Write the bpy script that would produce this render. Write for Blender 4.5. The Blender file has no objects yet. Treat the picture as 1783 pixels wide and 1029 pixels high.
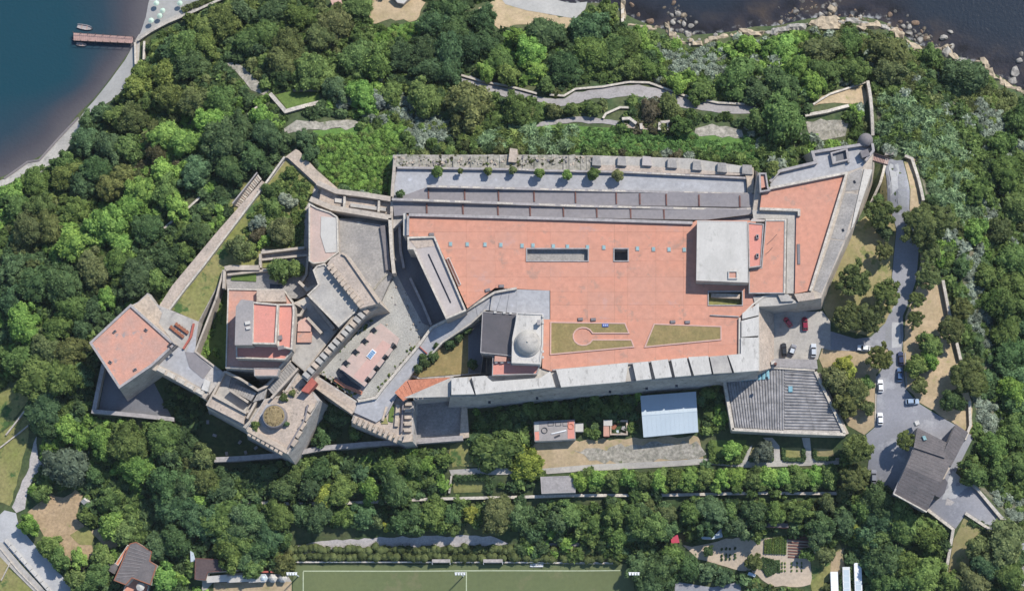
import bpy, bmesh, math, random
import numpy as np
from mathutils import Vector, Matrix
from mathutils.geometry import delaunay_2d_cdt
random.seed(7); RNG = np.random.default_rng(11)
scene = bpy.context.scene
COL = scene.collection

# ---------------------------------------------------------------- camera, sky, sun, exposure
TARGET = Vector((0, 0, 30)); DIST = 640.0
VIEW = Vector((-0.05, 0.22, -1.0)).normalized()
CAMLOC = TARGET - VIEW * DIST
UPV = (Vector((0, 1, 0)) - VIEW * VIEW.y).normalized()
RIGHT = VIEW.cross(UPV).normalized()
cam_d = bpy.data.cameras.new('camera'); cam = bpy.data.objects.new('camera', cam_d); COL.objects.link(cam)
PXW, PXH, MPP = 1783.0, 1029.0, 0.18
cam_d.sensor_width = 36.0; cam_d.lens = 36.0 * DIST / (PXW * MPP)
cam_d.clip_start = 1.0; cam_d.clip_end = 9000
cam.matrix_world = Matrix((( RIGHT.x, UPV.x, -VIEW.x, CAMLOC.x), (RIGHT.y, UPV.y, -VIEW.y, CAMLOC.y),
                           (RIGHT.z, UPV.z, -VIEW.z, CAMLOC.z), (0, 0, 0, 1)))
scene.camera = cam
SUN_EL, SUN_AZ = math.radians(46.5), math.radians(45)     # azimuth clockwise from +Y
world = bpy.data.worlds.new('World'); scene.world = world; world.use_nodes = True
wn = world.node_tree.nodes; wl = world.node_tree.links; wn.clear()
sky = wn.new('ShaderNodeTexSky'); sky.sky_type = 'NISHITA'; sky.sun_disc = False
sky.sun_elevation = SUN_EL; sky.sun_rotation = SUN_AZ; sky.air_density = 1.0; sky.dust_density = 0.1; sky.ozone_density = 3.5
bg = wn.new('ShaderNodeBackground'); bg.inputs['Strength'].default_value = 0.15
wo = wn.new('ShaderNodeOutputWorld'); wl.new(sky.outputs[0], bg.inputs[0]); wl.new(bg.outputs[0], wo.inputs[0])
sd = bpy.data.lights.new('sun', 'SUN'); sd.energy = 4.7; sd.angle = math.radians(0.5); sd.color = (1.0, 0.955, 0.88)
sun = bpy.data.objects.new('sun', sd); COL.objects.link(sun)
SUNV = Vector((math.cos(SUN_EL) * math.sin(SUN_AZ), math.cos(SUN_EL) * math.cos(SUN_AZ), math.sin(SUN_EL)))
sun.rotation_euler = SUNV.to_track_quat('Z', 'Y').to_euler()
sun.location = (120, 120, 220)
scene.view_settings.view_transform = 'Standard'; scene.view_settings.look = 'None'
scene.view_settings.gamma = 1.0; scene.view_settings.use_curve_mapping = False
scene.view_settings.exposure = 0.2
HAZE = 0.00002
scene.render.engine = 'CYCLES'
scene.cycles.max_bounces = 5; scene.cycles.volume_bounces = 0; scene.cycles.diffuse_bounces = 2

# ---------------------------------------------------------------- photo measurements to metres
def W(px, py, z):
    """point of the place at height z that the photograph shows at (px, py)"""
    d = VIEW * DIST + RIGHT * ((px - PXW / 2) * MPP) - UPV * ((py - PXH / 2) * MPP)
    t = (z - CAMLOC.z) / d.z
    return CAMLOC + d * t
def XY(pts, z):
    if hasattr(z, '__len__'): return [W(p[0], p[1], zz).to_2d() for p, zz in zip(pts, z)]
    return [W(p[0], p[1], z).to_2d() for p in pts]

# ---------------------------------------------------------------- terrain heights
CTRL = """0 0 -6|120 150 -4.5|0 200 -4|200 30 -2|235 90 .7|200 150 .9|150 200 .8|60 290 .8|10 315 .8|300 20 1.2|258 25 .1|262 2 .1
210 112 0|183 147 0|158 178 0|233 84 .1|130 205 0|64 277 0|45 280 -.2|5 307 -.2|100 240 -.4|170 130 -1.4|120 180 -1.6|40 255 -1.4|225 45 -1.3|240 15 -.6
250 120 3.5|180 210 4|90 310 4|30 345 4|0 350 4|340 60 5|420 20 6|280 220 9|180 330 9|80 430 9|350 180 11|400 250 14|300 350 14|200 450 14|100 550 13
420 310 17|370 380 17|300 470 17|230 520 16|150 600 14|470 240 19|520 220 20|500 50 8|600 20 6|700 10 6|800 40 7|950 10 1|1000 20 .8|880 5 1|1040 30 3
1020 0 -.5|600 120 12|750 100 11|900 110 11|1050 90 9|700 200 18|850 200 17.5|1000 200 18|1150 200 19|1300 200 19|1450 200 19|620 280 21|700 250 20.5
850 255 21|1000 255 21.5|1200 262 21.5|1340 275 21.5|1100 120 11|1200 130 11|1350 120 11|1300 90 5|1200 90 3.5|1450 80 5|1560 100 7|1650 140 7
1500 140 13|1600 200 14|1700 200 9|1750 180 4|1250 20 -4|1150 15 -3|1400 0 -2|1600 30 -4|1700 60 -4|1783 80 -4|1783 0 -6|1100 20 -1.2|1135 46 .1|1240 60 .2
1288 56 .2|1350 48 .1|1408 36 .2|1466 32 .1|1548 46 .1|1602 82 .1|1663 98 .1|1735 132 .1|1780 158 .1|1300 30 -1.2|1560 25 -1.5|1640 70 -1.3|1783 250 6|1783 400 8
1783 600 9|1783 800 9|1560 300 20|1570 450 20|1560 600 20|1550 750 19.5|1620 500 19.5|1650 650 19.5|1690 750 18|1680 500 17|1700 400 15|1640 300 18
1720 600 14|1390 590 20|1450 590 20|1450 650 19.5|1490 780 18|1700 870 17.5|1760 960 16|1670 960 16|1740 800 13|1000 730 15.5|900 760 15.5|1150 740 15.5
1240 780 15.5|1380 790 15.5|850 820 15|1000 810 15|1230 805 15|1450 800 15.5|700 800 13.5|600 790 12|450 815 11.5|350 800 11|1000 850 14.3|1300 855 14.3
700 855 12.5|500 860 11|1000 900 10.5|1250 900 10.5|700 910 9.5|500 920 8.5|800 1000 6.5|550 1000 6.5|1080 1000 6.5|800 970 6.6|550 970 6.6|1050 970 6.6|1000 945 7
700 945 7|1300 980 7.5|1400 1000 7.5|1450 990 7.5|1250 930 8.3|1560 930 11|1600 990 12|1550 1020 9|250 750 12.5|200 700 13.5|120 650 12|50 600 10|0 550 9|400 770 8.5|450 770 9|340 750 11|470 805 10.5|1521 300 11|1513 330 11.5|1503 362 13|1533 300 20.3|1527 335 20.3|1517 372 20|0 700 7
60 760 7|150 800 8|250 860 7.5|100 900 6.5|20 920 6|100 1000 6|200 1000 6|300 1000 6.2|380 1000 6.2|380 900 8|230 690 14|600 450 20|900 450 18|1200 450 18|1300 350 20
500 600 17|650 620 17|800 600 17|1000 600 16|400 560 17|900 320 20|1480 350 20""".replace('\n', '|').split('|')
_c = np.array([[float(v) for v in s.split()] for s in CTRL])
_cp = np.array([W(a, b, z)[:2] for a, b, z in _c]); _cz = _c[:, 2]
def _phi(d2): return np.sqrt(d2 + 36.0)
_n = len(_cp)
_A = np.zeros((_n + 1, _n + 1)); _A[:_n, :_n] = _phi(((_cp[:, None] - _cp[None]) ** 2).sum(-1)) + np.eye(_n) * -0.4
_A[:_n, _n] = 1; _A[_n, :_n] = 1
_w = np.linalg.solve(_A, np.append(_cz, 0))
def terr_arr(P):
    P = np.asarray(P, float); out = np.empty(len(P))
    for i in range(0, len(P), 20000):
        q = P[i:i + 20000]
        out[i:i + 20000] = _phi(((q[:, None] - _cp[None]) ** 2).sum(-1)) @ _w[:_n] + _w[_n]
    out = np.clip(out, -7, 24)
    far = np.clip((np.maximum(np.abs(P[:, 0]) - 185, np.abs(P[:, 1]) - 120)) / 160, 0, 1)
    base = np.where(P[:, 1] < -60, 6.0, -7.0)
    return out * (1 - far) + base * far
def terr(x, y): return float(terr_arr([(x, y)])[0])
def T(px, py, dz=0.0):
    z = 10.0
    for _ in range(7):
        p = W(px, py, z + dz); z = terr(p.x, p.y)
    p = W(px, py, z + dz); return Vector((p.x, p.y, z))
def T_arr(pts, dz=0.0): return [T(p[0], p[1], dz) for p in pts]

# ---------------------------------------------------------------- materials
def node_mat(name):
    m = bpy.data.materials.new(name); m.use_nodes = True
    nt = m.node_tree; nt.nodes.clear()
    return m, nt.nodes, nt.links
def mk(name, c, c2=None, scale=0.12, fine=0.22, fscale=1.6, rough=0.85, bump=0.0, bscale=3.0, spec=0.3, metal=0.0, stain=None, sscale=0.35, sth=0.58, c2lo=0.35, c2hi=0.65, stretch=None, wet=False):
    m, N, L = node_mat(name)
    out = N.new('ShaderNodeOutputMaterial'); b = N.new('ShaderNodeBsdfPrincipled'); L.new(b.outputs[0], out.inputs[0])
    b.inputs['Roughness'].default_value = rough; b.inputs['Metallic'].default_value = metal
    b.inputs['Specular IOR Level'].default_value = spec
    geo = N.new('ShaderNodeNewGeometry'); pos = geo.outputs['Position']
    if stretch:
        mp = N.new('ShaderNodeMapping'); mp.inputs['Scale'].default_value = stretch
        L.new(pos, mp.inputs['Vector']); pos = mp.outputs[0]
    def noise(sc, det=4, ro=0.6):
        n = N.new('ShaderNodeTexNoise'); n.inputs['Scale'].default_value = sc; n.inputs['Detail'].default_value = det
        n.inputs['Roughness'].default_value = ro; L.new(pos, n.inputs['Vector']); return n.outputs['Fac']
    def rng(v, a, z, lo, hi):
        r = N.new('ShaderNodeMapRange'); L.new(v, r.inputs[0]); r.inputs[1].default_value = a; r.inputs[2].default_value = z
        r.inputs[3].default_value = lo; r.inputs[4].default_value = hi; return r.outputs[0]
    def mix(f, a, bb, mode='MIX'):
        x = N.new('ShaderNodeMix'); x.data_type = 'RGBA'; x.blend_type = mode
        if isinstance(f, float): x.inputs[0].default_value = f
        else: L.new(f, x.inputs[0])
        for sock, v in ((x.inputs[6], a), (x.inputs[7], bb)):
            if isinstance(v, tuple): sock.default_value = (*v[:3], 1)
            else: L.new(v, sock)
        return x.outputs[2]
    if c2 is None: c2 = tuple(v * 0.8 for v in c)
    col = mix(rng(noise(scale), c2lo, c2hi, 0, 1), tuple(c), tuple(c2))
    if stain is not None:
        col = mix(rng(noise(sscale, 5, 0.7), sth, sth + 0.08, 0, 1), col, tuple(stain))
    if fine:
        f = rng(noise(fscale, 3), 0.25, 0.75, 1 - fine, 1 + fine)
        cc = N.new('ShaderNodeCombineColor'); [L.new(f, cc.inputs[i]) for i in range(3)]
        col = mix(1.0, col, cc.outputs[0], 'MULTIPLY')
    if wet:                                              # dark waterline band
        sx = N.new('ShaderNodeSeparateXYZ'); L.new(geo.outputs['Position'], sx.inputs[0]); w_ = rng(sx.outputs['Z'], .15, .55, .32, 1.0)
        cw = N.new('ShaderNodeCombineColor'); [L.new(w_, cw.inputs[i]) for i in range(3)]; col = mix(1.0, col, cw.outputs[0], 'MULTIPLY')
    L.new(col, b.inputs['Base Color'])
    if bump:
        bp = N.new('ShaderNodeBump'); bp.inputs['Strength'].default_value = bump; bp.inputs['Distance'].default_value = 0.15
        L.new(noise(bscale, 4), bp.inputs['Height']); L.new(bp.outputs[0], b.inputs['Normal'])
    return m
def foliage_mat(name, attr):
    m, N, L = node_mat(name)
    out = N.new('ShaderNodeOutputMaterial')
    if attr:
        a = N.new('ShaderNodeAttribute'); a.attribute_name = 'leaf_colour'; base = a.outputs['Color']
    else:
        a = N.new('ShaderNodeObjectInfo'); base = a.outputs['Color']
    t = N.new('ShaderNodeAttribute'); t.attribute_name = 'tint'
    geo = N.new('ShaderNodeNewGeometry')
    n = N.new('ShaderNodeTexNoise'); n.inputs['Scale'].default_value = 0.45; L.new(geo.outputs['Position'], n.inputs['Vector'])
    add = N.new('ShaderNodeMath'); add.operation = 'ADD'; L.new(t.outputs['Fac'], add.inputs[0]); L.new(n.outputs['Fac'], add.inputs[1])
    r = N.new('ShaderNodeMapRange'); r.inputs[1].default_value = 0.3; r.inputs[2].default_value = 1.7
    r.inputs[3].default_value = 0.42; r.inputs[4].default_value = 2.65; L.new(add.outputs[0], r.inputs[0])
    hs = N.new('ShaderNodeHueSaturation'); hs.inputs['Saturation'].default_value = .9; L.new(base, hs.inputs['Color']); L.new(r.outputs[0], hs.inputs['Value'])
    r2 = N.new('ShaderNodeMapRange'); r2.inputs[3].default_value = 0.515; r2.inputs[4].default_value = 0.485; L.new(t.outputs['Fac'], r2.inputs[0])
    L.new(r2.outputs[0], hs.inputs['Hue'])
    d = N.new('ShaderNodeBsdfDiffuse'); tr = N.new('ShaderNodeBsdfTranslucent'); mx = N.new('ShaderNodeMixShader'); mx.inputs[0].default_value = 0.38
    L.new(hs.outputs[0], d.inputs[0]); L.new(hs.outputs[0], tr.inputs[0]); L.new(d.outputs[0], mx.inputs[1]); L.new(tr.outputs[0], mx.inputs[2])
    L.new(mx.outputs[0], out.inputs[0]); return m
MAT = {}
def D(k, *a, **kw): MAT[k] = mk(k, *a, **kw)
D('terracotta', (.535, .246, .166), (.485, .24, .168), scale=.09, fine=.13, fscale=.7, stain=(.40, .225, .165), sscale=.22, sth=.565, rough=.8)
D('terracotta_pale', (.53, .27, .195), (.43, .255, .20), scale=.2, fine=.15, stain=(.30, .25, .23), sscale=.22, sth=.58)
D('red_roof', (.60, .245, .19), (.54, .235, .185), scale=.2, fine=.1, stain=(.42, .2, .16), sscale=.5, sth=.62)
D('orange_tile', (.56, .22, .13), (.45, .18, .11), scale=.4, fine=.25, fscale=2.5, bump=.4, bscale=2)
D('plaster', (.53, .49, .43), (.45, .41, .36), scale=.15, fine=.12, stain=(.30, .275, .24), sscale=.6, sth=.58, rough=.9)
D('white_render', (.535, .505, .46), (.45, .425, .385), scale=.15, fine=.1, stain=(.33, .31, .28), sscale=.5, sth=.57, stretch=(1.8, .7, 1))
D('white_sheet', (.505, .475, .43), (.44, .415, .375), scale=.2, fine=.08, stain=(.40, .38, .34), sscale=.5, sth=.575, stretch=(1, .6, 1))
D('limestone', (.48, .385, .295), (.36, .295, .235), scale=.25, fine=.25, fscale=1.2, bump=.5, bscale=1.5, stain=(.2, .18, .15), sscale=.7, sth=.64)
D('wall_stone', (.42, .385, .35), (.31, .285, .26), scale=.2, fine=.25, fscale=1.1, bump=.5, bscale=1.2, stain=(.14, .13, .12), sscale=.4, sth=.6)
D('wall_pale', (.45, .385, .315), (.35, .30, .25), scale=.2, fine=.2, fscale=1.1, bump=.4, bscale=1.2, stain=(.24, .21, .18), sscale=.4, sth=.6)
D('coping', (.54, .48, .40), (.38, .34, .29), scale=.7, fine=.3, fscale=2)
D('coping_grey', (.36, .325, .31), (.27, .25, .24), scale=.5, fine=.2)
D('rubble', (.36, .325, .27), (.22, .205, .165), scale=.5, fine=.4, fscale=1.2, bump=.9, bscale=1.0, stain=(.1, .12, .05), sscale=.35, sth=.6)
D('tan_floor', (.45, .365, .295), (.35, .29, .24), scale=.3, fine=.25, stain=(.22, .19, .16), sscale=.6, sth=.6, bump=.4, bscale=1.5)
D('taupe_floor', (.42, .37, .34), (.36, .32, .30), scale=.15, fine=.1, stain=(.5, .46, .42), sscale=.12, sth=.62)
D('pink_roof', (.50, .36, .30), (.42, .32, .27), scale=.2, fine=.12, stain=(.34, .28, .25), sscale=.25, sth=.6)
D('pink_panel', (.53, .33, .27), (.48, .31, .26), scale=.2, fine=.1)
D('grey_paving', (.365, .36, .365), (.315, .31, .315), scale=.12, fine=.16, fscale=.9, stain=(.42, .42, .44), sscale=.2, sth=.62)
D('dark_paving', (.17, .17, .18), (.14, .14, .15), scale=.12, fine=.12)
D('cobbles', (.385, .37, .335), (.31, .30, .275), scale=.2, fine=.3, fscale=2.2, bump=.6, bscale=2.2, stain=(.08, .09, .05), sscale=.9, sth=.69)
D('ramp_paving', (.235, .215, .215), (.205, .19, .195), scale=.12, fine=.12, fscale=.9)
D('concrete', (.32, .295, .27), (.24, .225, .21), scale=.25, fine=.25, stain=(.46, .425, .375), sscale=.3, sth=.62)
D('pale_concrete', (.42, .39, .345), (.34, .315, .285), scale=.2, fine=.2, stain=(.25, .235, .215), sscale=.4, sth=.585)
D('roof_grey', (.31, .28, .265), (.27, .25, .24), scale=.3, fine=.12)
D('roof_black', (.105, .095, .10), (.085, .08, .085), scale=.2, fine=.1)
D('roof_slate', (.155, .135, .13), (.12, .108, .105), scale=.4, fine=.22, fscale=2)
D('roof_fibre', (.315, .30, .295), (.17, .165, .165), scale=.5, fine=.3, fscale=2, stain=(.12, .11, .11), sscale=.6, sth=.58)
D('roof_teal', (.16, .32, .36), (.2, .36, .42), scale=.4, fine=.15)
D('metal_blue', (.45, .51, .545), (.41, .47, .51), scale=.1, fine=.04, rough=.45, spec=.5)
D('brick_red', (.40, .11, .08), (.34, .1, .075), scale=.5, fine=.15)
D('drain_brown', (.16, .075, .06), fine=.2)
D('asphalt', (.265, .262, .28), (.225, .224, .24), scale=.1, fine=.1, fscale=1.5, stain=(.32, .318, .33), sscale=.12, sth=.56)
D('club_roof', (.105, .075, .072), (.08, .058, .058), scale=.4, fine=.25)
D('asphalt_patch', (.25, .25, .255), (.225, .225, .23), scale=.2, fine=.12)
D('asphalt_pale', (.42, .415, .41), (.37, .365, .36), scale=.2, fine=.12)
D('asphalt_dark', (.13, .13, .14), (.11, .11, .12), scale=.1, fine=.1)
D('gravel_path', (.44, .40, .37), (.36, .33, .31), scale=.3, fine=.25, fscale=2)
D('ramp_path', (.31, .285, .275), (.25, .23, .22), scale=.25, fine=.2, fscale=1.5)
D('dry_grass', (.32, .255, .13), (.24, .215, .09), scale=.15, fine=.2, fscale=1.2, stain=(.17, .18, .06), sscale=.25, sth=.56)
D('dry_earth', (.42, .315, .2), (.33, .255, .15), scale=.2, fine=.2, fscale=1.2, stain=(.25, .22, .1), sscale=.3, sth=.58)
D('lawn', (.265, .196, .084), (.205, .165, .066), scale=.3, fine=.2, fscale=1.5, stain=(.27, .215, .09), sscale=.35, sth=.57)
D('rough_grass', (.175, .19, .052), (.24, .215, .085), scale=.1, fine=.3, fscale=1.0, stain=(.06, .11, .03), sscale=.16, sth=.54)
D('ivy_ground', (.105, .195, .036), (.075, .150, .032), scale=.3, fine=.4, fscale=1.2, bump=.8, bscale=1.2)
D('scrub_ground', (.115, .125, .075), (.16, .145, .10), scale=.25, fine=.4, fscale=1.1, bump=.8, bscale=1.2)
D('green_grass', (.11, .165, .035), (.085, .13, .03), scale=.2, fine=.3, fscale=1.3)
D('pitch', (.128, .147, .062), (.112, .136, .058), scale=.05, fine=.09, fscale=.9, stain=(.145, .15, .072), sscale=.09, sth=.55)
D('field', (.40, .285, .175), (.31, .225, .13), scale=.2, fine=.3, fscale=1.2, stain=(.2, .19, .08), sscale=.3, sth=.58)
D('garden_soil', (.50, .40, .295), (.42, .34, .26), scale=.2, fine=.15, fscale=1.2)
D('sand', (.37, .355, .33), (.31, .30, .28), scale=.15, fine=.12, fscale=1.2)
D('dead_turf', (.27, .20, .10), (.19, .145, .07), scale=.6, fine=.4, fscale=2)
D('rock', (.37, .34, .295), (.25, .23, .205), scale=.6, fine=.35, fscale=1.0, bump=.8, bscale=1.2, wet=True)
D('rock_tan', (.43, .345, .24), (.31, .25, .18), scale=.4, fine=.3, fscale=1.0, bump=.8, bscale=1.2, wet=True)
D('rock_brown', (.20, .13, .085), (.15, .11, .08), scale=.6, fine=.3, bump=.8, bscale=1.2)
D('deck', (.42, .265, .225), (.33, .215, .185), scale=.5, fine=.25, fscale=2)
D('deck_dark', (.10, .075, .07), fine=.2)
D('rust_wood', (.30, .11, .06), (.24, .1, .06), scale=.8, fine=.2)
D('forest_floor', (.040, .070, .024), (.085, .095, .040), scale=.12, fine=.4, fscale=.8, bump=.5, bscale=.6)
D('bark', (.09, .07, .05), fine=.3)
D('iron', (.06, .06, .065), rough=.5)
D('white_metal', (.75, .75, .74), fine=.03, rough=.4)
D('line_paint', (.48, .52, .36), (.40, .44, .28), scale=.8, fine=.2)
D('stone_vent', (.20, .18, .18), fine=.15)
D('glass_teal', (.20, .33, .33), (.28, .42, .42), scale=1, fine=.1, rough=.25, spec=.5)
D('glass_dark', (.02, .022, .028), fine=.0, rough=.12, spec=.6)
D('glass_blue', (.10, .22, .38), (.16, .28, .42), scale=1, fine=.1, rough=.25)
D('shade_cloth', (.50, .62, .50), fine=.1)
D('rubber', (.02, .02, .02), fine=.1)
for k, c in dict(red=(.45, .06, .09), crimson=(.22, .012, .035), black=(.02, .021, .025), grey=(.20, .20, .22), silver=(.50, .53, .56), navy=(.02, .03, .08), blue=(.05, .10, .20), white=(.78, .78, .78), pale_blue=(.30, .38, .48)).items():
    D('paint_' + k, c, tuple(v * .95 for v in c), fine=.02, rough=.28, spec=.5)
D('lamp_red', (.35, .02, .02), fine=0, rough=.3); D('lamp_clear', (.7, .72, .74), fine=0, rough=.2)
D('banner_blue', (.08, .12, .38), fine=.1)
MAT['foliage'] = foliage_mat('foliage', False); MAT['foliage_mass'] = foliage_mat('foliage_mass', True)

# ---------------------------------------------------------------- object helpers
WLOC = {}
def put(o, parent=None, loc=(0, 0, 0)):
    COL.objects.link(o); loc = Vector(loc)
    if parent is not None:
        o.parent = parent; o.location = loc - WLOC[parent.name]
    else: o.location = loc
    WLOC[o.name] = loc
    return o
LABELS = set()
def tag(o, label=None, cat=None, group=None, kind=None):
    if label: o['label'] = label
    if cat: o['category'] = cat
    if group: o['group'] = group
    if kind: o['kind'] = kind
    return o
def thing(name, label, cat, loc, group=None):
    o = bpy.data.objects.new(name, None); o.empty_display_size = .5
    put(o, None, loc); return tag(o, label, cat, group)
def ccw(p):
    a = sum(p[i][0] * p[(i + 1) % len(p)][1] - p[(i + 1) % len(p)][0] * p[i][1] for i in range(len(p)))
    return a > 0
def offset(p, d):
    """inset (d > 0) of a ccw polygon"""
    n = len(p); out = []
    for i in range(n):
        a, b, c = Vector(p[i - 1][:2]), Vector(p[i][:2]), Vector(p[(i + 1) % n][:2])
        e1 = (b - a).normalized(); e2 = (c - b).normalized()
        n1 = Vector((-e1.y, e1.x)); n2 = Vector((-e2.y, e2.x)); m = n1 + n2
        if m.length < 1e-4: m = n1.copy()
        m.normalize(); k = max(0.35, m.dot(n1)); out.append(b + m * (d / k))
    return out
class MB:
    def __init__(s): s.v = []; s.f = []; s.m = []
    def face(s, idx, m=0): s.f.append(tuple(idx)); s.m.append(m)
    def add(s, pts): i = len(s.v); s.v += [tuple(p) for p in pts]; return i
    def prism(s, xy, z0, z1, batter=0.0, ms=0, mt=0, bottom=True):
        xy = [Vector((p[0], p[1])) for p in xy]; n = len(xy)
        zl = lambda z: list(z) if hasattr(z, '__len__') else [z] * n
        z0, z1 = zl(z0), zl(z1)
        if not ccw(xy): xy.reverse(); z0.reverse(); z1.reverse()
        lo = offset(xy, -batter * (sum(z1) - sum(z0)) / n) if batter else xy
        i = s.add([(p.x, p.y, z) for p, z in zip(lo, z0)]); j = s.add([(p.x, p.y, z) for p, z in zip(xy, z1)])
        for k in range(n):
            q = (k + 1) % n; s.face((i + k, i + q, j + q, j + k), ms)
        s.face(range(j, j + n), mt)
        if bottom: s.face(range(i + n - 1, i - 1, -1), ms)
        return s
    def ring(s, xy, w, z0, z1, m=0):
        xy = [Vector((p[0], p[1])) for p in xy]
        if not ccw(xy): xy.reverse()
        inn = offset(xy, w); n = len(xy)
        a = s.add([(p.x, p.y, z0) for p in xy]); b = s.add([(p.x, p.y, z1) for p in xy])
        c = s.add([(p.x, p.y, z1) for p in inn]); d = s.add([(p.x, p.y, z0) for p in inn])
        for k in range(n):
            q = (k + 1) % n
            s.face((a + k, a + q, b + q, b + k), m); s.face((b + k, b + q, c + q, c + k), m)
            s.face((c + k, c + q, d + q, d + k), m); s.face((d + k, d + q, a + q, a + k), m)
        return s
    def ribbon(s, xy, w, z0, z1, m=0, mt=None, jag=0.0):
        n = len(xy); mt = m if mt is None else mt
        zl = lambda z: list(z) if hasattr(z, '__len__') else [z] * n
        z0, z1 = zl(z0), zl(z1); L = []; R = []
        P = [Vector((p[0], p[1])) for p in xy]
        for i in range(n):
            e1 = (P[i] - P[i - 1]).normalized() if i else None
            e2 = (P[i + 1] - P[i]).normalized() if i < n - 1 else None
            e1 = e1 or e2; e2 = e2 or e1
            n1 = Vector((-e1.y, e1.x)); n2 = Vector((-e2.y, e2.x)); mm = (n1 + n2)
            mm = mm.normalized() if mm.length > 1e-4 else n1
            k = w / 2 / max(.4, mm.dot(n1)); k1 = k * (1 + random.uniform(-jag, jag)); k2 = k * (1 + random.uniform(-jag, jag))
            L.append(P[i] + mm * k1); R.append(P[i] - mm * k2)
        a = s.add([(p.x, p.y, z) for p, z in zip(L, z0)]); b = s.add([(p.x, p.y, z) for p, z in zip(L, z1)])
        c = s.add([(p.x, p.y, z) for p, z in zip(R, z1)]); d = s.add([(p.x, p.y, z) for p, z in zip(R, z0)])
        for k in range(n - 1):
            s.face((a + k + 1, a + k, b + k, b + k + 1), m); s.face((b + k + 1, b + k, c + k, c + k + 1), mt)
            s.face((c + k + 1, c + k, d + k, d + k + 1), m)
        s.face((a, d, c, b), m); e = n - 1; s.face((d + e, a + e, b + e, c + e), m)
        return s
    def box(s, c, size, rz=0.0, m=0, taper=1.0):
        cx, cy, cz = c; sx, sy, sz = size; co, si = math.cos(rz), math.sin(rz); pts = []
        for z, t in ((0, 1.0), (sz, taper)):
            for x, y in ((-1, -1), (1, -1), (1, 1), (-1, 1)):
                x *= sx / 2 * t; y *= sy / 2 * t
                pts.append((cx + x * co - y * si, cy + x * si + y * co, cz + z))
        i = s.add(pts)
        for f in ((3, 2, 1, 0), (4, 5, 6, 7), (0, 1, 5, 4), (1, 2, 6, 5), (2, 3, 7, 6), (3, 0, 4, 7)): s.face([i + k for k in f], m)
        return s
    def tube(s, a, b, r0, r1=None, seg=8, m=0):
        a, b = Vector(a), Vector(b); r1 = r0 if r1 is None else r1; d = (b - a).normalized()
        u = d.orthogonal().normalized(); v = d.cross(u); pts = []
        for p, r in ((a, r0), (b, r1)):
            for k in range(seg):
                t = 2 * math.pi * k / seg; pts.append(p + u * (r * math.cos(t)) + v * (r * math.sin(t)))
        i = s.add(pts)
        for k in range(seg):
            q = (k + 1) % seg; s.face((i + k, i + q, i + seg + q, i + seg + k), m)
        s.face(range(i + seg - 1, i - 1, -1), m); s.face(range(i + seg, i + 2 * seg), m); return s
    def lathe(s, c, prof, seg=24, m=0):
        rows = []
        for r, z in prof: rows.append(s.add([(c[0] + r * math.cos(2 * math.pi * k / seg), c[1] + r * math.sin(2 * math.pi * k / seg), c[2] + z) for k in range(seg)]))
        for a, b in zip(rows, rows[1:]):
            for k in range(seg):
                q = (k + 1) % seg; s.face((a + k, a + q, b + q, b + k), m)
        s.face(range(rows[0] + seg - 1, rows[0] - 1, -1), m); s.face(range(rows[-1], rows[-1] + seg), m); return s
    def build(s, name, mats, parent=None, loc=None, smooth=False):
        if isinstance(mats, str): mats = [mats]
        if loc is None:
            a = np.array(s.v)
            loc = Vector((a[:, 0].mean(), a[:, 1].mean(), a[:, 2].min())) if parent is None else WLOC[parent.name]
        loc = Vector(loc); me = bpy.data.meshes.new(name)
        me.from_pydata([(x - loc.x, y - loc.y, z - loc.z) for x, y, z in s.v], [], s.f)
        for k in mats: me.materials.append(MAT[k])
        if max(s.m, default=0): me.polygons.foreach_set('material_index', s.m)
        if smooth: me.polygons.foreach_set('use_smooth', [True] * len(me.polygons))
        me.update(); return put(bpy.data.objects.new(name, me), parent, loc)
EXC = []          # open ground in plan: nothing grows there
def cdt_patch(xy, step, zfun, off):
    P = [Vector((p[0], p[1])) for p in xy]
    if not ccw(P): P.reverse()
    B = []
    for i, a in enumerate(P):
        b = P[(i + 1) % len(P)]; k = max(1, int((b - a).length / step))
        B += [a.lerp(b, t / k) for t in range(k)]
    xs = [p.x for p in P]; ys = [p.y for p in P]; I = []
    x = min(xs) + step * .5
    while x < max(xs):
        y = min(ys) + step * .5
        while y < max(ys): I.append((x, y)); y += step
        x += step
    if I:
        I = np.array(I); I = I[inside(I, P)]
    pts = B + [Vector((float(p[0]), float(p[1]))) for p in I]
    v, e, f, *_ = delaunay_2d_cdt(pts, [], [list(range(len(B)))], 1, 1e-4)
    z = zfun(np.array([(p.x, p.y) for p in v])) + off
    return [(p.x, p.y, float(zz)) for p, zz in zip(v, z)], f
def inside(P, poly):
    P = np.asarray(P); x, y = P[:, 0], P[:, 1]; r = np.zeros(len(P), bool); n = len(poly)
    for i in range(n):
        x1, y1 = poly[i][0], poly[i][1]; x2, y2 = poly[i - 1][0], poly[i - 1][1]
        if y1 == y2: continue
        r ^= ((y1 > y) != (y2 > y)) & (x < (x2 - x1) * (y - y1) / (y2 - y1) + x1)
    return r
def drape(name, px, mat, off=0.12, step=2.5, exc=True, kind='structure', jitter=0.0):
    xy = [p.to_2d() for p in T_arr(px)]
    if jitter:                                       # worn, uneven edge
        o = []
        for i, a in enumerate(xy):
            b = xy[(i + 1) % len(xy)]; k = max(1, int((b - a).length / 2.2))
            for t in range(k): o.append(a.lerp(b, t / k) + Vector((random.uniform(-1, 1), random.uniform(-1, 1))) * jitter)
        xy = o
    if exc: EXC.append([(p.x, p.y) for p in xy])
    m = MB(); m.v, m.f = cdt_patch(xy, step, terr_arr, off); m.m = [0] * len(m.f)
    o = m.build(name, mat)
    if kind: o['kind'] = kind
    return o
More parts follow.
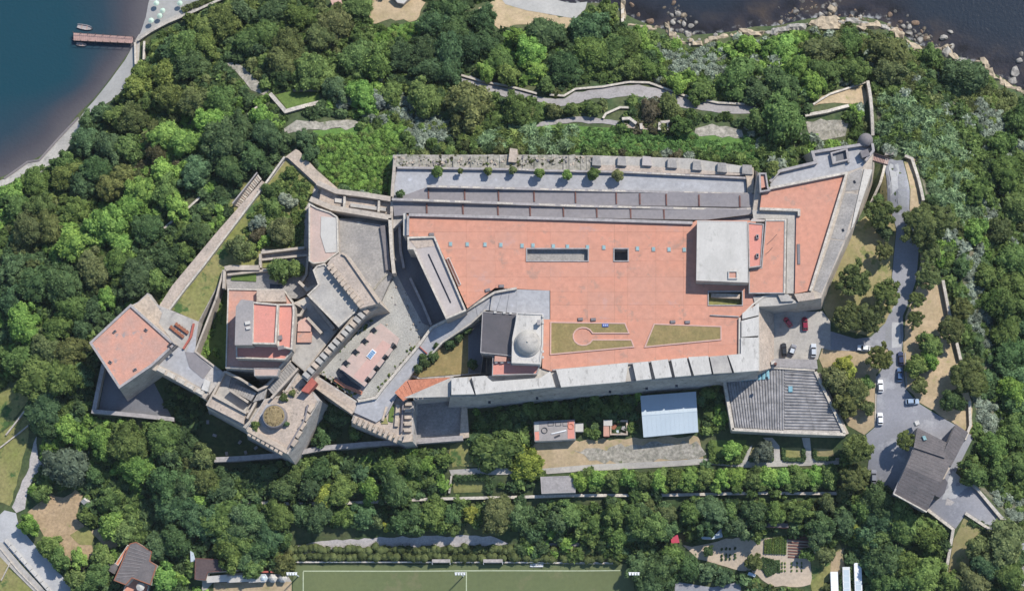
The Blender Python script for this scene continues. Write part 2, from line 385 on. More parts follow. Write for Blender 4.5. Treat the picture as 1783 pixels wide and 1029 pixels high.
def floor(name, px, z, mat, parent=None, thick=0.3, exc=True, kind=None):
    xy = XY(px, z); m = MB().prism(xy, [(zz - thick) for zz in z] if hasattr(z, '__len__') else z - thick, z)
    if exc: EXC.append([(p.x, p.y) for p in xy])
    o = m.build(name, mat, parent)
    if kind: o['kind'] = kind
    return o
def block(root, px, zt, zb, wall, roof, par=None, batter=0.0, pmat='coping', rname='roof', wname='wall', pname='parapet'):
    xy = XY(px, zt); EXC.append([(p.x, p.y) for p in xy])
    MB().prism(xy, zb, zt, batter).build(wname, wall, root)
    if not ccw(xy): xy.reverse()
    MB().prism(offset(xy, (par[0] - .05) if par else -.04), zt + .005 if par else zt - .12, zt + .06).build(rname, roof, root)
    if par: MB().ring(offset(xy, -.03), par[0], zt - .3, zt + par[1]).build(pname, pmat, root)
def terr_wall(name, px, w, h, mats, label, cat='wall', group=None, below=1.2, jag=0.0, sub=3.0, **k):
    P = T_arr(px, h); Q = []
    for a, b in zip(P, P[1:]):
        n = max(1, int((b - a).to_2d().length / sub)); Q += [a.lerp(b, t / n) for t in range(n)]
    for a, b in zip(P, P[1:]):
        d_ = (b - a).to_2d().normalized(); s_ = Vector((-d_.y, d_.x)) * (w / 2 + .3); EXC.append([tuple(a.to_2d() + s_), tuple(b.to_2d() + s_), tuple(b.to_2d() - s_), tuple(a.to_2d() - s_)])
    Q.append(P[-1]); z = terr_arr([(p.x, p.y) for p in Q])
    o = MB().ribbon([p.to_2d() for p in Q], w, list(z - below), list(z + h + (RNG.uniform(-.15, .15, len(Q)) if jag else 0)), 0, 1 if len(mats) > 1 and not isinstance(mats, str) else 0, jag).build(name, mats)
    return tag(o, label, cat, group)
def wall_line(name, px, z, w, zb, mats, parent=None, label=None, cat=None, group=None):
    o = MB().ribbon(XY(px, z), w, zb, z, 0, 1 if not isinstance(mats, str) and len(mats) > 1 else 0).build(name, mats, parent)
    if label: tag(o, label, cat or 'wall', group)
    return o
# ---------------------------------------------------------------- terrain and sea sheets
def axis(lo, hi, step, far):
    a = list(np.arange(lo, hi + .01, step)); s = step
    while a[-1] < far: s *= 1.5; a.append(a[-1] + s)
    s = step; b = []
    while (b[-1] if b else lo) > -far: s *= 1.5; b.append((b[-1] if b else lo) - s)
    return np.array(b[::-1] + a)
def grid_sheet(name, X, Y, zfun, mat):
    gx, gy = np.meshgrid(X, Y); P = np.stack([gx.ravel(), gy.ravel()], 1); z = zfun(P)
    nx, ny = len(X), len(Y); i = np.arange(nx * ny).reshape(ny, nx)
    F = np.stack([i[:-1, :-1], i[:-1, 1:], i[1:, 1:], i[1:, :-1]], -1).reshape(-1, 4)
    me = bpy.data.meshes.new(name); me.from_pydata(np.column_stack([P, z]).tolist(), [], F.tolist())
    me.materials.append(mat); me.polygons.foreach_set('use_smooth', [True] * len(F)); me.update()
    o = bpy.data.objects.new(name, me); put(o); o['kind'] = 'structure'; return o, P
ground, _ = grid_sheet('terrain', axis(-190, 190, 1.8, 2500), axis(-120, 120, 1.8, 2500), terr_arr, MAT['forest_floor'])
def sea_mat():
    m, N, L = node_mat('sea_water')
    out = N.new('ShaderNodeOutputMaterial'); b = N.new('ShaderNodeBsdfPrincipled'); L.new(b.outputs[0], out.inputs[0])
    b.inputs['Roughness'].default_value = .22; b.inputs['IOR'].default_value = 1.33; b.inputs['Specular IOR Level'].default_value = .35
    a = N.new('ShaderNodeAttribute'); a.attribute_name = 'depth'; w = N.new('ShaderNodeAttribute'); w.attribute_name = 'weed'
    g = N.new('ShaderNodeNewGeometry')
    def noise(sc, d=5):
        n = N.new('ShaderNodeTexNoise'); n.inputs['Scale'].default_value = sc; n.inputs['Detail'].default_value = d; L.new(g.outputs['Position'], n.inputs['Vector']); return n.outputs['Fac']
    ma = N.new('ShaderNodeMath'); ma.operation = 'MULTIPLY_ADD'; L.new(noise(.06), ma.inputs[0]); ma.inputs[1].default_value = 1.6; L.new(a.outputs['Fac'], ma.inputs[2])
    r = N.new('ShaderNodeValToRGB'); dv = N.new('ShaderNodeMath'); dv.operation = 'DIVIDE'; L.new(ma.outputs[0], dv.inputs[0]); dv.inputs[1].default_value = 6.5; L.new(dv.outputs[0], r.inputs[0])
    e = r.color_ramp.elements; e[0].position = .12; e[0].color = (.105, .095, .098, 1); e[1].position = .85; e[1].color = (.011, .048, .066, 1)
    x = e.new(.33); x.color = (.062, .060, .070, 1); x = e.new(.56); x.color = (.024, .048, .066, 1)
    r2 = N.new('ShaderNodeValToRGB'); L.new(noise(.11, 8), r2.inputs[0]); e = r2.color_ramp.elements
    e[0].position = .36; e[0].color = (.016, .015, .017, 1); e[1].position = .68; e[1].color = (.062, .048, .040, 1); x = e.new(.5); x.color = (.028, .027, .034, 1)
    deep = N.new('ShaderNodeMapRange'); L.new(a.outputs['Fac'], deep.inputs[0]); deep.inputs[1].default_value = 1.5; deep.inputs[2].default_value = 4.5
    mx0 = N.new('ShaderNodeMix'); mx0.data_type = 'RGBA'; L.new(deep.outputs[0], mx0.inputs[0]); L.new(r2.outputs[0], mx0.inputs[6]); mx0.inputs[7].default_value = (.020, .028, .040, 1)
    mx = N.new('ShaderNodeMix'); mx.data_type = 'RGBA'; L.new(w.outputs['Fac'], mx.inputs[0]); L.new(r.outputs[0], mx.inputs[6]); L.new(mx0.outputs[2], mx.inputs[7]); fo = N.new('ShaderNodeMapRange'); L.new(a.outputs['Fac'], fo.inputs[0]); fo.inputs[1].default_value = .05; fo.inputs[2].default_value = .75; fo.inputs[3].default_value = .75; fo.inputs[4].default_value = 0
    fn_ = N.new('ShaderNodeMapRange'); L.new(noise(.5, 6), fn_.inputs[0]); fn_.inputs[1].default_value = .52; fn_.inputs[2].default_value = .66
    f1 = N.new('ShaderNodeMath'); f1.operation = 'MULTIPLY'; L.new(fo.outputs[0], f1.inputs[0]); L.new(fn_.outputs[0], f1.inputs[1])
    f2 = N.new('ShaderNodeMath'); f2.operation = 'MULTIPLY'; L.new(f1.outputs[0], f2.inputs[0]); L.new(w.outputs['Fac'], f2.inputs[1])
    mf = N.new('ShaderNodeMix'); mf.data_type = 'RGBA'; L.new(f2.outputs[0], mf.inputs[0]); L.new(mx.outputs[2], mf.inputs[6]); mf.inputs[7].default_value = (.5, .5, .48, 1); L.new(mf.outputs[2], b.inputs['Base Color'])
    bp = N.new('ShaderNodeBump'); bp.inputs['Strength'].default_value = .5; bp.inputs['Distance'].default_value = .2; L.new(noise(.9, 3), bp.inputs['Height']); L.new(bp.outputs[0], b.inputs['Normal'])
    return m
sea, P = grid_sheet('sea', axis(-190, 190, 2.5, 3000), axis(-120, 120, 2.5, 3000), lambda P: np.zeros(len(P)), sea_mat())
at = sea.data.attributes.new('depth', 'FLOAT', 'POINT'); at.data.foreach_set('value', np.clip(-terr_arr(P), 0, 7).astype(np.float32))
at = sea.data.attributes.new('weed', 'FLOAT', 'POINT'); at.data.foreach_set('value', np.clip((P[:, 0] + 40) / 60, 0, 1).astype(np.float32))

# ---------------------------------------------------------------- foliage builders
def ico(sub):
    bm = bmesh.new(); bmesh.ops.create_icosphere(bm, subdivisions=sub, radius=1)
    v = np.array([p.co[:] for p in bm.verts]); f = np.array([[q.index for q in p.verts] for p in bm.faces]); bm.free(); return v, f
ICO1, ICO2 = ico(1), ico(2)
def puff_cloud(cen, rad, leaves, ls, rng, ico_=ICO2, up=.15, blade=1.0, squash=1.0):
    """leafy clumps: a rough core per clump with leaf faces standing off it. returns verts, tris, tint per face"""
    V, F, Tn = [], [], []; base = 0
    iv, jf = ico_
    for c, r in zip(cen, rad):
        pt = rng.uniform(.15, .85)
        vv = iv * (r * rng.uniform(.72, 1.0, (len(iv), 1))) * [1, 1, squash] + c
        V.append(vv); F.append(jf + base); Tn.append(np.full(len(jf), pt * .7) + rng.uniform(-.15, .15, len(jf))); base += len(vv)
        n = leaves
        d = rng.normal(size=(n, 3)); d[:, 2] += up * 2; d /= np.linalg.norm(d, axis=1, keepdims=True)
        p = c + d * [1, 1, squash] * (r * rng.uniform(.86, 1.16, (n, 1)))
        nn = d * .75 + [0, 0, .38] + rng.normal(size=(n, 3)) * .45; nn /= np.linalg.norm(nn, axis=1, keepdims=True)
        t = np.cross(nn, rng.normal(size=(n, 3))); t /= np.linalg.norm(t, axis=1, keepdims=True) + 1e-9
        b = np.cross(nn, t); s = ls * rng.uniform(.6, 1.35, (n, 1))
        q = np.stack([p - t * s * blade, p + b * s * .55, p + t * s * blade, p - b * s * .55], 1).reshape(-1, 3)
        k = base + np.arange(n)[:, None] * 4
        F.append(np.concatenate([k + [0, 1, 2], k + [0, 2, 3]], 0)); V.append(q)
        lt = np.clip(pt + rng.normal(0, .3, n), 0, 1); Tn.append(np.concatenate([lt, lt])); base += n * 4
    return np.concatenate(V), np.concatenate(F), np.concatenate(Tn)
def tri_mesh(name, V, F, tint, mat, col=None):
    me = bpy.data.meshes.new(name); me.vertices.add(len(V)); me.vertices.foreach_set('co', V.astype(np.float32).ravel())
    nf = len(F); me.loops.add(nf * 3); me.loops.foreach_set('vertex_index', F.astype(np.int32).ravel())
    me.polygons.add(nf); me.polygons.foreach_set('loop_start', np.arange(0, nf * 3, 3, dtype=np.int32))
    me.materials.append(MAT[mat]); me.update(calc_edges=True)
    a = me.attributes.new('tint', 'FLOAT', 'FACE'); a.data.foreach_set('value', tint.astype(np.float32))
    if col is not None:
        a = me.attributes.new('leaf_colour', 'FLOAT_COLOR', 'FACE'); a.data.foreach_set('color', np.column_stack([col, np.ones(nf)]).astype(np.float32).ravel())
    me.validate(); return me
def crown(style, R, rng):
    if style == 'pine':
        n = int(12 + R * 5); flat, rp0, rp1, lv, ls = .36, .17, .26, 70, .30
    elif style == 'round':
        n = int(10 + R * 3); flat, rp0, rp1, lv, ls = .8, .32, .45, 60, .26
    else:
        n = int(9 + R * 4.5); flat, rp0, rp1, lv, ls = .62, .22, .42, 75, .36
    cen, rad = [], []
    lob = rng.uniform(0, 6.28, 3)
    for i in range(n):
        t = math.sqrt((i + .5) / n); a = i * 2.39996 + rng.uniform(-.5, .5)
        k = 1 if style == 'round' else 1 + .24 * math.sin(2 * a + lob[0]) + .17 * math.sin(3 * a + lob[1])
        rr = R * rng.uniform(rp0, rp1) * (1.0 if t < .8 else .8)
        rho = max(0, t * R * k - rr * .75)
        z = R * flat * math.sqrt(max(0, 1 - t * t * .92)) * rng.uniform(.72, 1.12)
        cen.append((rho * math.cos(a), rho * math.sin(a), z - R * flat * .5)); rad.append(rr)
    for i in range(int(n * .5)):          # lower skirt
        a = rng.uniform(0, 6.28); rho = R * rng.uniform(.5, .85); rr = R * rng.uniform(rp0, rp1) * .9
        cen.append((rho * math.cos(a), rho * math.sin(a), -R * flat * rng.uniform(.25, .75))); rad.append(rr)
    return puff_cloud(np.array(cen), rad, lv, ls, rng)
CROWN = {}
for style, radii, nv in (('broad', (2.2, 3.6, 5.4), 4), ('pine', (4.6, 7.0), 3), ('round', (1.5, 2.6), 3)):
    for R in radii: CROWN[style, R] = [tri_mesh('crown', *crown(style, R, np.random.default_rng(int(R * 100) + i)), 'foliage') for i in range(nv)]
def trunk_mesh(h):
    m = MB(); m.tube((0, 0, -1.0), (0.05, 0, h * .55), .035 * h + .06, .025 * h + .03, 7); m.tube((.05, 0, h * .55), (0, .08, h), .025 * h + .03, .01 * h + .01, 6)
    for k in range(4):
        a = k * 1.7 + h; m.tube((.04, 0, h * (.5 + .07 * k)), (math.cos(a) * h * .28, math.sin(a) * h * .28, h * (.86 + .03 * k)), .014 * h + .02, .006 * h + .01, 5)
    me = bpy.data.meshes.new('trunk'); me.from_pydata(m.v, [], m.f); me.materials.append(MAT['bark']); return me
TRUNK = {h: trunk_mesh(h) for h in (1.2, 2.2, 3.5, 5.0, 7.0)}
GREEN = dict(dark=(.060, .100, .036), mid=(.092, .142, .034), bright=(.130, .225, .036), yellow=(.190, .225, .030), oy=(.118, .158, .036), olive=(.102, .124, .040),
             brown=(.088, .082, .042), bluegreen=(.072, .124, .046), silver=(.190, .225, .165), pine=(.094, .115, .034), grey=(.078, .100, .068), reed=(.145, .215, .098), purple=(.045, .025, .045), ivy=(.085, .170, .038))
WORDS = dict(dark='dark green', mid='mid green', bright='bright green', yellow='yellow green', oy='yellowish olive', olive='olive green', brown='brownish green', bluegreen='bluish green',
             silver='silvery', pine='dull olive', grey='greyish green', purple='dark purple')
TREES = []       # things labelled by place at the end
def tree(px, py, r, cls, style='broad', name='tree', h=None, cat='tree', ground_z=None, words=None, hold=True):
    R = r * MPP
    if h is None: h = {'broad': .9 * R + 1.5, 'pine': .9 * R + 3.6, 'round': .8 * R + .5}[style]
    h = min(h, 10); hc = h - R * .25
    if ground_z is None: b = T(px, py, hc)
    else: p = W(px, py, ground_z + hc); b = Vector((p.x, p.y, ground_z))
    ks = [k for k in CROWN if k[0] == style]; key = min(ks, key=lambda k: abs(math.log(k[1] / R)))
    root = bpy.data.objects.new(name, None); put(root, None, b)
    c = bpy.data.objects.new('crown', random.choice(CROWN[key])); put(c, root, b + Vector((0, 0, hc)))
    s = R / key[1]; c.scale = (s * random.uniform(.86, 1.22), s * random.uniform(.86, 1.16), s * random.uniform(.8, 1.05)) if style == 'broad' else (s, s * random.uniform(.92, 1.06), s); c.rotation_euler.z = random.uniform(0, 6.28)
    v = random.uniform(.82, 1.2); g = GREEN[cls]; c.color = (g[0] * v * random.uniform(.9, 1.12), g[1] * v, g[2] * v * random.uniform(.85, 1.15), 1)
    k = min(TRUNK, key=lambda t: abs(t - hc)); t = bpy.data.objects.new('trunk', TRUNK[k]); put(t, root, b); t.scale = (hc / k,) * 3
    t.rotation_euler.z = random.uniform(0, 6.28)
    root['category'] = cat
    if hold: TREES.append((root, words or WORDS[cls], px, py, r, name, b.x, b.y))
    return root
def mass(name, P, Z, rad, cls_fun, leaves, ls, label, cat, rng, ico_=ICO1, blade=1.0, squash=.75, kind='stuff'):
    """ground cover nobody could count: one object"""
    if not len(P): return
    NV = 10; protos = []
    for i in range(NV):
        n = 3; cc = np.column_stack([rng.uniform(-.5, .5, (n, 2)), rng.uniform(.05, .6, n)]); rr = rng.uniform(.5, .72, n)
        protos.append(puff_cloud(cc, rr, leaves, ls, rng, ico_, .5, blade, squash))
    Vs, Fs, Ts, Cs = [], [], [], []; base = 0
    for (x, y), z, r in zip(P, Z, rad):
        V, F, tn = protos[rng.integers(NV)]; a = rng.uniform(0, 6.28); c, s = math.cos(a), math.sin(a)
        v = V * r; v = np.column_stack([v[:, 0] * c - v[:, 1] * s + x, v[:, 0] * s + v[:, 1] * c + y, v[:, 2] + z])
        Vs.append(v); Fs.append(F + base); Ts.append(tn); col = np.array(cls_fun(x, y)) * rng.uniform(.75, 1.25)
        Cs.append(np.repeat(col[None], len(F), 0)); base += len(V)
    me = tri_mesh(name, np.concatenate(Vs), np.concatenate(Fs), np.concatenate(Ts), 'foliage_mass', np.concatenate(Cs))
    o = bpy.data.objects.new(name, me); put(o); tag(o, label, cat); o['kind'] = kind; return o
def hedge(px, w, h, cls, label, name='hedge', cat='hedge', group=None, z=None, parent=None):
    """clipped hedge along a line: leafy block, one mesh"""
    rng = np.random.default_rng(len(px) * 7 + int(px[0][0]))
    P = T_arr(px, h) if z is None else [Vector((*W(a, b, z + h).to_2d(), z)) for a, b in px]
    cen, rad = [], []
    for a, b in zip(P, P[1:]):
        L = (b - a).length; n = max(1, int(L / (w * .36))); d = (b - a).to_2d().normalized(); s = Vector((-d.y, d.x))
        for i in range(n):
            for k in (-.28, .28):
                p = a.lerp(b, (i + .5) / n); q = p.to_2d() + s * (w * k)
                cen.append((q.x + rng.normal() * w * .07, q.y + rng.normal() * w * .09, p.z + h * rng.uniform(.45, .65))); rad.append(w * rng.uniform(.30, .46))
    V, F, tn = puff_cloud(np.array(cen), rad, 34, .2, rng, ICO1, .3, 1, h / w * .9)
    o0 = P[0]; V = V - np.array(o0[:]); col = np.repeat(np.array(GREEN[cls])[None], len(F), 0)
    o = bpy.data.objects.new(name, tri_mesh(name, V, F, tn, 'foliage_mass', col)); put(o, parent, o0)
    if label: tag(o, label, cat, group)
    return o

# ---------------------------------------------------------------- ground patches, roads, paths
drape('beach_sand', [(263,-8),(258,8),(254,31),(245,55),(240,66),(265,52),(292,37),(340,17),(395,-8)], 'sand', .10)
drape('beach_sand', [(234,76),(218,105),(190,143),(163,177),(148,193),(139,206),(143,221),(160,196),(200,172),(219,150),(236,112),(242,76)], 'sand', .10)
drape('shore_path', [(137,205),(100,243),(68,279),(48,283),(7,312),(-8,318),(-8,330),(34,312),(75,300),(116,262),(143,221)], 'pale_concrete', .14)
drape('promenade', [(234,66),(262,49),(292,33),(338,12),(375,-6),(398,-6),(345,21),(296,43),(262,58),(244,72),(242,112),(235,112),(236,76)], 'pale_concrete', .18)
drape('dry_bank', [(835,12),(870,-5),(930,18),(1000,34),(985,52),(955,46),(905,44),(870,52),(838,30)], 'dry_earth', .10, jitter=.8)
drape('beach_sand', [(868,-8),(880,8),(917,19),(1002,33),(1019,17),(1026,-8)], 'sand', .16)
drape('dry_clearing', [(640,0),(720,-6),(742,6),(728,38),(680,36),(645,44)], 'dry_earth', .1, jitter=.8)
drape('coast_path', [(803,136),(822,132),(850,146),(900,158),(950,170),(985,172),(1003,162),(1050,152),(1100,148),(1140,152),(1190,170),(1250,182),(1318,184),(1316,198),(1250,197),(1185,188),(1140,174),(1100,168),(1035,173),(978,186),(940,178),(890,170),(840,160),(806,150)], 'ramp_path', .13, jitter=.4)
drape('footpath', [(925,216),(1000,204),(1030,205),(1062,210),(1085,212),(1084,219),(1060,217),(1000,214),(935,221)], 'ramp_path', .13, jitter=.3)
drape('viewing_platform', [(1415,184),(1432,168),(1500,145),(1512,168),(1506,186),(1480,180)], 'dry_earth', .13, jitter=.3)
drape('rubble_patch', [(1405,214),(1440,208),(1482,208),(1470,236),(1432,242),(1410,232)], 'rubble', .13, jitter=.6)
drape('rubble_patch', [(1208,222),(1240,218),(1290,228),(1296,240),(1210,236)], 'rubble', .13, jitter=.6)
drape('rubble_path', [(395,110),(412,110),(450,140),(470,158),(462,166),(440,156),(415,132)], 'rubble', .13, jitter=.4)
drape('rubble_path', [(491,222),(520,212),(560,214),(605,212),(644,213),(640,222),(590,224),(540,224),(510,234),(494,234)], 'rubble', .13, jitter=.8)
drape('terrace_lawn', [(480,166),(510,158),(556,158),(556,178),(500,190)], 'green_grass', .12)
# right-hand road
drape('road', [(1546,276),(1572,280),(1584,332),(1583,364),(1600,433),(1596,484),(1585,520),(1572,550),(1573,585),(1570,613),(1573,650),(1576,676),(1596,700),(1625,718),(1672,745),(1695,760),(1660,830),(1700,846),(1745,898),(1800,945),(1800,975),(1745,925),(1719,920),(1680,896),(1664,920),(1610,884),(1560,855),(1540,852),(1520,848),(1510,820),(1514,790),(1508,757),(1525,742),(1527,655),(1553,621),(1545,606),(1514,604),(1498,612),(1440,609),(1440,575),(1490,590),(1516,587),(1541,563),(1549,545),(1564,520),(1553,484),(1561,399),(1545,351),(1540,292)], 'asphalt', .16)
drape('car_park', [(1346,545),(1432,542),(1446,560),(1446,610),(1430,606),(1424,626),(1346,628)], 'pale_concrete', .20)
drape('dry_grass', [(1510,374),(1519,372),(1530,345),(1538,292),(1545,350),(1560,400),(1552,484),(1562,520),(1545,560),(1512,585),(1470,575),(1442,555),(1432,535),(1442,500),(1452,480),(1480,400)], 'dry_grass', .11)
drape('road_verge', [(1574,282),(1592,275),(1600,330),(1608,350),(1612,400),(1600,432),(1584,366),(1585,330)], 'dry_earth', .11)
drape('dry_grass', [(1602,434),(1640,480),(1655,560),(1672,630),(1690,700),(1696,760),(1672,744),(1625,716),(1598,698),(1578,676),(1573,613),(1575,550),(1588,520),(1600,484)], 'dry_earth', .11, jitter=.4)
drape('dry_grass', [(1426,624),(1432,607),(1498,613),(1545,608),(1551,621),(1525,652),(1523,742),(1505,757),(1475,740),(1455,690)], 'dry_earth', .11)
drape('dry_grass', [(1680,898),(1719,922),(1704,927),(1689,984),(1650,1004),(1660,940)], 'dry_grass', .11)
drape('forecourt', [(1745,1000),(1783,985),(1800,1010),(1783,1020),(1765,1012)], 'pale_concrete', .12)
drape('road_patch', [(1564,307),(1580,310),(1580,329),(1565,331)], 'asphalt_patch', .19, exc=False)
drape('road_patch', [(1562,332),(1580,332),(1580,362),(1563,366)], 'asphalt_patch', .19, exc=False, jitter=.4)
drape('road_patch', [(1542,570),(1553,566),(1551,606),(1541,604)], 'asphalt_patch', .19, exc=False)
drape('road_patch', [(1554,560),(1568,560),(1568,604),(1553,606)], 'asphalt_pale', .19, exc=False, jitter=.3)
drape('road_patch', [(1547,284),(1564,286),(1562,330),(1548,340)], 'asphalt_pale', .19, exc=False, jitter=.5)
drape('road_patch', [(1656,822),(1690,840),(1664,868),(1644,872)], 'asphalt_pale', .19, exc=False, jitter=.8)
drape('road_patch', [(1648,868),(1664,872),(1656,880),(1646,878)], 'gravel_path', .22, exc=False, jitter=.4)
drape('kerb', [(1524.5,655),(1526.5,655),(1524.5,742),(1522.5,742)], 'coping', .28, exc=False)
drape('kerb', [(1575,614),(1577,614),(1579,676),(1577,677)], 'coping_grey', .28, exc=False)
# gardens below the long wall
drape('work_yard', [(930,770),(1010,766),(1115,762),(1218,760),(1228,800),(1130,806),(1000,814),(940,818),(918,790)], 'dry_earth', .10, jitter=.5)
drape('gravel_bed', [(1000,786),(1115,772),(1218,768),(1226,796),(1130,803),(1040,806)], 'rubble', .16, jitter=1.0)
drape('garden_path', [(782,818),(830,815),(883,815),(940,816),(1038,808),(1130,804),(1229,798),(1300,803),(1440,797),(1462,797),(1462,808),(1300,814),(1229,808),(1040,819),(940,826),(883,826),(786,828)], 'pale_concrete', .2)
drape('garden_path', [(1328,762),(1345,762),(1357,776),(1359,803),(1348,803),(1347,779)], 'pale_concrete', .24)
drape('garden_path', [(1396,762),(1410,762),(1412,780),(1413,803),(1402,803),(1400,780)], 'pale_concrete', .24)
drape('garden_path', [(1303,778),(1310,775),(1300,808),(1288,808)], 'pale_concrete', .24)
drape('lawn', [(1364,779),(1398,779),(1400,797),(1362,797)], 'rough_grass', .14)
drape('lawn', [(1312,778),(1342,778),(1346,797),(1302,797)], 'dry_grass', .14)
drape('lawn', [(1416,780),(1450,782),(1452,795),(1417,795)], 'dry_grass', .14)
drape('lawn', [(1236,766),(1300,766),(1294,802),(1236,800)], 'green_grass', .12)
drape('lawn', [(782,774),(812,770),(822,790),(838,812),(786,812)], 'rough_grass', .14, jitter=.4)
drape('lawn', [(788,834),(850,834),(850,856),(790,858)], 'rough_grass', .14)
drape('footpath', [(505,964),(515,950),(560,940),(700,935),(830,932),(866,936),(884,948),(830,949),(700,953),(560,957),(518,966)], 'gravel_path', .14, jitter=.4)
drape('footpath', [(955,944),(985,941),(1022,946),(1020,952),(960,951)], 'ramp_path', .14, jitter=.3)
drape('pitch_surround', [(512,983),(1098,981),(1110,1060),(508,1060)], 'pitch', .14)
drape('pitch', [(528,994),(1080,993),(1086,1060),(528,1060)], 'pitch', .20)
for l in ([(528,993),(1080,992),(1080,993.6),(528,994.6)], [(527.4,995),(529,995),(529,1060),(527.4,1060)], [(811.4,995),(813,995),(813,1060),(811.4,1060)]): drape('pitch_line', l, 'line_paint', .24, exc=False)
drape('tan_court', [(372,1014),(508,1012),(508,1060),(372,1060)], 'dry_earth', .12)
drape('club_yard', [(352,1004),(430,996),(500,1000),(508,1012),(372,1013),(352,1034)], 'pale_concrete', .16)
drape('vegetable_soil', [(1222,950),(1262,936),(1300,936),(1340,938),(1410,942),(1412,1018),(1350,1022),(1318,1000),(1262,984),(1215,972),(1190,950)], 'garden_soil', .12, jitter=.4)
drape('lawn', [(1412,960),(1460,942),(1468,960),(1450,990),(1440,1029),(1412,1029)], 'rough_grass', .11, jitter=.4)
drape('dirt_track', [(1448,968),(1468,955),(1470,985),(1460,1000),(1446,1010)], 'dry_earth', .15, jitter=.4)
drape('yard', [(1175,1012),(1240,1022),(1290,1012),(1290,1045),(1175,1045)], 'asphalt', .12)
# lower left
drape('road', [(-10,905),(8,888),(28,893),(33,915),(62,950),(100,992),(138,1040),(92,1040),(40,982),(5,945),(-10,940)], 'asphalt_pale', .13)
drape('pavement', [(-10,942),(4,944),(38,984),(90,1040),(70,1040),(30,1000),(-10,958)], 'pale_concrete', .17)
drape('track', [(20,884),(34,850),(50,812),(58,770),(63,758),(66,800),(78,812),(60,828),(50,850),(45,884),(30,894)], 'gravel_path', .13, jitter=.3)
drape('dry_field', [(49,889),(87,861),(112,868),(134,854),(142,866),(136,900),(150,930),(164,950),(158,985),(142,990),(120,972),(100,960),(82,944),(71,921)], 'field', .11, jitter=.6)
drape('vegetable_patch', [(124,930),(152,915),(165,935),(160,950),(140,950)], 'rough_grass', .15, jitter=.4)
drape('field', [(-10,762),(16,745),(58,690),(50,760),(40,800),(28,845),(18,880),(-10,872)], 'rough_grass', .10, jitter=.3)
drape('field', [(-10,690),(10,680),(40,672),(55,690),(14,742),(-10,758)], 'rough_grass', .12)
drape('field', [(-10,968),(30,1002),(75,1045),(-10,1045)], 'rough_grass', .10)
drape('field', [(-10,962),(16,978),(2,1010),(-10,1010)], 'dry_grass', .14)
drape('garden_rows', [(158,925),(176,918),(208,948),(196,956),(182,950)], 'dry_earth', .13, jitter=.3)
for q in ([(545,228),(705,212),(712,240),(690,266),(686,342),(590,330),(552,292)], [(640,56),(742,34),(748,62),(690,78),(650,98)], [(1000,220),(1312,236),(1335,285),(1200,272),(1000,266)], [(836,224),(1000,216),(1000,264),(836,258)]): drape('green_bank', q, 'ivy_ground', .08, exc=False)
for q in ([(1525,165),(1640,195),(1690,300),(1700,395),(1612,340),(1590,268),(1530,258)], [(695,165),(760,185),(795,238),(720,252),(690,205)], [(1130,82),(1262,92),(1272,132),(1180,136)], [(1640,160),(1690,165),(1742,195),(1783,262),(1722,262)], [(1665,430),(1702,440),(1724,520),(1742,640),(1752,760),(1720,782),(1692,690),(1690,560)], [(1700,846),(1783,870),(1790,930),(1748,890)]): drape('scrub_bank', q, 'scrub_ground', .06, exc=False)
# castle-side banks
drape('wooded_bank', [(455,320),(377,408),(302,498),(280,545),(225,520),(300,420),(360,345),(440,300)], 'rough_grass', .1, exc=False)
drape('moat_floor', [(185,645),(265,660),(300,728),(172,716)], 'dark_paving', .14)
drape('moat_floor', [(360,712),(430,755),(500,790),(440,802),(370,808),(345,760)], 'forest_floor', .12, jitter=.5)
# ================================================================ THE FORTRESS
GZ = 14
def roots(name, label, cat, px, z, zb=None, group=None):
    p = W(px[0], px[1], z); return thing(name, label, cat, (p.x, p.y, GZ if zb is None else zb), group)
def midedge(a, b, t): return (a[0] + (b[0] - a[0]) * t, a[1] + (b[1] - a[1]) * t)
# ---- the long terracotta building
TZ = 32.0
r = roots('fortress_building', 'long fortress building under the great terracotta terrace with white gun embrasures', 'building', (1000, 520), TZ)
south = [(703,692),(785,672),(820,662),(945,657),(1000,641),(1290,617),(1290,552),(1316,528)]
body = [(707,371),(1206,386),(1318,372),(1318,527),(1318,645),(1275,649),(968,674),(827,688),(784,688),(790,655),(837,650),(850,560),(858,505),(812,538),(757,412),(709,412)]
shell = MB(); shell.prism(XY(body, TZ), 13, TZ, .10); shell.f = [f for k, f in enumerate(shell.f) if k != len(body)]; shell.m = [0] * len(shell.f); shell.build('wall', 'wall_stone', r)
EXC.append([(p.x, p.y) for p in XY(body, TZ)])
# paving in slabs: seams a few centimetres deep
pave = [(709,374),(1205,388),(1213,384),(1316,384),(1316,528),(1308,538),(1292,552),(1290,617),(1100,633),(960,646),(944,641),(946,556),(958,556),(958,506),(862,501),(814,537),(757,412),(709,412)]
pitA = [(918,434),(1023.5,436),(1023.5,454),(918,453)]; pitB = [(1070,438.5),(1093,438.5),(1093,454),(1070,454)]; pitC = [(1234,508),(1292,508),(1292,520),(1278,531),(1234,531)]
def paved(name, polys, mat, parent, z, t=.12):
    """paving built between openings"""
    m = MB()
    for q in polys: m.prism(XY(q, z), z - t, z)
    o = m.build(name, mat, parent); return o
def clip_rect(poly, x0, y0, x1, y1):
    for ax, v, sgn in ((0, x0, 1), (0, x1, -1), (1, y0, 1), (1, y1, -1)):
        out = []
        for i in range(len(poly)):
            a, b = poly[i - 1], poly[i]; da = (a[ax] - v) * sgn; db = (b[ax] - v) * sgn
            if (da >= 0) != (db >= 0):
                t = da / (da - db); out.append((a[0] + (b[0] - a[0]) * t, a[1] + (b[1] - a[1]) * t))
            if db >= 0: out.append(b)
        poly = out
        if len(poly) < 3: return []
    return poly
from mathutils.geometry import tessellate_polygon
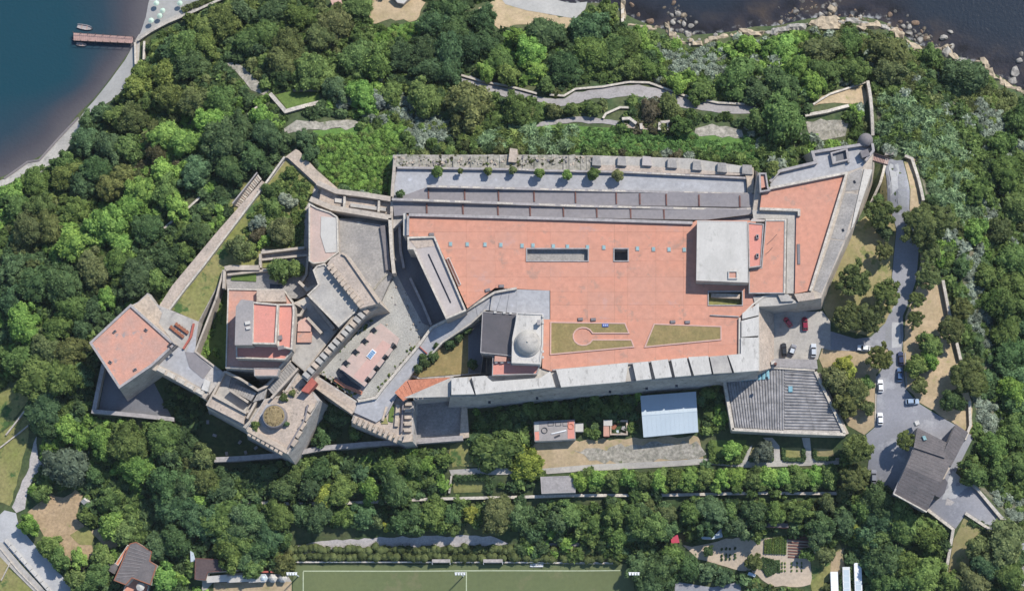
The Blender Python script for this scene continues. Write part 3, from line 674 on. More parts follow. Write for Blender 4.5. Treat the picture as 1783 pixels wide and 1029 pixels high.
def cells(poly, xs, ys):
    """cut a simple polygon into cells of a grid (per triangle, joined per cell)"""
    tri = tessellate_polygon([[Vector((p[0], p[1], 0)) for p in poly]]); out = {}
    for i in range(len(xs) - 1):
        for j in range(len(ys) - 1):
            for t in tri:
                c = clip_rect([poly[k] for k in t], xs[i] + .08, ys[j] + .08, xs[i + 1] - .08, ys[j + 1] - .08)
                if len(c) > 2:
                    ar = abs(sum(c[k - 1][0] * c[k][1] - c[k][0] * c[k - 1][1] for k in range(len(c)))) / 2
                    if ar > .5: out.setdefault((i, j), []).append(c)
    return out
pxs = sorted([700, 757, 812, 862, 918, 958, 1023.5, 1070, 1093, 1142, 1190, 1234, 1292, 1330]); pys = [360, 404, 434, 454, 482, 508, 531, 556, 600, 660]
D('terracotta_warm', (.54, .243, .162), (.485, .237, .163), scale=.09, fine=.10, fscale=.5, stain=(.40, .22, .16), sscale=.22, sth=.565, rough=.8)
D('terracotta_dull', (.525, .249, .170), (.48, .243, .172), scale=.09, fine=.10, fscale=.5, stain=(.465, .255, .20), sscale=.2, sth=.56, rough=.8)
slab_rng = random.Random(3)
holes = [(918, 434, 1023.5, 454), (1070, 434, 1093, 454), (1234, 508, 1292, 531)]
for (i, j), cs in cells(pave, pxs, pys).items():
    cx, cy = (pxs[i] + pxs[i + 1]) / 2, (pys[j] + pys[j + 1]) / 2
    if any(h[0] < cx < h[2] and h[1] < cy < h[3] for h in holes): continue
    m = MB()
    for c in cs: m.prism(XY(c, TZ), TZ - .4, TZ + .02)
    m.build('paving_slab', slab_rng.choice(['terracotta', 'terracotta', 'terracotta_warm', 'terracotta_dull']), r)

MB().prism(XY([(703,692),(784,657),(820,655),(850,654),(944,641),(960,646),(1100,633),(1290,617),(1292,552),(1308,538),(1322,527),(1323,645),(1275,650.5),(968,675.5),(827,689.5),(784,690)], TZ), TZ - 1.0, TZ - .55, 0, 0, 0).build('gun_platform', 'pale_concrete', r)
for (x0, y0, x1, y1), dep, fm in ((holes[0], 1.5, 'concrete'), (holes[1], 4.5, 'dark_paving')):
    q = [(x0, y0), (x1, y0), (x1, y1), (x0, y1)]; xy = XY(q, TZ)
    MB().prism([(p.x, p.y) for p in xy], TZ - dep - .3, TZ - dep).build('light_well_floor', fm, r)
    MB().ring(offset([(p.x, p.y) for p in reversed(xy)], -.35), .35, TZ - dep - .3, TZ + .28).build('light_well_kerb', 'coping_grey', r)
# stair well: green bed, sloped ramp and kerb
xy = XY([(1234,508),(1292,508),(1292,531),(1234,531)], TZ); MB().prism(xy, TZ - 2.6, TZ - 2.2).build('light_well_floor', 'rough_grass', r)
MB().ring(offset([(p.x, p.y) for p in reversed(xy)], -.3), .3, TZ - 2.5, TZ + .25).build('light_well_kerb', 'coping_grey', r)
MB().ribbon(XY([(1238,514),(1288,517)], TZ - 1), 1.4, TZ - 2.3, [TZ - 1.0, TZ - .3]).build('light_well_ramp', 'limestone', r)
# parapets of the deck
for pts, z, w, mt in (([(712,374),(980,381),(1206,388)], TZ + .9, .9, 'coping_grey'), ([(710.5,376),(710,410)], TZ + .9, .7, 'coping_grey'),
                      ([(1237,548.5),(1287,551)], TZ + .5, .3, 'coping_grey'), ([(1288,553),(1287.6,616)], TZ + .8, .6, 'plaster'), ([(1366,511),(1330,516),(1311,530),(1292,549)], TZ + .7, .5, 'plaster')):
    MB().ribbon(XY(pts, z), w, TZ - .1, z).build('parapet', mt, r)
MB().ribbon(XY([(1288,617.5),(1100,632.5),(962,644)], TZ + .3), .4, TZ - .1, TZ + .3).build('kerb', 'coping_grey', r)
# roof lights along the deck
for x, y in ((784.5,425),(813.6,425.5),(844.5,426),(872,426.6),(909,428),(928,427.5),(963.5,429),(988,429.5),(1023,430.5),(1051.5,431),(1110,433),(1138,434),(1165,434.5),(1191.6,435)):
    p = W(x, y, TZ + .2); k = MB().box((p.x, p.y, TZ), (1.15, 1.45, .22), 0).build('roof_light', 'coping_grey', r)
    MB().box((p.x, p.y, TZ + .2), (.85, 1.15, .10), 0, taper=.85).build('pane', 'glass_teal', k)
for x, y in ((751,408),(873,498),(849,505),(1010.5,555.5),(1033,556),(1171.5,560),(1197,560.5)):
    p = W(x, y, TZ + .4); MB().box((p.x, p.y, TZ), (1.7, 1.05, .55), .05 if y > 540 else .3 if x == 849 else 0, taper=.8).build('vent', 'stone_vent', r)
# dark bench against the hall side
xy = XY([(777,450),(782,448),(803,495),(798,498)], TZ + .5); MB().prism(xy, TZ, TZ + .5).build('bench', 'white_render', r)
xy = XY([(778.3,451),(781.6,449.6),(801.6,495),(798.6,496.4)], TZ + .56); MB().prism(xy, TZ + .4, TZ + .56).build('bench_top', 'drain_brown', r)
# gun embrasures: sloping merlons with open gaps between them
MER = [[(786,658.5),(815,657),(826,686),(786,687)], [(821,655.5),(845,654),(857,664),(941.5,657.5),(958,646),(967,673.5),(828.5,686.5)],
 [(968,643.5),(1094,631),(1089,664.5),(977,674)], [(1101.5,632.5),(1128.5,629),(1134.5,659.5),(1108,662.5)], [(1133.5,628.5),(1162.5,625),(1170,656),(1141,659)],
 [(1168.5,625.5),(1195.5,622.5),(1203.5,653.5),(1175.5,656)], [(1198.5,621.5),(1233,619.5),(1239,650.5),(1208.5,653.5)], [(1235.5,620.5),(1265.5,618.5),(1274.5,648.5),(1242.5,650.5)],
 [(1267.5,618),(1290,616),(1290,588),(1321,587.5),(1321,645),(1278.5,648.5)], [(1291,558.5),(1321,551),(1321,584),(1291,587)], [(1292.5,545.5),(1321.5,528),(1321.5,548.5),(1292.5,555.5)]]
for k, q in enumerate(MER):
    n = len(q); cy = sum(p[1] for p in q) / n
    MB().prism(XY(q, TZ + 1.3), TZ - .6, TZ + 1.35).build('merlon', 'pale_concrete' if k in (7,) else 'white_render', r)
for x in (852, 935, 1062, 1126, 1178, 1335):          # drain openings low on the long wall
    t = (x - 827) / 448; p = W(x, 688 - t * 39 + 8, 29); MB().box((p.x, p.y - 1.0, 27.6), (.8, .7, .9)).build('drain_hole', 'glass_dark', r)
MB().prism([W(*p).to_2d() for p in ((1319,527,31.6),(1348,543,20.1),(1347,640,20.1),(1319,647,31.6))], 12, [31.6, 20.4, 20.4, 31.6]).build('buttress_face', 'tan_floor', r)

# ---- grass plots on the deck, edged in stone
def plot(px, label, inner=None):
    q = roots('grass_plot', label, 'lawn', (sum(p[0] for p in px) / len(px), sum(p[1] for p in px) / len(px)), TZ, TZ, 'grass plots on the terracotta terrace')
    xy = XY(px, TZ + .3)
    MB().ring([(p.x, p.y) for p in xy], .38, TZ, TZ + .32).build('kerb', 'pink_panel', q)
    if not ccw(xy): xy.reverse()
    MB().prism(offset(xy, .34), TZ, TZ + .22).build('turf', 'lawn', q); return q
circ = [(1015.5 + 16.5 * math.cos(math.radians(a)), 585.5 + 14.5 * math.sin(math.radians(a))) for a in range(-24, -337, -24)]
q = plot([(958,560),(1089,562),(1096.5,581),(1031,581)] + circ[0:] + [(1031,590.5),(1100,590.5),(1105,604.5),(957.5,618)], 'grass plot with a round paved bay cut into it, beside the domed chapel')
plot([(1138.5,563),(1256.5,567.4),(1256.5,592),(1121.5,605)], 'plain four-sided grass plot with a slanted left edge, nearer the car park')
p = W(1054, 566, TZ + .6); b = thing('notice_board', 'small blue notice board on the grass plot with the round bay', 'sign', (p.x, p.y, TZ))
MB().box((p.x, p.y, TZ + .22), (1.9, 1.0, .25)).build('panel', 'banner_blue', b)
for dx in (-.55, 0, .55): MB().box((p.x + dx, p.y, TZ + .45), (.3, .5, .06)).build('picture', 'metal_blue', b)
MB().tube((p.x, p.y, TZ), (p.x, p.y, TZ + .3), .06).build('post', 'iron', b)

# ---- grey paved terrace and the ramp road
ap = thing('paved_ramp', 'grey paved ramp climbing from the lower bastion to the terrace beside the domed chapel', 'ramp', (*W(780, 590, 25).to_2d(), 14))
MB().prism(XY([(900,504),(957,506),(957,556),(946,556),(899,546)], TZ), 14, TZ + .04).build('landing', 'grey_paving', ap)
segs = [((624,700),(590,752),24.0)]
rl = [(900,503,32.0),(862,510,31.2),(814,540,29.6),(752,571,27.2),(729,603,26.4),(700,637,25.6),(668,676,24.8),(655,693,24.6)]
rr_ = [(899,545.5,32.0),(846,540,31.2),(820,564,29.6),(770,597,27.2),(748,622,26.4),(722,645,25.6),(690,690,24.8),(672,724,24.6)]
for a, b, c, d in zip(rl, rl[1:], rr_[1:], rr_):
    q = [a, b, c, d]; MB().prism([W(*p).to_2d() for p in q], 14, [p[2] for p in q]).build('ramp_slab', 'grey_paving', ap)
MB().prism(XY([(624,699),(655,693),(672,724),(655,735),(617,718)], 24.6), 13, 24.6).build('landing', 'grey_paving', ap)
for t in range(1, 6):
    a = midedge((900,503), (814,540), t / 6); b = midedge((899,546), (820,564), t / 6); z = 32 - 2.4 * t / 6 + .05
    if t in (1, 2): a = midedge((900,504), (862,510), t / 3); b = midedge((899,545), (846,541), t / 3); z = 32 - .8 * t / 3 + .05
    MB().ribbon(XY([a, b], z), .14, z - .2, z + .03).build('joint_strip', 'dark_paving', ap)
MB().ribbon([W(*p).to_2d() for p in rl[:4]], .7, 14, [p[2] + 1.1 for p in rl[:4]]).build('parapet', 'coping', ap)
MB().ribbon([W(*p).to_2d() for p in rl[3:]] + [W(624,699,24.6).to_2d()], .8, 14, [p[2] + 1.1 for p in rl[3:]] + [25.7]).build('parapet', 'coping', ap)
MB().ribbon([W(*p).to_2d() for p in rr_[1:5]], .5, 14, [p[2] + .9 for p in rr_[1:5]]).build('parapet', 'coping', ap)
MB().ribbon([W(*p).to_2d() for p in rr_[4:]], .35, 14, [p[2] + .7 for p in rr_[4:]]).build('parapet', 'coping_grey', ap)
MB().ribbon([W(731,604,26.5).to_2d(), W(744,616,26.5).to_2d()], .3, 26, 26.9).build('barrier', 'brick_red', ap)

# ---- chapel with the dome
ch = roots('chapel', 'pale domed chapel with a flat black side roof beside the terrace lawns', 'chapel', (919, 590), 37)
block(ch, [(900,545),(946,547),(945,600),(940.5,634),(891,632),(892,590),(898,560)], 37, 22, 'plaster', 'white_render', (.35, .35), 0, 'white_render', 'main_roof', 'wall', 'parapet')
p = W(919, 598, 37.2); d = MB().lathe((p.x, p.y, 37.05), [(4.1, 0), (4.1, .5), (3.75, .55), (3.6, 1.0), (3.2, 1.75), (2.5, 2.35), (1.5, 2.8), (.5, 3.0), (.1, 3.02)], 32).build('dome', 'pale_concrete', ch, smooth=True)
MB().lathe((p.x, p.y, 40.0), [(.28, 0), (.28, .25), (.08, .5)], 10).build('finial', 'coping', d)
p = W(938.5, 562, 38); MB().box((p.x, p.y, 37), (.9, 1.3, 1.7)).build('chimney', 'white_render', ch); MB().box((p.x, p.y, 38.7), (1.1, 1.5, .2)).build('chimney_cap', 'coping_grey', ch)
for y in (551, 562, 612, 622): p = W(945.5, y, 37.3); MB().box((p.x, p.y, 36.8), (.5, .7, .9)).build('pinnacle', 'white_render', ch)
for x in (862, 878, 889): p = W(x, 542 + (x - 840) * .07, 35.6); MB().box((p.x, p.y, 34.6), (.8, .5, .9)).build('pinnacle', 'white_render', ch)
block(ch, [(840,542.6),(899,547),(897,575),(891,620),(836.5,614)], 35, 20, 'wall_stone', 'roof_black', (.25, .18), 0, 'coping_grey', 'side_roof', 'side_wall', 'side_parapet')
block(ch, [(858,618.6),(890,622),(891,634),(940,636),(935,651.5),(857,654)], 33.4, 20, 'plaster', 'red_roof', (.3, .45), 0, 'coping_grey', 'annex_roof', 'annex_wall', 'annex_parapet')
block(ch, [(862,619),(882,620),(881,629),(861,629)], 34.6, 33.3, 'plaster', 'terracotta_pale', None, 0, rname='stair_roof', wname='stair_wall')
for x in (864, 874, 886): p = W(x, 630.5, 34.2); MB().box((p.x, p.y, 33.4), (.9, .5, .9)).build('chimney', 'white_render', ch)

# ---- the white flat-roofed block with red side roofs
wb = roots('flat_roofed_block', 'large square white flat-roofed block rising from the terracotta terrace', 'building', (1255, 437), 37)
block(wb, [(1214,384.5),(1301,386),(1303,492),(1212.5,488.5)], 36.6, TZ - .2, 'wall_pale', 'white_sheet', (.25, .14), 0, 'white_sheet')
p = [(1268,472),(1284,472),(1284,486),(1268,486)]; MB().ring([(v.x, v.y) for v in XY(p, 36.8)], .3, 36.6, 37.15).build('roof_hatch', 'white_sheet', wb)
MB().prism(offset([(v.x, v.y) for v in reversed(XY(p, 36.7))], .3), 36.6, 36.72).build('hatch_floor', 'terracotta_pale', wb)
block(wb, [(1302,388),(1330,390.5),(1325,464),(1304,467)], 35, TZ - .2, 'wall_pale', 'red_roof', (.35, .3), 0, 'coping_grey', 'low_roof', 'low_wall', 'low_parapet')
for y in (412, 445): p = W(1319, y, 35.8); c = MB().box((p.x, p.y, 35), (.8, 1.3, .9)).build('chimney', 'coping_grey', wb); MB().box((p.x, p.y, 35.9), (.5, .9, .05)).build('flue', 'glass_dark', c)
block(wb, [(1333,384.5),(1367,384.5),(1365,511),(1304,511),(1304,470),(1326,466)], 33.6, TZ - .5, 'wall_pale', 'terracotta', (.3, .2), 0, 'coping_grey', 'deck_roof', 'deck_wall', 'deck_parapet')
for x, y, l in ((1344,417,1.6),(1339,437,1.1)): p = W(x, y, 33.7); MB().ribbon([(p.x - l, p.y - l), (p.x, p.y - .2), (p.x + l, p.y + l)], .12, 33.6, 33.85).build('roof_pipe', 'iron', wb)

# ---- upper terracotta bastion on the right, wall walk and gatehouse
bs = roots('entrance_bastion', 'wedge-shaped bastion with a terracotta deck and grey wall walk beside the entrance road', 'bastion', (1430, 400), 33)
outer = [(1320,300),(1340,328),(1362,300),(1424,284),(1414,263),(1520,250),(1521,262),(1517,296),(1482,399),(1440,492),(1430,519),(1394,524),(1310,520),(1310,372)]
MB().prism(XY(outer, 31.2), 13, 31.2, .14).build('wall', 'wall_pale', bs)
EXC.append([(p.x, p.y) for p in XY(outer, 31)])
MB().prism(XY([(1323,364),(1326,340),(1340,328),(1474,302),(1411,506),(1384,511),(1386.5,378),(1391,367)], 32.6), 31.1, 32.6).build('deck', 'terracotta', bs)
MB().prism(XY([(1310,366),(1390,366.5),(1386,378),(1383,511),(1369,511),(1371,381),(1312,381)], 32), 31.1, 32.0).build('passage', 'pale_concrete', bs)
MB().prism(XY([(1310,380.5),(1333,383),(1333,386),(1306,386)], 32.1), 31.1, 32.1).build('passage', 'taupe_floor', bs)
MB().ribbon(XY([(1323,363.5),(1391.5,366),(1391.5,376)], 33.4), .8, 31.2, 33.4).build('passage_wall', 'coping', bs)
MB().ribbon(XY([(1333,383.5),(1368,383.5),(1366,511)], 33.4), .55, 31.2, 33.9).build('passage_wall', 'coping', bs)
MB().ribbon(XY([(1340,328),(1474.5,301),(1443,403),(1411,506)], 33.7), .75, 31.2, 33.7).build('parapet', 'coping', bs)
MB().prism(XY([(1388,425),(1393,425),(1393.5,460),(1389,460)], 32.8), 32.4, 32.9).build('bench', 'stone_vent', bs)
MB().prism(XY([(1323,303),(1333,303),(1336,325),(1324,328)], 33.3), 31.1, 33.3).build('turret', 'terracotta_pale', bs)
MB().ring([(p.x, p.y) for p in XY([(1321.5,301),(1334.5,301),(1338.5,327),(1342,332),(1323,335)], 34)], .5, 31.1, 34).build('turret_parapet', 'coping_grey', bs)
for z, q in ((31.28, [(1476,304),(1503,292),(1497,330),(1472,334)]), (31.28, [(1471,336),(1496,339),(1470,418),(1447,415)]), (31.28, [(1446,417),(1469,420),(1440,490),(1430,510),(1416,505)])):
    MB().prism(XY(q, z), 31.1, z).build('walkway_slab', 'concrete', bs)
MB().prism(XY([(1505,294),(1519,296),(1486,394),(1482,399),(1490,360),(1497,330)], 31.6), 31, 31.6).build('sloping_parapet', 'plaster', bs)
MB().prism(XY([(1340,312),(1362,302),(1424,286),(1418,270),(1510,254),(1503,290),(1474,300),(1342,327)], 31.25), 31.1, 31.26).build('walkway_slab', 'grey_paving', bs)
MB().ribbon(XY([(1341,316),(1357,298),(1420,283),(1415,265),(1519,249)], 32.6), .9, 29, 32.6).build('parapet', 'coping_grey', bs)
MB().ribbon(XY([(1474,258),(1478,283)], 32.4), .6, 31, 32.4).build('parapet', 'coping_grey', bs)
MB().prism(XY([(1455,268),(1473,262),(1476,276),(1456,281)], 31.3), 31.1, 31.34).build('stair_opening', 'dark_paving', bs)
MB().ring([(p.x, p.y) for p in XY([(1446,266),(1475,258),(1478,279),(1450,286)], 32.5)], .5, 31.1, 32.5).build('stair_kerb', 'coping_grey', bs)
p = W(1508, 243, 33); MB().lathe((p.x, p.y, 24), [(2.3, 0), (2.3, 8), (2.2, 8.6), (1.7, 9.3), (.9, 9.8), (.1, 10)], 20).build('sentry_turret', 'stone_vent', bs, smooth=True)
MB().ribbon(XY([(1519,250),(1521,262),(1507,280)], 33.0), .8, 30, 33.0).build('gate_wall', 'coping_grey', bs)
MB().box((*W(1506, 268, 33).to_2d(), 31.2), (2.6, 2.2, 2.2), .3).build('gate_arch', 'stone_vent', bs)
for x, y in ((1488,317),(1468,401)): p = W(x, y, 31.3); MB().box((p.x, p.y, 31.25), (.6, .9, .25), .4).build('hatch', 'glass_dark', bs)
MB().prism(XY([(1311,516),(1366,512),(1390,527),(1356,532),(1316,534)], 32.4), 20, 32.4).build('gun_platform', 'pale_concrete', bs)
MB().prism(XY([(1354,512),(1372,512),(1382,524),(1360,525)], 33.2), 32.3, 33.2).build('merlon', 'pale_concrete', bs)
MB().prism(XY([(1383,512),(1416,508),(1420,521),(1390,525)], 33.1), 31, 33.1).build('merlon', 'tan_floor', bs)
br = roots('plank_bridge', 'brown plank footbridge crossing the dry moat to the gatehouse', 'bridge', (1532, 274), 29.5, 20)
for k in range(12):
    t0, t1 = k / 12 + .006, (k + .82) / 12; a, b, c, d = (1517,265), (1549,275), (1546,287), (1514,278)
    MB().prism(XY([midedge(a, b, t0), midedge(a, b, t1), midedge(d, c, t1), midedge(d, c, t0)], 29.4), 29.2, 29.4).build('plank', 'deck', br)
for a, b in (((1517,265),(1549,275)), ((1514,278),(1546,287))):
    MB().ribbon(XY([a, b], 30.3), .14, 29.1, 30.3).build('railing', 'deck_dark', br)
terr_wall('boundary_wall', [(1544,276),(1533,318),(1510,368)], .8, 1.2, ['wall_pale', 'coping'], 'pale wall along the moat edge, left of the road by the plank bridge')
terr_wall('boundary_wall', [(1541,268),(1556,267)], .9, 2.2, ['wall_pale', 'coping'], 'short thick gate pier wall beside the plank bridge, on the bridge side')
terr_wall('boundary_wall', [(1576,271),(1588,276),(1608,349)], .9, 1.8, ['wall_pale', 'coping'], 'long pale wall along the outer edge of the road, above the big umbrella pine')

# ---- terraces and ramps behind the deck
nt = roots('garden_terrace', 'long grey terrace with clipped trees and two ramps behind the terracotta deck', 'terrace', (1000, 320), 27)
MB().prism(XY([(684,270),(890,270),(1030,271),(1200,276),(1312,292),(1316,380),(712,378),(682,400)], 26.9), 14, 26.9, .10).build('wall', 'wall_stone', nt)
EXC.append([(p.x, p.y) for p in XY([(684,270),(890,270),(1030,271),(1200,276),(1312,292),(1316,380),(712,378),(682,400)], 26.9)])
MB().prism(XY([(692,294),(950,298),(1085,301),(1298,312),(1300,338),(1000,331),(745,325),(740,340),(683,342)], 27.1), 26.5, 27.1).build('paving', 'grey_paving', nt)
MB().prism(XY([(740,327),(1000,333),(1314,341),(1316,364),(1000,358),(684,347)], 27.5), 26.5, [27.3, 28.4, 29.6, 29.6, 28.4, 27.3]).build('ramp', 'ramp_paving', nt)
MB().prism(XY([(684,351),(1000,361),(1318,368),(1312,388),(1212,385),(1000,381),(712,374),(686,376)], 28.5), 26.5, [28.2, 29.2, 30.4, 30.6, 30.2, 29.3, 28.4, 28.2]).build('ramp', 'ramp_paving', nt)
for pts, z, w in (([(744,324.5),(1000,331),(1310,338)], 29.0, .75), ([(682,347),(1000,358.5),(1280,365),(1318,363)], 30.0, .8), ([(692,292),(900,295),(940,297),(1085,299.5),(1300,310)], 28.2, .65)):
    MB().ribbon(XY(pts, z), w, 26.6, z).build('ramp_wall', 'coping_grey', nt)
    rg = random.Random(int(z * 10)); n = 26
    for k in range(n):
        if rg.random() < .55:
            L = len(pts) - 1; t = k / n * L; i = int(t); a = midedge(pts[i], pts[i + 1], t - i); t2 = min(L - 1e-6, t + L * .75 / n); j = int(t2); b = midedge(pts[j], pts[j + 1], t2 - j)
            MB().ribbon(XY([a, b], z + .05), w * .7, z - .1, z + .06).build('coping_stone', 'coping', nt)
for x in (746, 809, 868, 930, 1002, 1073, 1114, 1160, 1217, 1288):
    t = (x - 744) / 566; z = 27.45 + 2.2 * t; MB().ribbon(XY([(x, 328.5 + 13 * t), (x + .5, 346.5 + 15 * t)], z), .42, z - .4, z + .22).build('drain_strip', 'drain_brown', nt)
for x in (743, 806, 867, 923, 981, 1039, 1098, 1156):
    t = (x - 700) / 566; z = 28.45 + 1.75 * t; MB().ribbon(XY([(x, 353.5 + 14 * t), (x + .5, 371.5 + 12.5 * t)], z), .42, z - .4, z + .22).build('drain_strip', 'drain_brown', nt)
# weathered outer wall top, built as lumpy courses
rg = random.Random(5)
for k in range(34):
    a = 688 + k * 10.1; b = a + 10.4; y0 = 271 - .0 + rg.uniform(-2, 1.5); z = 27.6 + rg.uniform(-.3, .5)
    MB().prism(XY([(a, y0), (b, y0 + rg.uniform(-1.5, 1.5)), (b, 291 + (a - 688) * .018), (a, 291 + (a - 688) * .018)], z), 20, z).build('wall_top', 'rubble', nt)
    for _ in range(3): q_ = W(rg.uniform(a, b), rg.uniform(273, 288), z); MB().box((q_.x, q_.y, z - .05), (rg.uniform(.4, 1.3), rg.uniform(.3, .8), rg.uniform(.15, .5)), rg.uniform(0, 3), taper=.75).build('wall_block', rg.choice(['limestone', 'rubble', 'stone_vent']), nt)
MB().prism(XY([(888,258),(901,260),(899,283),(885,282)], 28.6), 18, 28.6).build('buttress', 'limestone', nt)
MB().prism(XY([(1032,288),(1076,288),(1130,290),(1300,303),(1310,296),(1306,306),(1200,303),(1090,299),(1034,297)], 28.0), 24, 28.0).build('wall_top', 'tan_floor', nt)
MB().prism(XY([(1031,274),(1200,276),(1308,292),(1304,302),(1200,297),(1032,292)], 27.7), 22, 27.7).build('embrasure_floor', 'pale_concrete', nt)
for x, w in ((1032, 13), (1076, 13), (1119, 14), (1163, 14), (1207, 13), (1250, 14), (1293, 16)):
    y = 272 + max(0, x - 1119) * .085; MB().prism(XY([(x, y), (x + w, y + 1), (x + w + 2, y + 17), (x - 1, y + 16)], 29.0), 24, 29.0).build('merlon', 'concrete' if x != 1119 else 'taupe_floor', nt)
MB().prism(XY([(1294,294),(1312,292),(1312,336),(1302,338),(1300,312)], 28.4), 18, 28.4).build('buttress', 'limestone', nt)
MB().ribbon(XY([(688,272),(683,330),(681,398)], 28), .9, 14, 28).build('end_wall', 'wall_pale', nt)
for x, y, rr, c in ((761,298,10,'mid'),(801,297.5,5,'olive'),(850,298,7.5,'oy'),(893,296.5,7.5,'olive'),(939,301,9,'mid'),(987,304,9,'bright'),(1033,302,11.5,'mid'),(1075,305,10,'olive'),(697,338,7.5,'dark')):
    tree(x, y, rr, c, 'round', 'clipped_tree', 2.6 if rr < 8 else 3.4, 'small tree', 27.1)

# ---- diagonal hall with sunken roof
hl = roots('ramp_hall', 'long slanted taupe hall with raised pale rim and a slit roof light', 'building', (760, 485), 35)
hp = [(709.5,413),(757,411.5),(812,541),(777,556),(720,434.5),(710,434.5)]
xy = XY(hp, 35); EXC.append([(p.x, p.y) for p in xy]); MB().prism(xy, 16, 34.2).build('wall', 'wall_pale', hl)
if not ccw(xy): xy.reverse()
MB().ring(offset(xy, -.03), .55, 33.9, 35.2).build('parapet', 'coping', hl)
MB().prism(offset(xy, .45), 34.15, 34.35).build('roof', 'taupe_floor', hl)
MB().prism(XY([(744.5,443),(747,442),(786,527),(783.5,528)], 34.4), 34.3, 34.42).build('roof_slit', 'glass_dark', hl)
MB().prism(XY([(711,415),(752,414),(758,428),(726,433)], 34.45), 34.3, 34.45).build('roof_fall', 'tan_floor', hl)
# ---- lower courts in the middle
ct = roots('cobbled_court', 'cobbled lower court around the pink pavilion, in the middle of the fortress', 'courtyard', (690, 560), 24)
court = [(546,640),(640,530),(590,440),(587,380),(680,380),(684,372),(712,374),(714,434),(780,556),(752,572),(655,694),(624,698)]
MB().prism(XY(court, 23.9), 12, 23.9).build('base', 'wall_stone', ct); EXC.append([(p.x, p.y) for p in XY(court, 24)])
floor('paving', [(546,643),(600,580),(661,530),(676,505),(686,478),(692,480),(735,562),(748,570),(652,690),(626,694)], 24.1, 'cobbles', ct, exc=False)
floor('paving', [(683,375),(706,372),(709,436),(722,436),(778,556),(750,568),(735,562),(692,480),(684,470)], 24.12, 'dark_paving', ct, exc=False)  # shadowed side of the court, its shade put into a darker paving colour
floor('paving', [(587,381),(668,392),(676,470),(684,478),(662,528),(640,500),(622,474),(592,442)], 26.2, 'concrete', ct, 2.2, exc=False)
MB().ribbon(XY([(666,393),(672,432),(676,470)], 27.2), 1.6, 24, 27.2).build('parapet', 'stone_vent', ct)
MB().ribbon(XY([(679,380),(682,440),(686,476)], 29), 1.1, 24, 29).build('parapet', 'coping', ct)
MB().ribbon(XY([(695,386),(697,436),(703,466)], 26), .8, 24, 26).build('dividing_wall', 'coping_grey', ct)
MB().ribbon(XY([(714,484),(736,530),(751,566)], 26), .8, 24, 26).build('dividing_wall', 'coping_grey', ct)
MB().prism(XY([(702,371),(707.5,371),(708,410),(702,410)], 32), 24, 31.6).build('stair_cover', 'white_sheet', ct)
MB().ribbon(XY([(676,476),(660,492),(648,508)], 26.7), .5, 24, 26.7).build('parapet', 'rubble', ct)
rg = random.Random(9)
for k in range(70):                                  # loose stones and ruts in the old paving
    x, y = rg.choice([(rg.uniform(560, 735), rg.uniform(490, 680)), (rg.uniform(622, 680), rg.uniform(450, 505))])
    if inside([(x, y)], [(548,645),(600,580),(661,530),(690,482),(735,562),(748,570),(652,690),(626,694)])[0] and not inside([(x, y)], [(655,555),(705,595),(635,685),(585,650)])[0]:
        p = W(x, y, 24.2); MB().box((p.x, p.y, 24.05), (rg.uniform(.3, .8), rg.uniform(.3, .7), rg.uniform(.15, .4)), rg.uniform(0, 3), taper=.7).build('paving_stone', rg.choice(['rubble', 'limestone', 'stone_vent']), ct)

EXC.append([(p.x, p.y) for p in XY([(1316,526),(1350,526),(1350,652),(1316,652)], 20)])
EXC.append([(p.x, p.y) for p in XY([(1512,262),(1545,270),(1530,320),(1508,372),(1478,420),(1470,400),(1500,320)], 16)])
rgw = np.random.default_rng(31)
ww = np.array([W(x, 273 + rgw.uniform(0, 15), 27.6)[:2] for x in rgw.uniform(690, 1028, 130)])
mass('wall_weeds', ww, np.full(130, 27.35), rgw.uniform(.25, .75, 130), lambda x, y: GREEN['olive'] if rgw.random() < .6 else GREEN['brown'], 20, .18, 'dry weeds growing on the crumbling top of the outer terrace wall', 'weeds', rgw)
def merlons(parent, a, b, n, z, h, size, mat='limestone', fill=.62, rz=None, name='merlon', taper=.85):
    A, Bq = W(*a, z + h), W(*b, z + h); d = (Bq - A); ang = math.atan2(d.y, d.x); L = d.length / n
    for k in range(n):
        p = A.lerp(Bq, (k + .5) / n); MB().box((p.x, p.y, z - .05), (L * fill, size, h + .05), ang, taper=taper).build(name, mat, parent)
# ---- pink pavilion in the court
pv = roots('pavilion', 'pink flat-roofed pavilion with notched edges and a blue roof light in the cobbled court', 'building', (640, 615), 30)
A, Bc, Cc, Dd = (661,561), (698,591), (635,673), (592,641)
def uv(u, v): a = midedge(A, Dd, u); b = midedge(Bc, Cc, u); return midedge(a, b, v)
nu = [.12, .215, .355, .45, .59, .685, .83, .925]; edge = []
for i in range(0, 8, 2): edge += [(nu[i], 1), (nu[i], .83), (nu[i + 1], .83), (nu[i + 1], 1)]
out = [(0, .06), (0, .94)] + [(u, v if u > 0 else v) for u, v in edge] + [(1.0, 1)] + [(1.0, 0)]
for i in range(7, -1, -2): out += [(nu[i], 0), (nu[i], .17), (nu[i - 1], .17), (nu[i - 1], 0)]
xy = XY([uv(u, v) for u, v in out], 29); EXC.append([(p.x, p.y) for p in xy])
MB().prism(XY([uv(.01, .18), uv(.01, .82), uv(.97, .82), uv(.97, .18)], 29), 23, 28.5).build('wall', 'wall_stone', pv)
MB().prism(xy, 28.3, 29.0).build('roof', 'pink_roof', pv)
MB().prism(XY([uv(.20, .5), uv(.18, .86), uv(.97, .86), uv(.97, .5)], 29.05), 28.9, 29.05).build('roof_panel', 'pink_panel', pv)
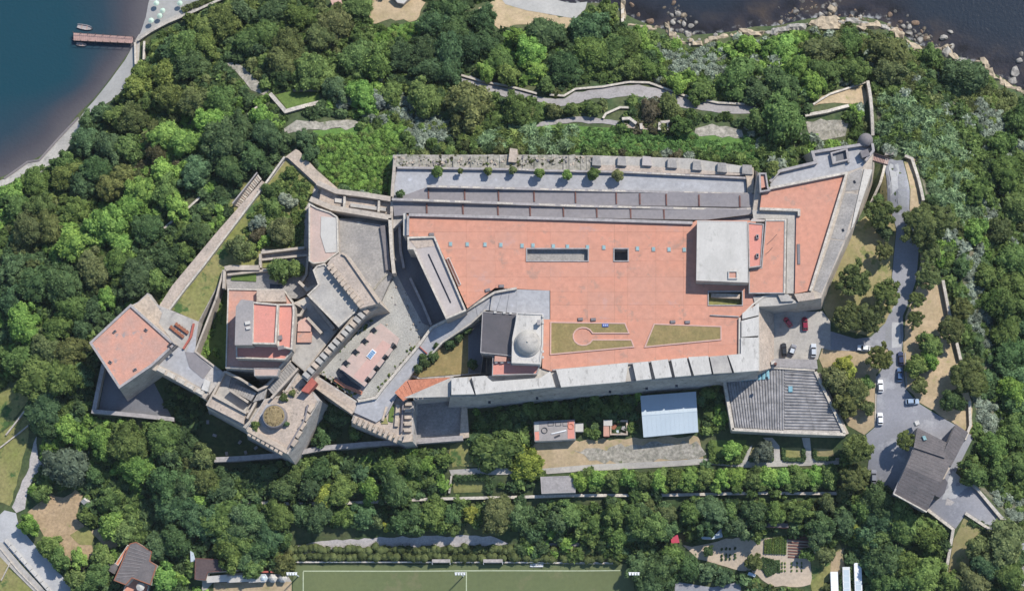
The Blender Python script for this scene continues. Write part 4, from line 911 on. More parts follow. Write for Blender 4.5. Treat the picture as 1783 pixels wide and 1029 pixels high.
for i in range(0, 8, 2):
    for v0 in (.04, .96): p = W(*uv((nu[i] + nu[i + 1]) / 2, v0), 24.2); MB().box((p.x, p.y, 24.15), (1.5, 1.5, .6), .7).build('window_pit', 'glass_dark', pv)
MB().prism(XY([uv(.42, .41), uv(.42, .60), uv(.58, .60), uv(.58, .41)], 29.3), 28.9, 29.3).build('roof_light', 'white_metal', pv)
for j in range(4): MB().prism(XY([uv(.435 + j * .035, .43), uv(.435 + j * .035, .58), uv(.462 + j * .035, .58), uv(.462 + j * .035, .43)], 29.4), 29.28, 29.38).build('pane', 'glass_blue', pv)
MB().prism(XY([(586,646),(590,640),(612,664),(628,674),(626,680),(607,675),(592,662)], 24.6), 23.9, 24.6).build('arch_void_shade', 'glass_dark', pv)  # black block: the shade inside the arch void, put in as colour
MB().ribbon(XY([(583,660),(600,672),(630,684)], 25), 1.0, 24, 25).build('pit_edge', 'orange_tile', pv)
# ---- crenellated wing
kw = roots('crenellated_wing', 'two-level crenellated stone wing with a pale lower roof, left of the cobbled court', 'building', (600, 510), 34)
block(kw, [(545,471),(552,463),(566,459),(625,534),(618,545),(590,570),(535,514),(554,496)], 33, 14, 'wall_pale', 'pale_concrete', (.5, .5), 0)
rp = [(576,451),(593,440),(601,443),(661,528),(640,533),(627,537),(570,460)]
block(kw, rp, 35, 14, 'wall_pale', 'tan_floor', None, .12, rname='upper_roof', wname='upper_wall')
MB().ribbon(XY([(595,441),(602,444),(660,527)], 35.8), .7, 34.8, 35.8).build('ridge_parapet', 'limestone', kw)
merlons(kw, (572,461), (630,533), 10, 34.7, .75, 2.2, 'limestone', .8)
cw = roots('curtain_wall', 'sloping crenellated curtain wall running from the crenellated wing down to the round bastion', 'wall', (590, 590), 31)
MB().ribbon(XY([(655,531),(628,546),(580,600),(528,658)], 31.5), 2.6, 14, [32.5, 32.4, 30.2, 29.6]).build('wall', 'wall_pale', cw)
MB().prism([W(*p).to_2d() for p in ((661,529,33.5),(634,546,32),(586,602,30),(534,662,29),(547,652,24),(600,590,24),(640,552,24),(668,536,24))], 12, [33.5, 32, 30, 29, 24.2, 24.2, 24.2, 24.2]).build('sloping_face', 'ramp_path', cw)
for k in range(15):
    t = (k + .5) / 15; x, y = (midedge((640,537), (580,601), t / .55) if t < .55 else midedge((580,601), (530,657), (t - .55) / .45)); z = 32.6 - 2.8 * t
    p = W(x, y, z + .8); MB().box((p.x, p.y, z - .6), (1.55, 2.5, 1.6), .86, taper=.88).build('merlon', 'pale_concrete' if k % 3 else 'limestone', cw)
# ---- gallery building with the white sheet
gb = roots('gallery_building', 'oblong pinkish building with a large white sheet spread over its roof', 'building', (565, 410), 31)
block(gb, [(538,354),(552,362),(576,370),(588,378),(590,440),(566,458),(546,460),(538,455)], 31, 14, 'wall_pale', 'pink_roof', (.45, .5), 0)
MB().prism(XY([(559,377),(586,379),(588,439),(567,440),(558,410)], 31.3), 31.0, 31.25).build('roof_sheet', 'white_sheet', gb)
# ---- double wall linking the grass bastion and the garden terrace
dw = roots('double_wall', 'pale double wall with a narrow walk between, above the concrete court', 'wall', (630, 360), 28)
MB().ribbon(XY([(552,318),(585,333),(640,340),(683,347)], 28), 1.6, 16, 28).build('wall', ['wall_pale', 'limestone'], dw)
MB().ribbon(XY([(540,346),(578,362),(640,372),(682,379)], 29), 1.7, 16, 29).build('wall', ['wall_pale', 'limestone'], dw)
MB().prism(XY([(560,328),(590,342),(682,354),(682,373),(590,364),(556,348)], 26), 16, 26).build('walk', 'tan_floor', dw)
for x, y in ((600,350),(660,357)): MB().ribbon(XY([(x, y - 8), (x - 1, y + 12)], 27.6), .7, 25, 27.6).build('cross_wall', 'coping', dw)
MB().prism(XY([(583,345),(597,347),(597,354),(583,352)], 26.4), 26, 26.5).build('hatch', 'white_sheet', dw)
MB().prism(XY([(610,354),(672,362),(672,368),(610,360)], 27), 25.9, 27).build('raised_bed', 'pale_concrete', dw)
# ---- grass bastion
gr = roots('grass_bastion', 'triangular grass-covered bastion with a pale wall along its left side', 'bastion', (470, 380), 24)
gp = [(497,274),(513,262),(520,262),(552,300),(586,330),(575,345),(540,352),(536,440),(455,440),(452,470),(392,470),(384,490),(345,562),(290,538),(332,492)]
MB().prism(XY(gp, 22), 10, 22, .12).build('wall', 'wall_stone', gr); EXC.append([(p.x, p.y) for p in XY(gp, 22)])
floor('turf', [(499,278),(548,322),(540,352),(530,356),(529,434),(455,434),(452,468),(392,470),(345,560),(296,538),(336,492)], 22.2, 'rough_grass', gr, exc=False)
MB().prism(XY([(496,274),(515,260),(521,263),(552,297),(588,328),(576,345),(548,318),(501,275)], 23.4), 10, 23.4, .05).build('rampart', 'limestone', gr)
MB().ribbon(XY([(495.5,273),(460,322.5),(416,381),(353,464),(324,500),(278,561)], 23.6), .6, 20, 23.6).build('parapet', 'coping', gr)
MB().prism(XY([(456,315),(459,321),(415,380),(352,463),(322,499),(277,560),(265,551),(300,497),(376,406)], 22.6), 8, 22.6, .10).build('wall_walk', 'tan_floor', gr)
rgn = np.random.default_rng(21)
pts = np.array([p for p in [(rgn.uniform(400, 545), rgn.uniform(285, 435)) for _ in range(2600)] if inside([p], [(500,290),(545,325),(528,352),(525,428),(455,428),(420,420),(440,370)])[0]])
xyb = np.array([W(a, b, 22.6)[:2] for a, b in pts])
mass('rough_herbs', xyb[:520], np.full(len(xyb[:520]), 22.0), rgn.uniform(.5, 1.4, 520), lambda x, y: GREEN['mid'] if rgn.random() < .7 else GREEN['oy'], 26, .25, 'low green herbs covering the upper end of the grass bastion', 'herbs', rgn)
for x, y, rr, c in ((489,401,25,'olive'),(414,432,22,'olive'),(450,408,13,'brown'),(478,362,20,'mid'),(506,300,10,'mid'),(449,388,17,'silver'),(460,420,11,'bright'),(436,436,12,'oy'),(470,330,16,'mid'),(500,350,14,'silver')):
    tree(x, y, rr, c, 'broad', 'shrub', None if rr > 20 else 2.0, 'shrub', 22.2)
# ---- garden of walls above the keep
gw = roots('walled_garden', 'small walled garden of low pale walls around a dark green bush, above the keep', 'garden', (470, 460), 24)
floor('paving', [(392,466),(455,462),(456,434),(535,436),(542,460),(556,500),(520,520),(396,510)], 23.0, 'concrete', gw, 3, exc=False)
for pts, z, w in (([(454,440),(530,431)], 25, .8), ([(453,442),(453,466)], 25, .8), ([(456,452),(536,444)], 24.4, .7), ([(391,468),(400,466),(452,466)], 25, 1.6), ([(391,470),(389,502)], 25, .8), ([(396,478),(468,470)], 24.4, .7), ([(468,470),(470,480)], 24.4, .6), ([(520,490),(533,502),(540,512)], 26, .9), ([(536,446),(533,478),(524,492)], 24.6, .8), ([(532,506),(552,496)], 28, 1.0)):
    MB().ribbon(XY(pts, z), w, 22.5, z).build('wall', ['wall_pale', 'coping'], gw)
floor('bed', [(404,479),(446,474),(446,490),(402,488)], 23.3, 'green_grass', gw, exc=False)
floor('bed', [(457,454),(480,452),(480,466),(457,466)], 23.3, 'rough_grass', gw, exc=False)
MB().prism(XY([(470,494),(492,496),(492,504),(470,502)], 23.1), 22.9, 23.06).build('pit', 'glass_dark', gw)
tree(486, 469, 23, 'mid', 'round', 'clipped_tree', 3.6, 'small tree', 23); tree(512, 468, 18, 'mid', 'round', 'clipped_tree', 3.4, 'small tree', 23)
# ---- the keep with stepped red roofs
kp = roots('keep', 'keep of stepped red flat roofs with white rims and a grey main roof', 'building', (460, 565), 38)
block(kp, [(397,503),(446,504),(495,504),(511,528),(506,618),(486,642),(440,643),(393,641)], 29, 12, 'wall_stone', 'terracotta_pale', (.4, .5), .04, 'coping', 'terrace', 'wall', 'parapet')
block(kp, [(447,505),(494,505),(498,525),(447,525)], 31, 28.9, 'wall_pale', 'tan_floor', None, 0, rname='low_roof', wname='low_wall')
block(kp, [(442,641),(487,642),(483,654.5),(443,654.5)], 30, 12, 'wall_stone', 'pink_roof', (.25, .2), 0, 'coping_grey', 'porch_roof', 'porch_wall', 'porch_parapet')
block(kp, [(411,601),(486,602),(510,604),(508,614),(497,627),(411.5,624)], 32.5, 28.8, 'wall_pale', 'red_roof', (.45, .6), 0, 'coping', 'lower_roof', 'lower_wall', 'lower_parapet')
block(kp, [(483,530),(512,530),(513,545),(509,609),(484,604)], 34.5, 28.8, 'wall_pale', 'red_roof', (.5, .7), 0, 'coping', 'side_roof', 'side_wall', 'side_parapet')
block(kp, [(440,526),(485,530),(481,600),(439,599)], 37, 28.8, 'wall_pale', 'red_roof', (.5, .6), 0, 'coping', 'upper_roof', 'upper_wall', 'upper_parapet')
block(kp, [(411,534),(420,522),(441,524),(439,600.5),(409,600.5)], 37.6, 28.8, 'wall_pale', 'roof_grey', None, 0, rname='main_roof', wname='main_wall')
for x, y, s in ((431,562,1.0),(432,571,.8),(485,588,1.4),(489,605,1.2)):
    z = 37.7 if x < 440 else 35; p = W(x, y, z + .5); MB().box((p.x, p.y, z), (s * 1.6, s, .5), .2).build('roof_vent', 'white_render' if x < 440 else 'stone_vent', kp)
# ---- terrace right of the keep
kt = roots('keep_terrace', 'pale paved terrace with orange roof patches, right of the keep', 'terrace', (540, 580), 27)
tp = [(512,527),(535,516),(590,572),(531,648),(508,628),(512,560)]
MB().prism(XY(tp, 26.8), 12, 26.8).build('wall', 'wall_pale', kt); EXC.append([(p.x, p.y) for p in XY(tp, 26.8)])
MB().prism(XY([(513,528),(536,518),(588,570),(530,646),(509,627)], 26.9), 26.7, 26.9).build('paving', 'pale_concrete', kt)
MB().prism(XY([(519,560),(533,552),(542,564),(541,577),(518,577)], 28.2), 26.8, 28.2).build('shed_roof', 'pink_panel', kt)
MB().prism(XY([(518,577.5),(543,578),(542,596),(517,596)], 27.7), 26.8, 27.7).build('shed_roof', 'terracotta_pale', kt)
MB().ribbon(XY([(535,553),(560,580)], 29), .9, 26.8, 29).build('wall', ['wall_pale', 'coping'], kt)
MB().ribbon(XY([(513,527),(530,536),(523,548),(514,549)], 29.5), .8, 26.8, 29.5).build('wall', ['wall_pale', 'coping'], kt)
MB().ribbon(XY([(541,523),(581,572)], 29.5), 1.0, 26.8, 29.5).build('wall', ['wall_pale', 'coping'], kt)
# ---- stair terrace below the keep
st = roots('stair_terrace', 'stone terrace with two long flights of steps, below the keep', 'terrace', (420, 690), 24)
sp = [(392,645),(450,678),(508,628),(517,640),(462,694),(428,746),(360,708)]
MB().prism(XY(sp, 22), 11, 22, .08).build('wall', 'wall_stone', st); EXC.append([(p.x, p.y) for p in XY(sp, 22)])
MB().prism(XY([(392,648),(403,656),(398,676),(432,705),(426,722),(368,690)], 22.6), 21.9, 22.6).build('paving', 'pale_concrete', st)
MB().prism(XY([(369,690),(428,720),(424,738),(361,706)], 24.0), 21.9, 24.0).build('rampart', 'tan_floor', st)
def stairs(parent, a, b, c, d, n, z0, z1, mat='concrete', zb=21.5):
    """treads from edge a-b (z0) to edge d-c (z1)"""
    for k in range(n):
        z = z0 + (z1 - z0) * (k + .5) / n; q = [midedge(a, d, k / n), midedge(b, c, k / n), midedge(b, c, (k + .93) / n), midedge(a, d, (k + .93) / n)]
        MB().prism(XY(q, z), zb, z).build('step', mat, parent)
stairs(st, (402,664), (398,677), (437,698), (447,684), 10, 22.6, 25.0)
stairs(st, (449,684), (440,700), (460,694), (466,676), 4, 25.0, 25.4)
stairs(st, (466,676), (478,690), (518,643), (506,630), 13, 25.4, 26.9)
for pts, z in (([(393,647),(420,660),(449,679),(464,672),(506,627)], 26.6), ([(399,678),(432,700)], 25.4), ([(472,693),(519,641)], 28.0), ([(371,688),(429,719)], 24.9), ([(392,646),(360,706)], 24.4), ([(446,699),(430,728)], 24.8)):
    MB().ribbon(XY(pts, z), .7, 21, z).build('parapet', ['wall_pale', 'coping'], st)
# ---- round bastion
rb = roots('round_bastion', 'sharp-cornered bastion with a round grassy turret and broken battlements at the foot of the fortress', 'bastion', (480, 725), 27)
bp = [(460,695),(490,688),(518,648),(543,680),(557,697),(502,791),(428,748)]
MB().prism(XY(bp, 26), 9, 26, .10).build('wall', 'wall_stone', rb); EXC.append([(p.x, p.y) for p in XY(bp, 26)])
MB().prism([W(*p).to_2d() for p in ((554,697,26.5),(503,788,26.5),(503,795,10),(556,716,10))], 9, [26.4, 26.4, 10.2, 10.2]).build('sloping_face', 'concrete', rb)
MB().prism(XY([(461,696),(492,690),(520,652),(542,682),(552,698),(501,786),(431,747)], 26.1), 25.8, 26.1).build('paving', 'tan_floor', rb)
MB().prism(XY([(452,724),(464,704),(484,704),(500,722),(494,740),(478,748),(458,742)], 26.25), 26, 26.25).build('paving', 'grey_paving', rb)
p = W(477, 724, 29); MB().lathe((p.x, p.y, 25.9), [(3.9, 0), (3.7, 2.7), (3.55, 3.0)], 28).build('turret', 'stone_vent', rb, smooth=False)
MB().lathe((p.x, p.y, 28.85), [(3.35, 0), (3.3, .12), (2.2, .3), (.2, .38)], 28).build('turret_turf', 'dead_turf', rb)
mass_c = np.array([(p.x + 3.0 * math.sqrt(rgn.random()) * math.cos(a), p.y + 3.0 * math.sqrt(rgn.random()) * math.sin(a)) for a in rgn.uniform(0, 6.28, 90)])
mass('dry_grass_tufts', mass_c, np.full(90, 28.85), rgn.uniform(.2, .42, 90), lambda x, y: [(.20, .135, .07), (.12, .085, .045), (.16, .115, .06)][int(rgn.integers(3))], 18, .15, 'dry yellow grass growing on the round turret', 'grass', rgn)
merlons(rb, (432,752), (494,788), 8, 25.9, .7, 2.2, 'limestone', .8)
MB().ribbon(XY([(432,747),(500,785)], 26.9), 1.6, 24, 26.9).build('parapet', 'limestone', rb)
MB().ribbon(XY([(500,782),(531,728),(536,704)], 27), .5, 25.5, 27).build('parapet', 'stone_vent', rb)
for k in range(5):
    x, y = midedge((509,776), (545,702), (k + .4) / 5); q = W(x, y, 27); MB().box((q.x, q.y, 25.9), (2.6, 1.7, 1.0), .95, taper=.9).build('merlon', 'limestone', rb)
for k in range(16):
    q = W(random.uniform(490, 540), random.uniform(672, 700), 26.4); MB().box((q.x, q.y, 26.05), (random.uniform(.5, 1.2), random.uniform(.4, .9), random.uniform(.2, .7)), random.uniform(0, 3), taper=.75).build('rubble_block', random.choice(['rubble', 'limestone', 'stone_vent']), rb)
MB().prism(XY([(543,657),(552,666),(537,684),(524,680)], 29), 25.5, 29).build('gate_roof', 'brick_red', rb)
tree(444, 741, 7, 'oy', 'broad', 'shrub', 1.2, 'shrub', 26.1); tree(496, 737, 6, 'dark', 'broad', 'shrub', 1.2, 'shrub', 26.1); tree(494, 692, 7, 'olive', 'broad', 'shrub', 1.2, 'shrub', 26.1); tree(509, 684, 6, 'olive', 'broad', 'shrub', 1.0, 'shrub', 26.1)
# ---- lower walk and lower bastion
lb = roots('lower_bastion', 'low grey bastion with battlements and a strip garden, left of the lower court', 'bastion', (640, 715), 24)
MB().prism(XY([(546,650),(624,700),(617,719),(545,672)], 24.3), 10, 24.3, .08).build('wall', 'wall_stone', lb)
MB().prism(XY([(549,655),(622,702),(615,715),(548,669)], 24.4), 24, 24.4).build('walk', 'tan_floor', lb)
MB().ribbon(XY([(547,671),(614,719)], 25.2), .9, 20, 25.2).build('parapet', 'limestone', lb)
MB().prism(XY([(617,718),(655,733),(672,724),(690,690),(704,698),(720,698),(718,768),(705,770),(612,732)], 23.8), 9, 23.8, .10).build('wall', 'wall_stone', lb)
for q in ([(546,650),(624,700),(617,719),(545,672)], [(617,718),(655,733),(690,690),(720,698),(718,768),(705,770),(612,732)]): EXC.append([(p.x, p.y) for p in XY(q, 24)])
MB().prism(XY([(614,724),(660,734),(690,696),(703,700),(702,752),(694,766)], 23.9), 23.5, 23.9).build('paving', 'tan_floor', lb)
MB().prism(XY([(679,704),(687,704),(684,735),(676,733)], 24.2), 23.8, 24.2).build('bed', 'green_grass', lb)
MB().prism(XY([(664,728),(672,726),(676,738),(664,738)], 24.1), 23.8, 24.1).build('bed', 'rough_grass', lb)
MB().ribbon(XY([(673,708),(666,732)], 24.8), .7, 23.7, 24.8).build('low_wall', 'limestone', lb); MB().ribbon(XY([(693,704),(690,742)], 24.8), 1.2, 23.7, 24.8).build('low_wall', 'limestone', lb)
MB().ribbon(XY([(702,700),(699,752)], 25), .5, 23, 25).build('low_wall', 'stone_vent', lb)
merlons(lb, (614,729), (694,766), 9, 23.7, 1.3, 2.6, 'limestone', .62)
for k in range(6): x, y = midedge((711,703), (709,760), k / 5); q = W(x, y, 25); MB().box((q.x, q.y, 23.7), (2.4, 1.15, 1.2), 0, taper=.9).build('merlon', 'limestone', lb)
MB().prism(XY([(706,756),(718,756),(718,768),(700,770)], 25), 23.7, 25).build('corner_block', 'limestone', lb)
# ---- orange tiled guard house and lower court
og = roots('guardhouse', 'long low building with orange tiled roofs beside the triangular lawn', 'building', (740, 670), 30)
MB().prism(XY([(688,684),(709,664),(784,659),(784,678),(718,684),(703,696)], 27.4), 12, 27.4).build('wall', 'plaster', og)
for q in ([(687,683),(708,662),(719,686),(702,698)], [(709,662),(784,657),(784,679),(719.5,686)]):
    n = 3 if q[0][0] < 700 else 11
    if n == 11:
        for k in range(n): MB().prism(XY([midedge(q[0], q[1], k / n), midedge(q[0], q[1], (k + .97) / n), midedge(q[3], q[2], (k + .97) / n), midedge(q[3], q[2], k / n)], 27.9), [27.4, 27.4, 27.2, 27.2], [28.2, 28.2, 27.5, 27.5]).build('tile_strip', 'orange_tile', og)
    else:
        for k in range(n): MB().prism(XY([midedge(q[0], q[1], k / n), midedge(q[0], q[1], (k + .96) / n), midedge(q[3], q[2], (k + .96) / n), midedge(q[3], q[2], k / n)], 27.9), 27.3, [27.7 + .1 * k, 27.8 + .1 * k, 27.8 + .1 * k, 27.7 + .1 * k]).build('tile_strip', 'orange_tile', og)
EXC.append([(p.x, p.y) for p in XY([(687,683),(709,662),(784,657),(784,679),(718,686),(702,698)], 27)])
merlons(og, (722,690), (784,684), 8, 25.6, 1.2, 1.3, 'coping', .6)
MB().ribbon(XY([(720,692),(785,686)], 26), 1.5, 13, 26).build('front_wall', 'wall_stone', og)
lc = roots('lower_court', 'empty grey lower court with a pale end wall, under the orange tiled guardhouse', 'courtyard', (760, 730), 17, 13)
MB().prism(XY([(720,699),(804,697),(802,762),(719,770)], 17), 11, 17, .05).build('base', 'wall_stone', lc)
floor('paving', [(722,699),(803,696),(801,752),(720,767)], 17.1, 'concrete', lc); 
MB().prism(XY([(804,700),(813,708),(817,761),(800,764),(803,720)], 18.2), 11, 18.2).build('end_wall', 'limestone', lc); EXC.append([(p.x, p.y) for p in XY([(804,700),(813,708),(817,761),(800,764)], 18)])
MB().ribbon(XY([(719,769),(800,762)], 17.7), .6, 12, 17.7).build('parapet', 'coping_grey', lc)
# ---- triangular lawn with round bushes
tl = roots('courtyard_lawn', 'triangular yellowish lawn between the ramp and the domed chapel', 'lawn', (780, 620), 25, 24)
tq = [(822,566),(838,560),(838,616),(858,620),(858,654),(728,659),(714,654)]
MB().prism(XY(tq, 25), 13, 24.9).build('base', 'wall_stone', tl); EXC.append([(p.x, p.y) for p in XY(tq, 25)])
MB().prism(XY([(815,576),(815,650),(732,657),(718,652),(768,606)], 25.1), 24.7, 25.1).build('turf', 'lawn', tl)
MB().prism(XY([(816,574),(837,562),(837,614),(846,622),(846,648),(816,650)], 25.06), 24.7, 25.06).build('paving', 'dark_paving', tl)
MB().ribbon(XY([(847,618),(847,652)], 26.5), .4, 24, 26.5).build('wall', 'coping', tl)
for x, y, rr in ((812,574,8.5),(798,586,9),(782,599,9),(760,602,6.5),(754,621,9.5),(739,631,9),(728,642,8),(736,622,7)): tree(x, y, rr, 'dark', 'round', 'clipped_bush', 2.2, 'bush', 25.1)
tree(822, 634, 9, 'dark', 'round', 'clipped_bush', 2.6, 'bush', 25)
# ---- pentagonal tower
pt = roots('pentagonal_tower', 'five-sided tower with a terracotta roof at the left end of the fortress', 'tower', (230, 600), 28)
tw = [(156,597),(228,530),(306,600),(266,637),(208,677)]
block(pt, tw, 27, 8, 'wall_pale', 'terracotta_pale', (.75, .55), .10, 'coping_grey')
for x, y, a in ((199.5,577,.7),(254,574,-.6),(192,630,-.6),(235,643,.5)): p = W(x, y, 27.5); v = MB().box((p.x, p.y, 27.05), (1.1, .7, .5), a).build('vent', 'stone_vent', pt); MB().box((p.x, p.y, 27.55), (.7, .35, .05), a).build('grille', 'glass_dark', v)
MB().ring([(p.x, p.y) for p in XY([(292,600),(300,612),(309,604),(300,596)], 27.6)], .3, 27, 27.8).build('stair_rail', 'iron', pt)
pp = roots('tower_forecourt', 'pale forecourt with two long rust-coloured benches, right of the five-sided tower', 'courtyard', (310, 590), 24)
fq = [(228,532),(240,526),(257,510),(268,528),(290,537),(346,560),(338,612),(392,650),(362,690),(266,640),(305,602)]
MB().prism(XY(fq, 24), 8, 24, .06).build('wall', 'wall_stone', pp); EXC.append([(p.x, p.y) for p in XY(fq, 24)])
MB().prism(XY([(231,533),(241,527),(257,512),(282,545),(276,562),(308,596)], 24.1), 23.8, 24.1).build('paving', 'limestone', pp)
MB().prism(XY([(286,538),(345,561),(322,610),(307,602),(277,562)], 24.12), 23.8, 24.12).build('paving', 'pale_concrete', pp)
MB().prism(XY([(310,604),(324,612),(343,566),(340,612),(352,640),(360,670),(352,676),(270,634)], 24.1), 23.8, 24.1).build('paving', 'grey_paving', pp)
MB().ribbon(XY([(337,563),(332,586),(319,607)], 24.9), .6, 24, 24.9).build('low_wall', 'brick_red', pp)
for a, b in (((296,568),(320,587)), ((305,563),(328,580))):
    MB().ribbon(XY([a, b], 24.85), .9, 24.65, 24.85).build('bench_seat', 'rust_wood', pp)
    for k in range(5): x, y = midedge(a, b, (k + .3) / 5); q = W(x, y, 24.6); MB().box((q.x, q.y, 24.1), (.25, 1.3, .56), -.65).build('bench_leg', 'rust_wood', pp)
MB().ribbon(XY([(267,638),(310,657),(360,690)], 25.2), 2.0, 8, 25.2).build('rampart', 'wall_pale', pp)
for k in range(5): x, y = midedge((272,639), (356,686), (k + .5) / 5); q = W(x, y, 26); MB().box((q.x, q.y, 25.1), (3.0, 1.6, .7), -.5, taper=.85).build('merlon', 'coping', pp)
MB().ribbon(XY([(228,531),(268,566),(304,600)], 25.4), .7, 24, 25.4).build('wall', ['wall_pale', 'coping'], pp)
MB().prism(XY([(322,612),(338,614),(368,640),(354,660),(330,640)], 24.2), 24, 24.2).build('ramp_slab', 'ramp_paving', pp)
MB().prism(XY([(357,660),(366,664),(362,682),(350,678)], 26), 22, 26).build('kiosk', 'white_render', pp)
# ---- dry moat strip beside the keep
ms = roots('dry_moat', 'narrow overgrown dry moat between the tower forecourt and the keep', 'moat', (370, 580), 19, 12)
mq = [(391,470),(397,504),(393,642),(379,643),(340,612),(346,560)]
MB().prism(XY(mq, 18), 10, 18).build('bed', 'green_grass', ms); EXC.append([(p.x, p.y) for p in XY(mq, 18)])
MB().ribbon(XY([(389,470),(376,520),(340,612),(380,643)], 24.4), .6, 12, 24.4).build('retaining_wall', ['wall_pale', 'coping'], ms)
xyb = np.array([W(rgn.uniform(352, 384) + (560 - y) * .08, y, 18.5)[:2] for y in rgn.uniform(500, 632, 60)])
mass('moat_plants', xyb, np.full(60, 17.9), rgn.uniform(.5, 1.1, 60), lambda x, y: GREEN['bright'] if rgn.random() < .6 else GREEN['mid'], 26, .25, 'bright green plants growing in the dry moat', 'plants', rgn)
# ---- low outworks
terr_wall('outwork_wall', [(180,634),(163,716),(230,722),(303,730)], 1.3, 2.5, ['wall_pale', 'coping_grey'], 'angled low outwork wall below the five-sided tower')
terr_wall('outer_wall', [(372,800),(430,797),(502,791),(560,780),(640,773),(715,769),(806,762)], 1.6, 3.0, ['wall_stone', 'coping_grey'], 'long grey wall at the foot of the round bastion and lower bastion')
for px, lab in (([(803,131),(840,142),(880,149),(905,155),(935,163)], 'winding white wall at the left end of the coast path'), ([(957,165),(982,167),(1002,155),(1050,151),(1095,143),(1130,144),(1190,166),(1250,179),(1316,182)], 'long winding white wall along the upper edge of the coast path')):
    terr_wall('path_wall', px, .65, 1.0, ['wall_pale', 'coping'], lab)
for px, lab, w, h in (([(1050,206),(1055,198),(1080,187),(1112,188)], 'short bent pale wall below the coast path', .7, 1), ([(1402,201),(1440,194),(1478,184)], 'straight pale wall below the viewing platform', 1.0, 1.5), ([(1511,141),(1516,170),(1520,236)], 'tall thin wall running down from the viewing platform to the sentry turret', 1.0, 3.0),
    ([(1416,182),(1445,164),(1508,143)], 'low wall on the sea side of the viewing platform', .6, .9), ([(1392,222),(1394,240)], 'stub of pale wall beside the dark hollow below the viewing platform', .9, 2.4), ([(470,163),(497,194),(558,178)], 'pale wall around two sides of the small terrace lawn', 1.3, 1.4), ([(510,157),(556,156)], 'thin dark wall above the small terrace lawn', .6, 1.6),
    ([(367,236),(384,223)], 'short wall stub among the trees left of the grass bastion', .8, 1.4), ([(398,231),(448,186)], 'thin straight wall among the trees below the rubble path', .7, 1.4), ([(280,402),(330,360),(356,336)], 'thin wall slanting through the woods left of the grass bastion', .7, 1.4), ([(1084,-4),(1084,42)], 'pale stone jetty wall above the wood at the top edge', 1.0, 1.2),
    ([(1642,488),(1652,540),(1656,558)], 'upper piece of the pale wall on the right of the road', .9, 2.0), ([(1664,588),(1673,626)], 'lower piece of the pale wall on the right of the road', .9, 2.0), ([(1688,698),(1690,740),(1680,765)], 'curved pale wall beside the slate-roofed house', .8, 1.6), ([(1695,843),(1743,901),(1790,938)], 'long stone wall along the drive below the slate-roofed house', .9, 1.4), ([(1681,893),(1722,920)], 'short stone wall with a hedge along the drive below the slate-roofed house', .9, 1.0),
    ([(1614,886),(1660,921),(1646,1003)], 'stone wall bounding the dry grass plot below the slate-roofed house', .9, 1.0), ([(410,874),(520,877),(640,874),(760,868),(860,866),(1010,862),(1180,861),(1320,858),(1482,858)], 'long pale garden wall below the hedge row', .9, 1.0), ([(786,828),(782,858)], 'short garden wall left of the hedged lawn', .6, .9), ([(512,978),(700,978),(930,979),(1080,980)], 'grey kerb wall along the top of the football pitch', .5, .7), ([(391,-4),(340,19),(292,39),(262,55),(240,70)], 'white sea wall along the promenade above the pier', .8, 1.4),
    ([(235,74),(236,112)], 'white sea wall below the pier', .7, 1.2), ([(251,72),(250,104)], 'short inner wall below the promenade corner', .7, 1.6), ([(7,311),(48,282),(68,279),(100,243),(136,205)], 'dark quay edge along the shore path', .7, .5), ([(0,954),(34,996),(72,1034)], 'thin kerb wall beside the pale pavement, bottom left', .4, .4), ([(10,757),(60,692)], 'low field wall, lower left', .5, .8), ([(-4,782),(52,738)], 'second low field wall, nearer the pale track', .4, .7), ([(2,1010),(18,978)], 'short fence wall between two bottom left plots', .3, .8)):
    terr_wall('low_wall', px, w, h, ['wall_pale', 'coping'] if 'dark' not in lab else ['stone_vent', 'stone_vent'], lab)
ru = T(1125, 216, 1); rn = thing('ruin', 'pale roofless ruin on a small terrace below the coast path', 'ruin', ru)
zz = ru.z + 1.4
MB().prism(XY([(1083,207),(1095,206),(1108,214),(1150,214),(1163,212),(1164,222),(1160,229),(1082,222)], zz), ru.z - 2, zz).build('platform', 'limestone', rn)
for pts in ([(1083,207),(1096,206),(1108,215)], [(1116,215),(1117,225)], [(1149,213),(1148,226)], [(1150,213),(1164,212),(1164,226)]): MB().ribbon(XY(pts, zz + 1.2), .9, zz - .2, zz + 1.2).build('wall', 'coping', rn)
sw = T(430, 330, 0); sg = thing('hillside_steps', 'flight of stone steps climbing the bank left of the grass bastion', 'steps', sw)
for k in range(16):
    c0, c1 = midedge((408,357), (450,303), k / 16), midedge((416,361), (456,311), k / 16); d0, d1 = midedge((408,357), (450,303), (k + .75) / 16), midedge((416,361), (456,311), (k + .75) / 16)
    z = T(432, 332).z + .3 + k * .18; MB().prism(XY([c0, c1, d1, d0], z), z - 2.5, z).build('step', 'coping' if k % 2 else 'tan_floor', sg)
MB().ribbon(XY([(405,355),(448,301)], T(432, 332).z + 3), .4, 12, T(432, 332).z + 3.4).build('side_wall', 'coping_grey', sg)
for x, y in ((366,718),(362,735),(400,735),(374,758),(418,770),(395,790),(428,788),(446,780)):
    p = T(x, y); b = MB().box((p.x, p.y, p.z), (1.3, .9, .7), x * .1, taper=.9).build('stone_block', 'coping_grey'); TREES.append((b, 'pale fallen', x, y, 4, 'stone_block', p.x, p.y)); b['category'] = 'stone block'
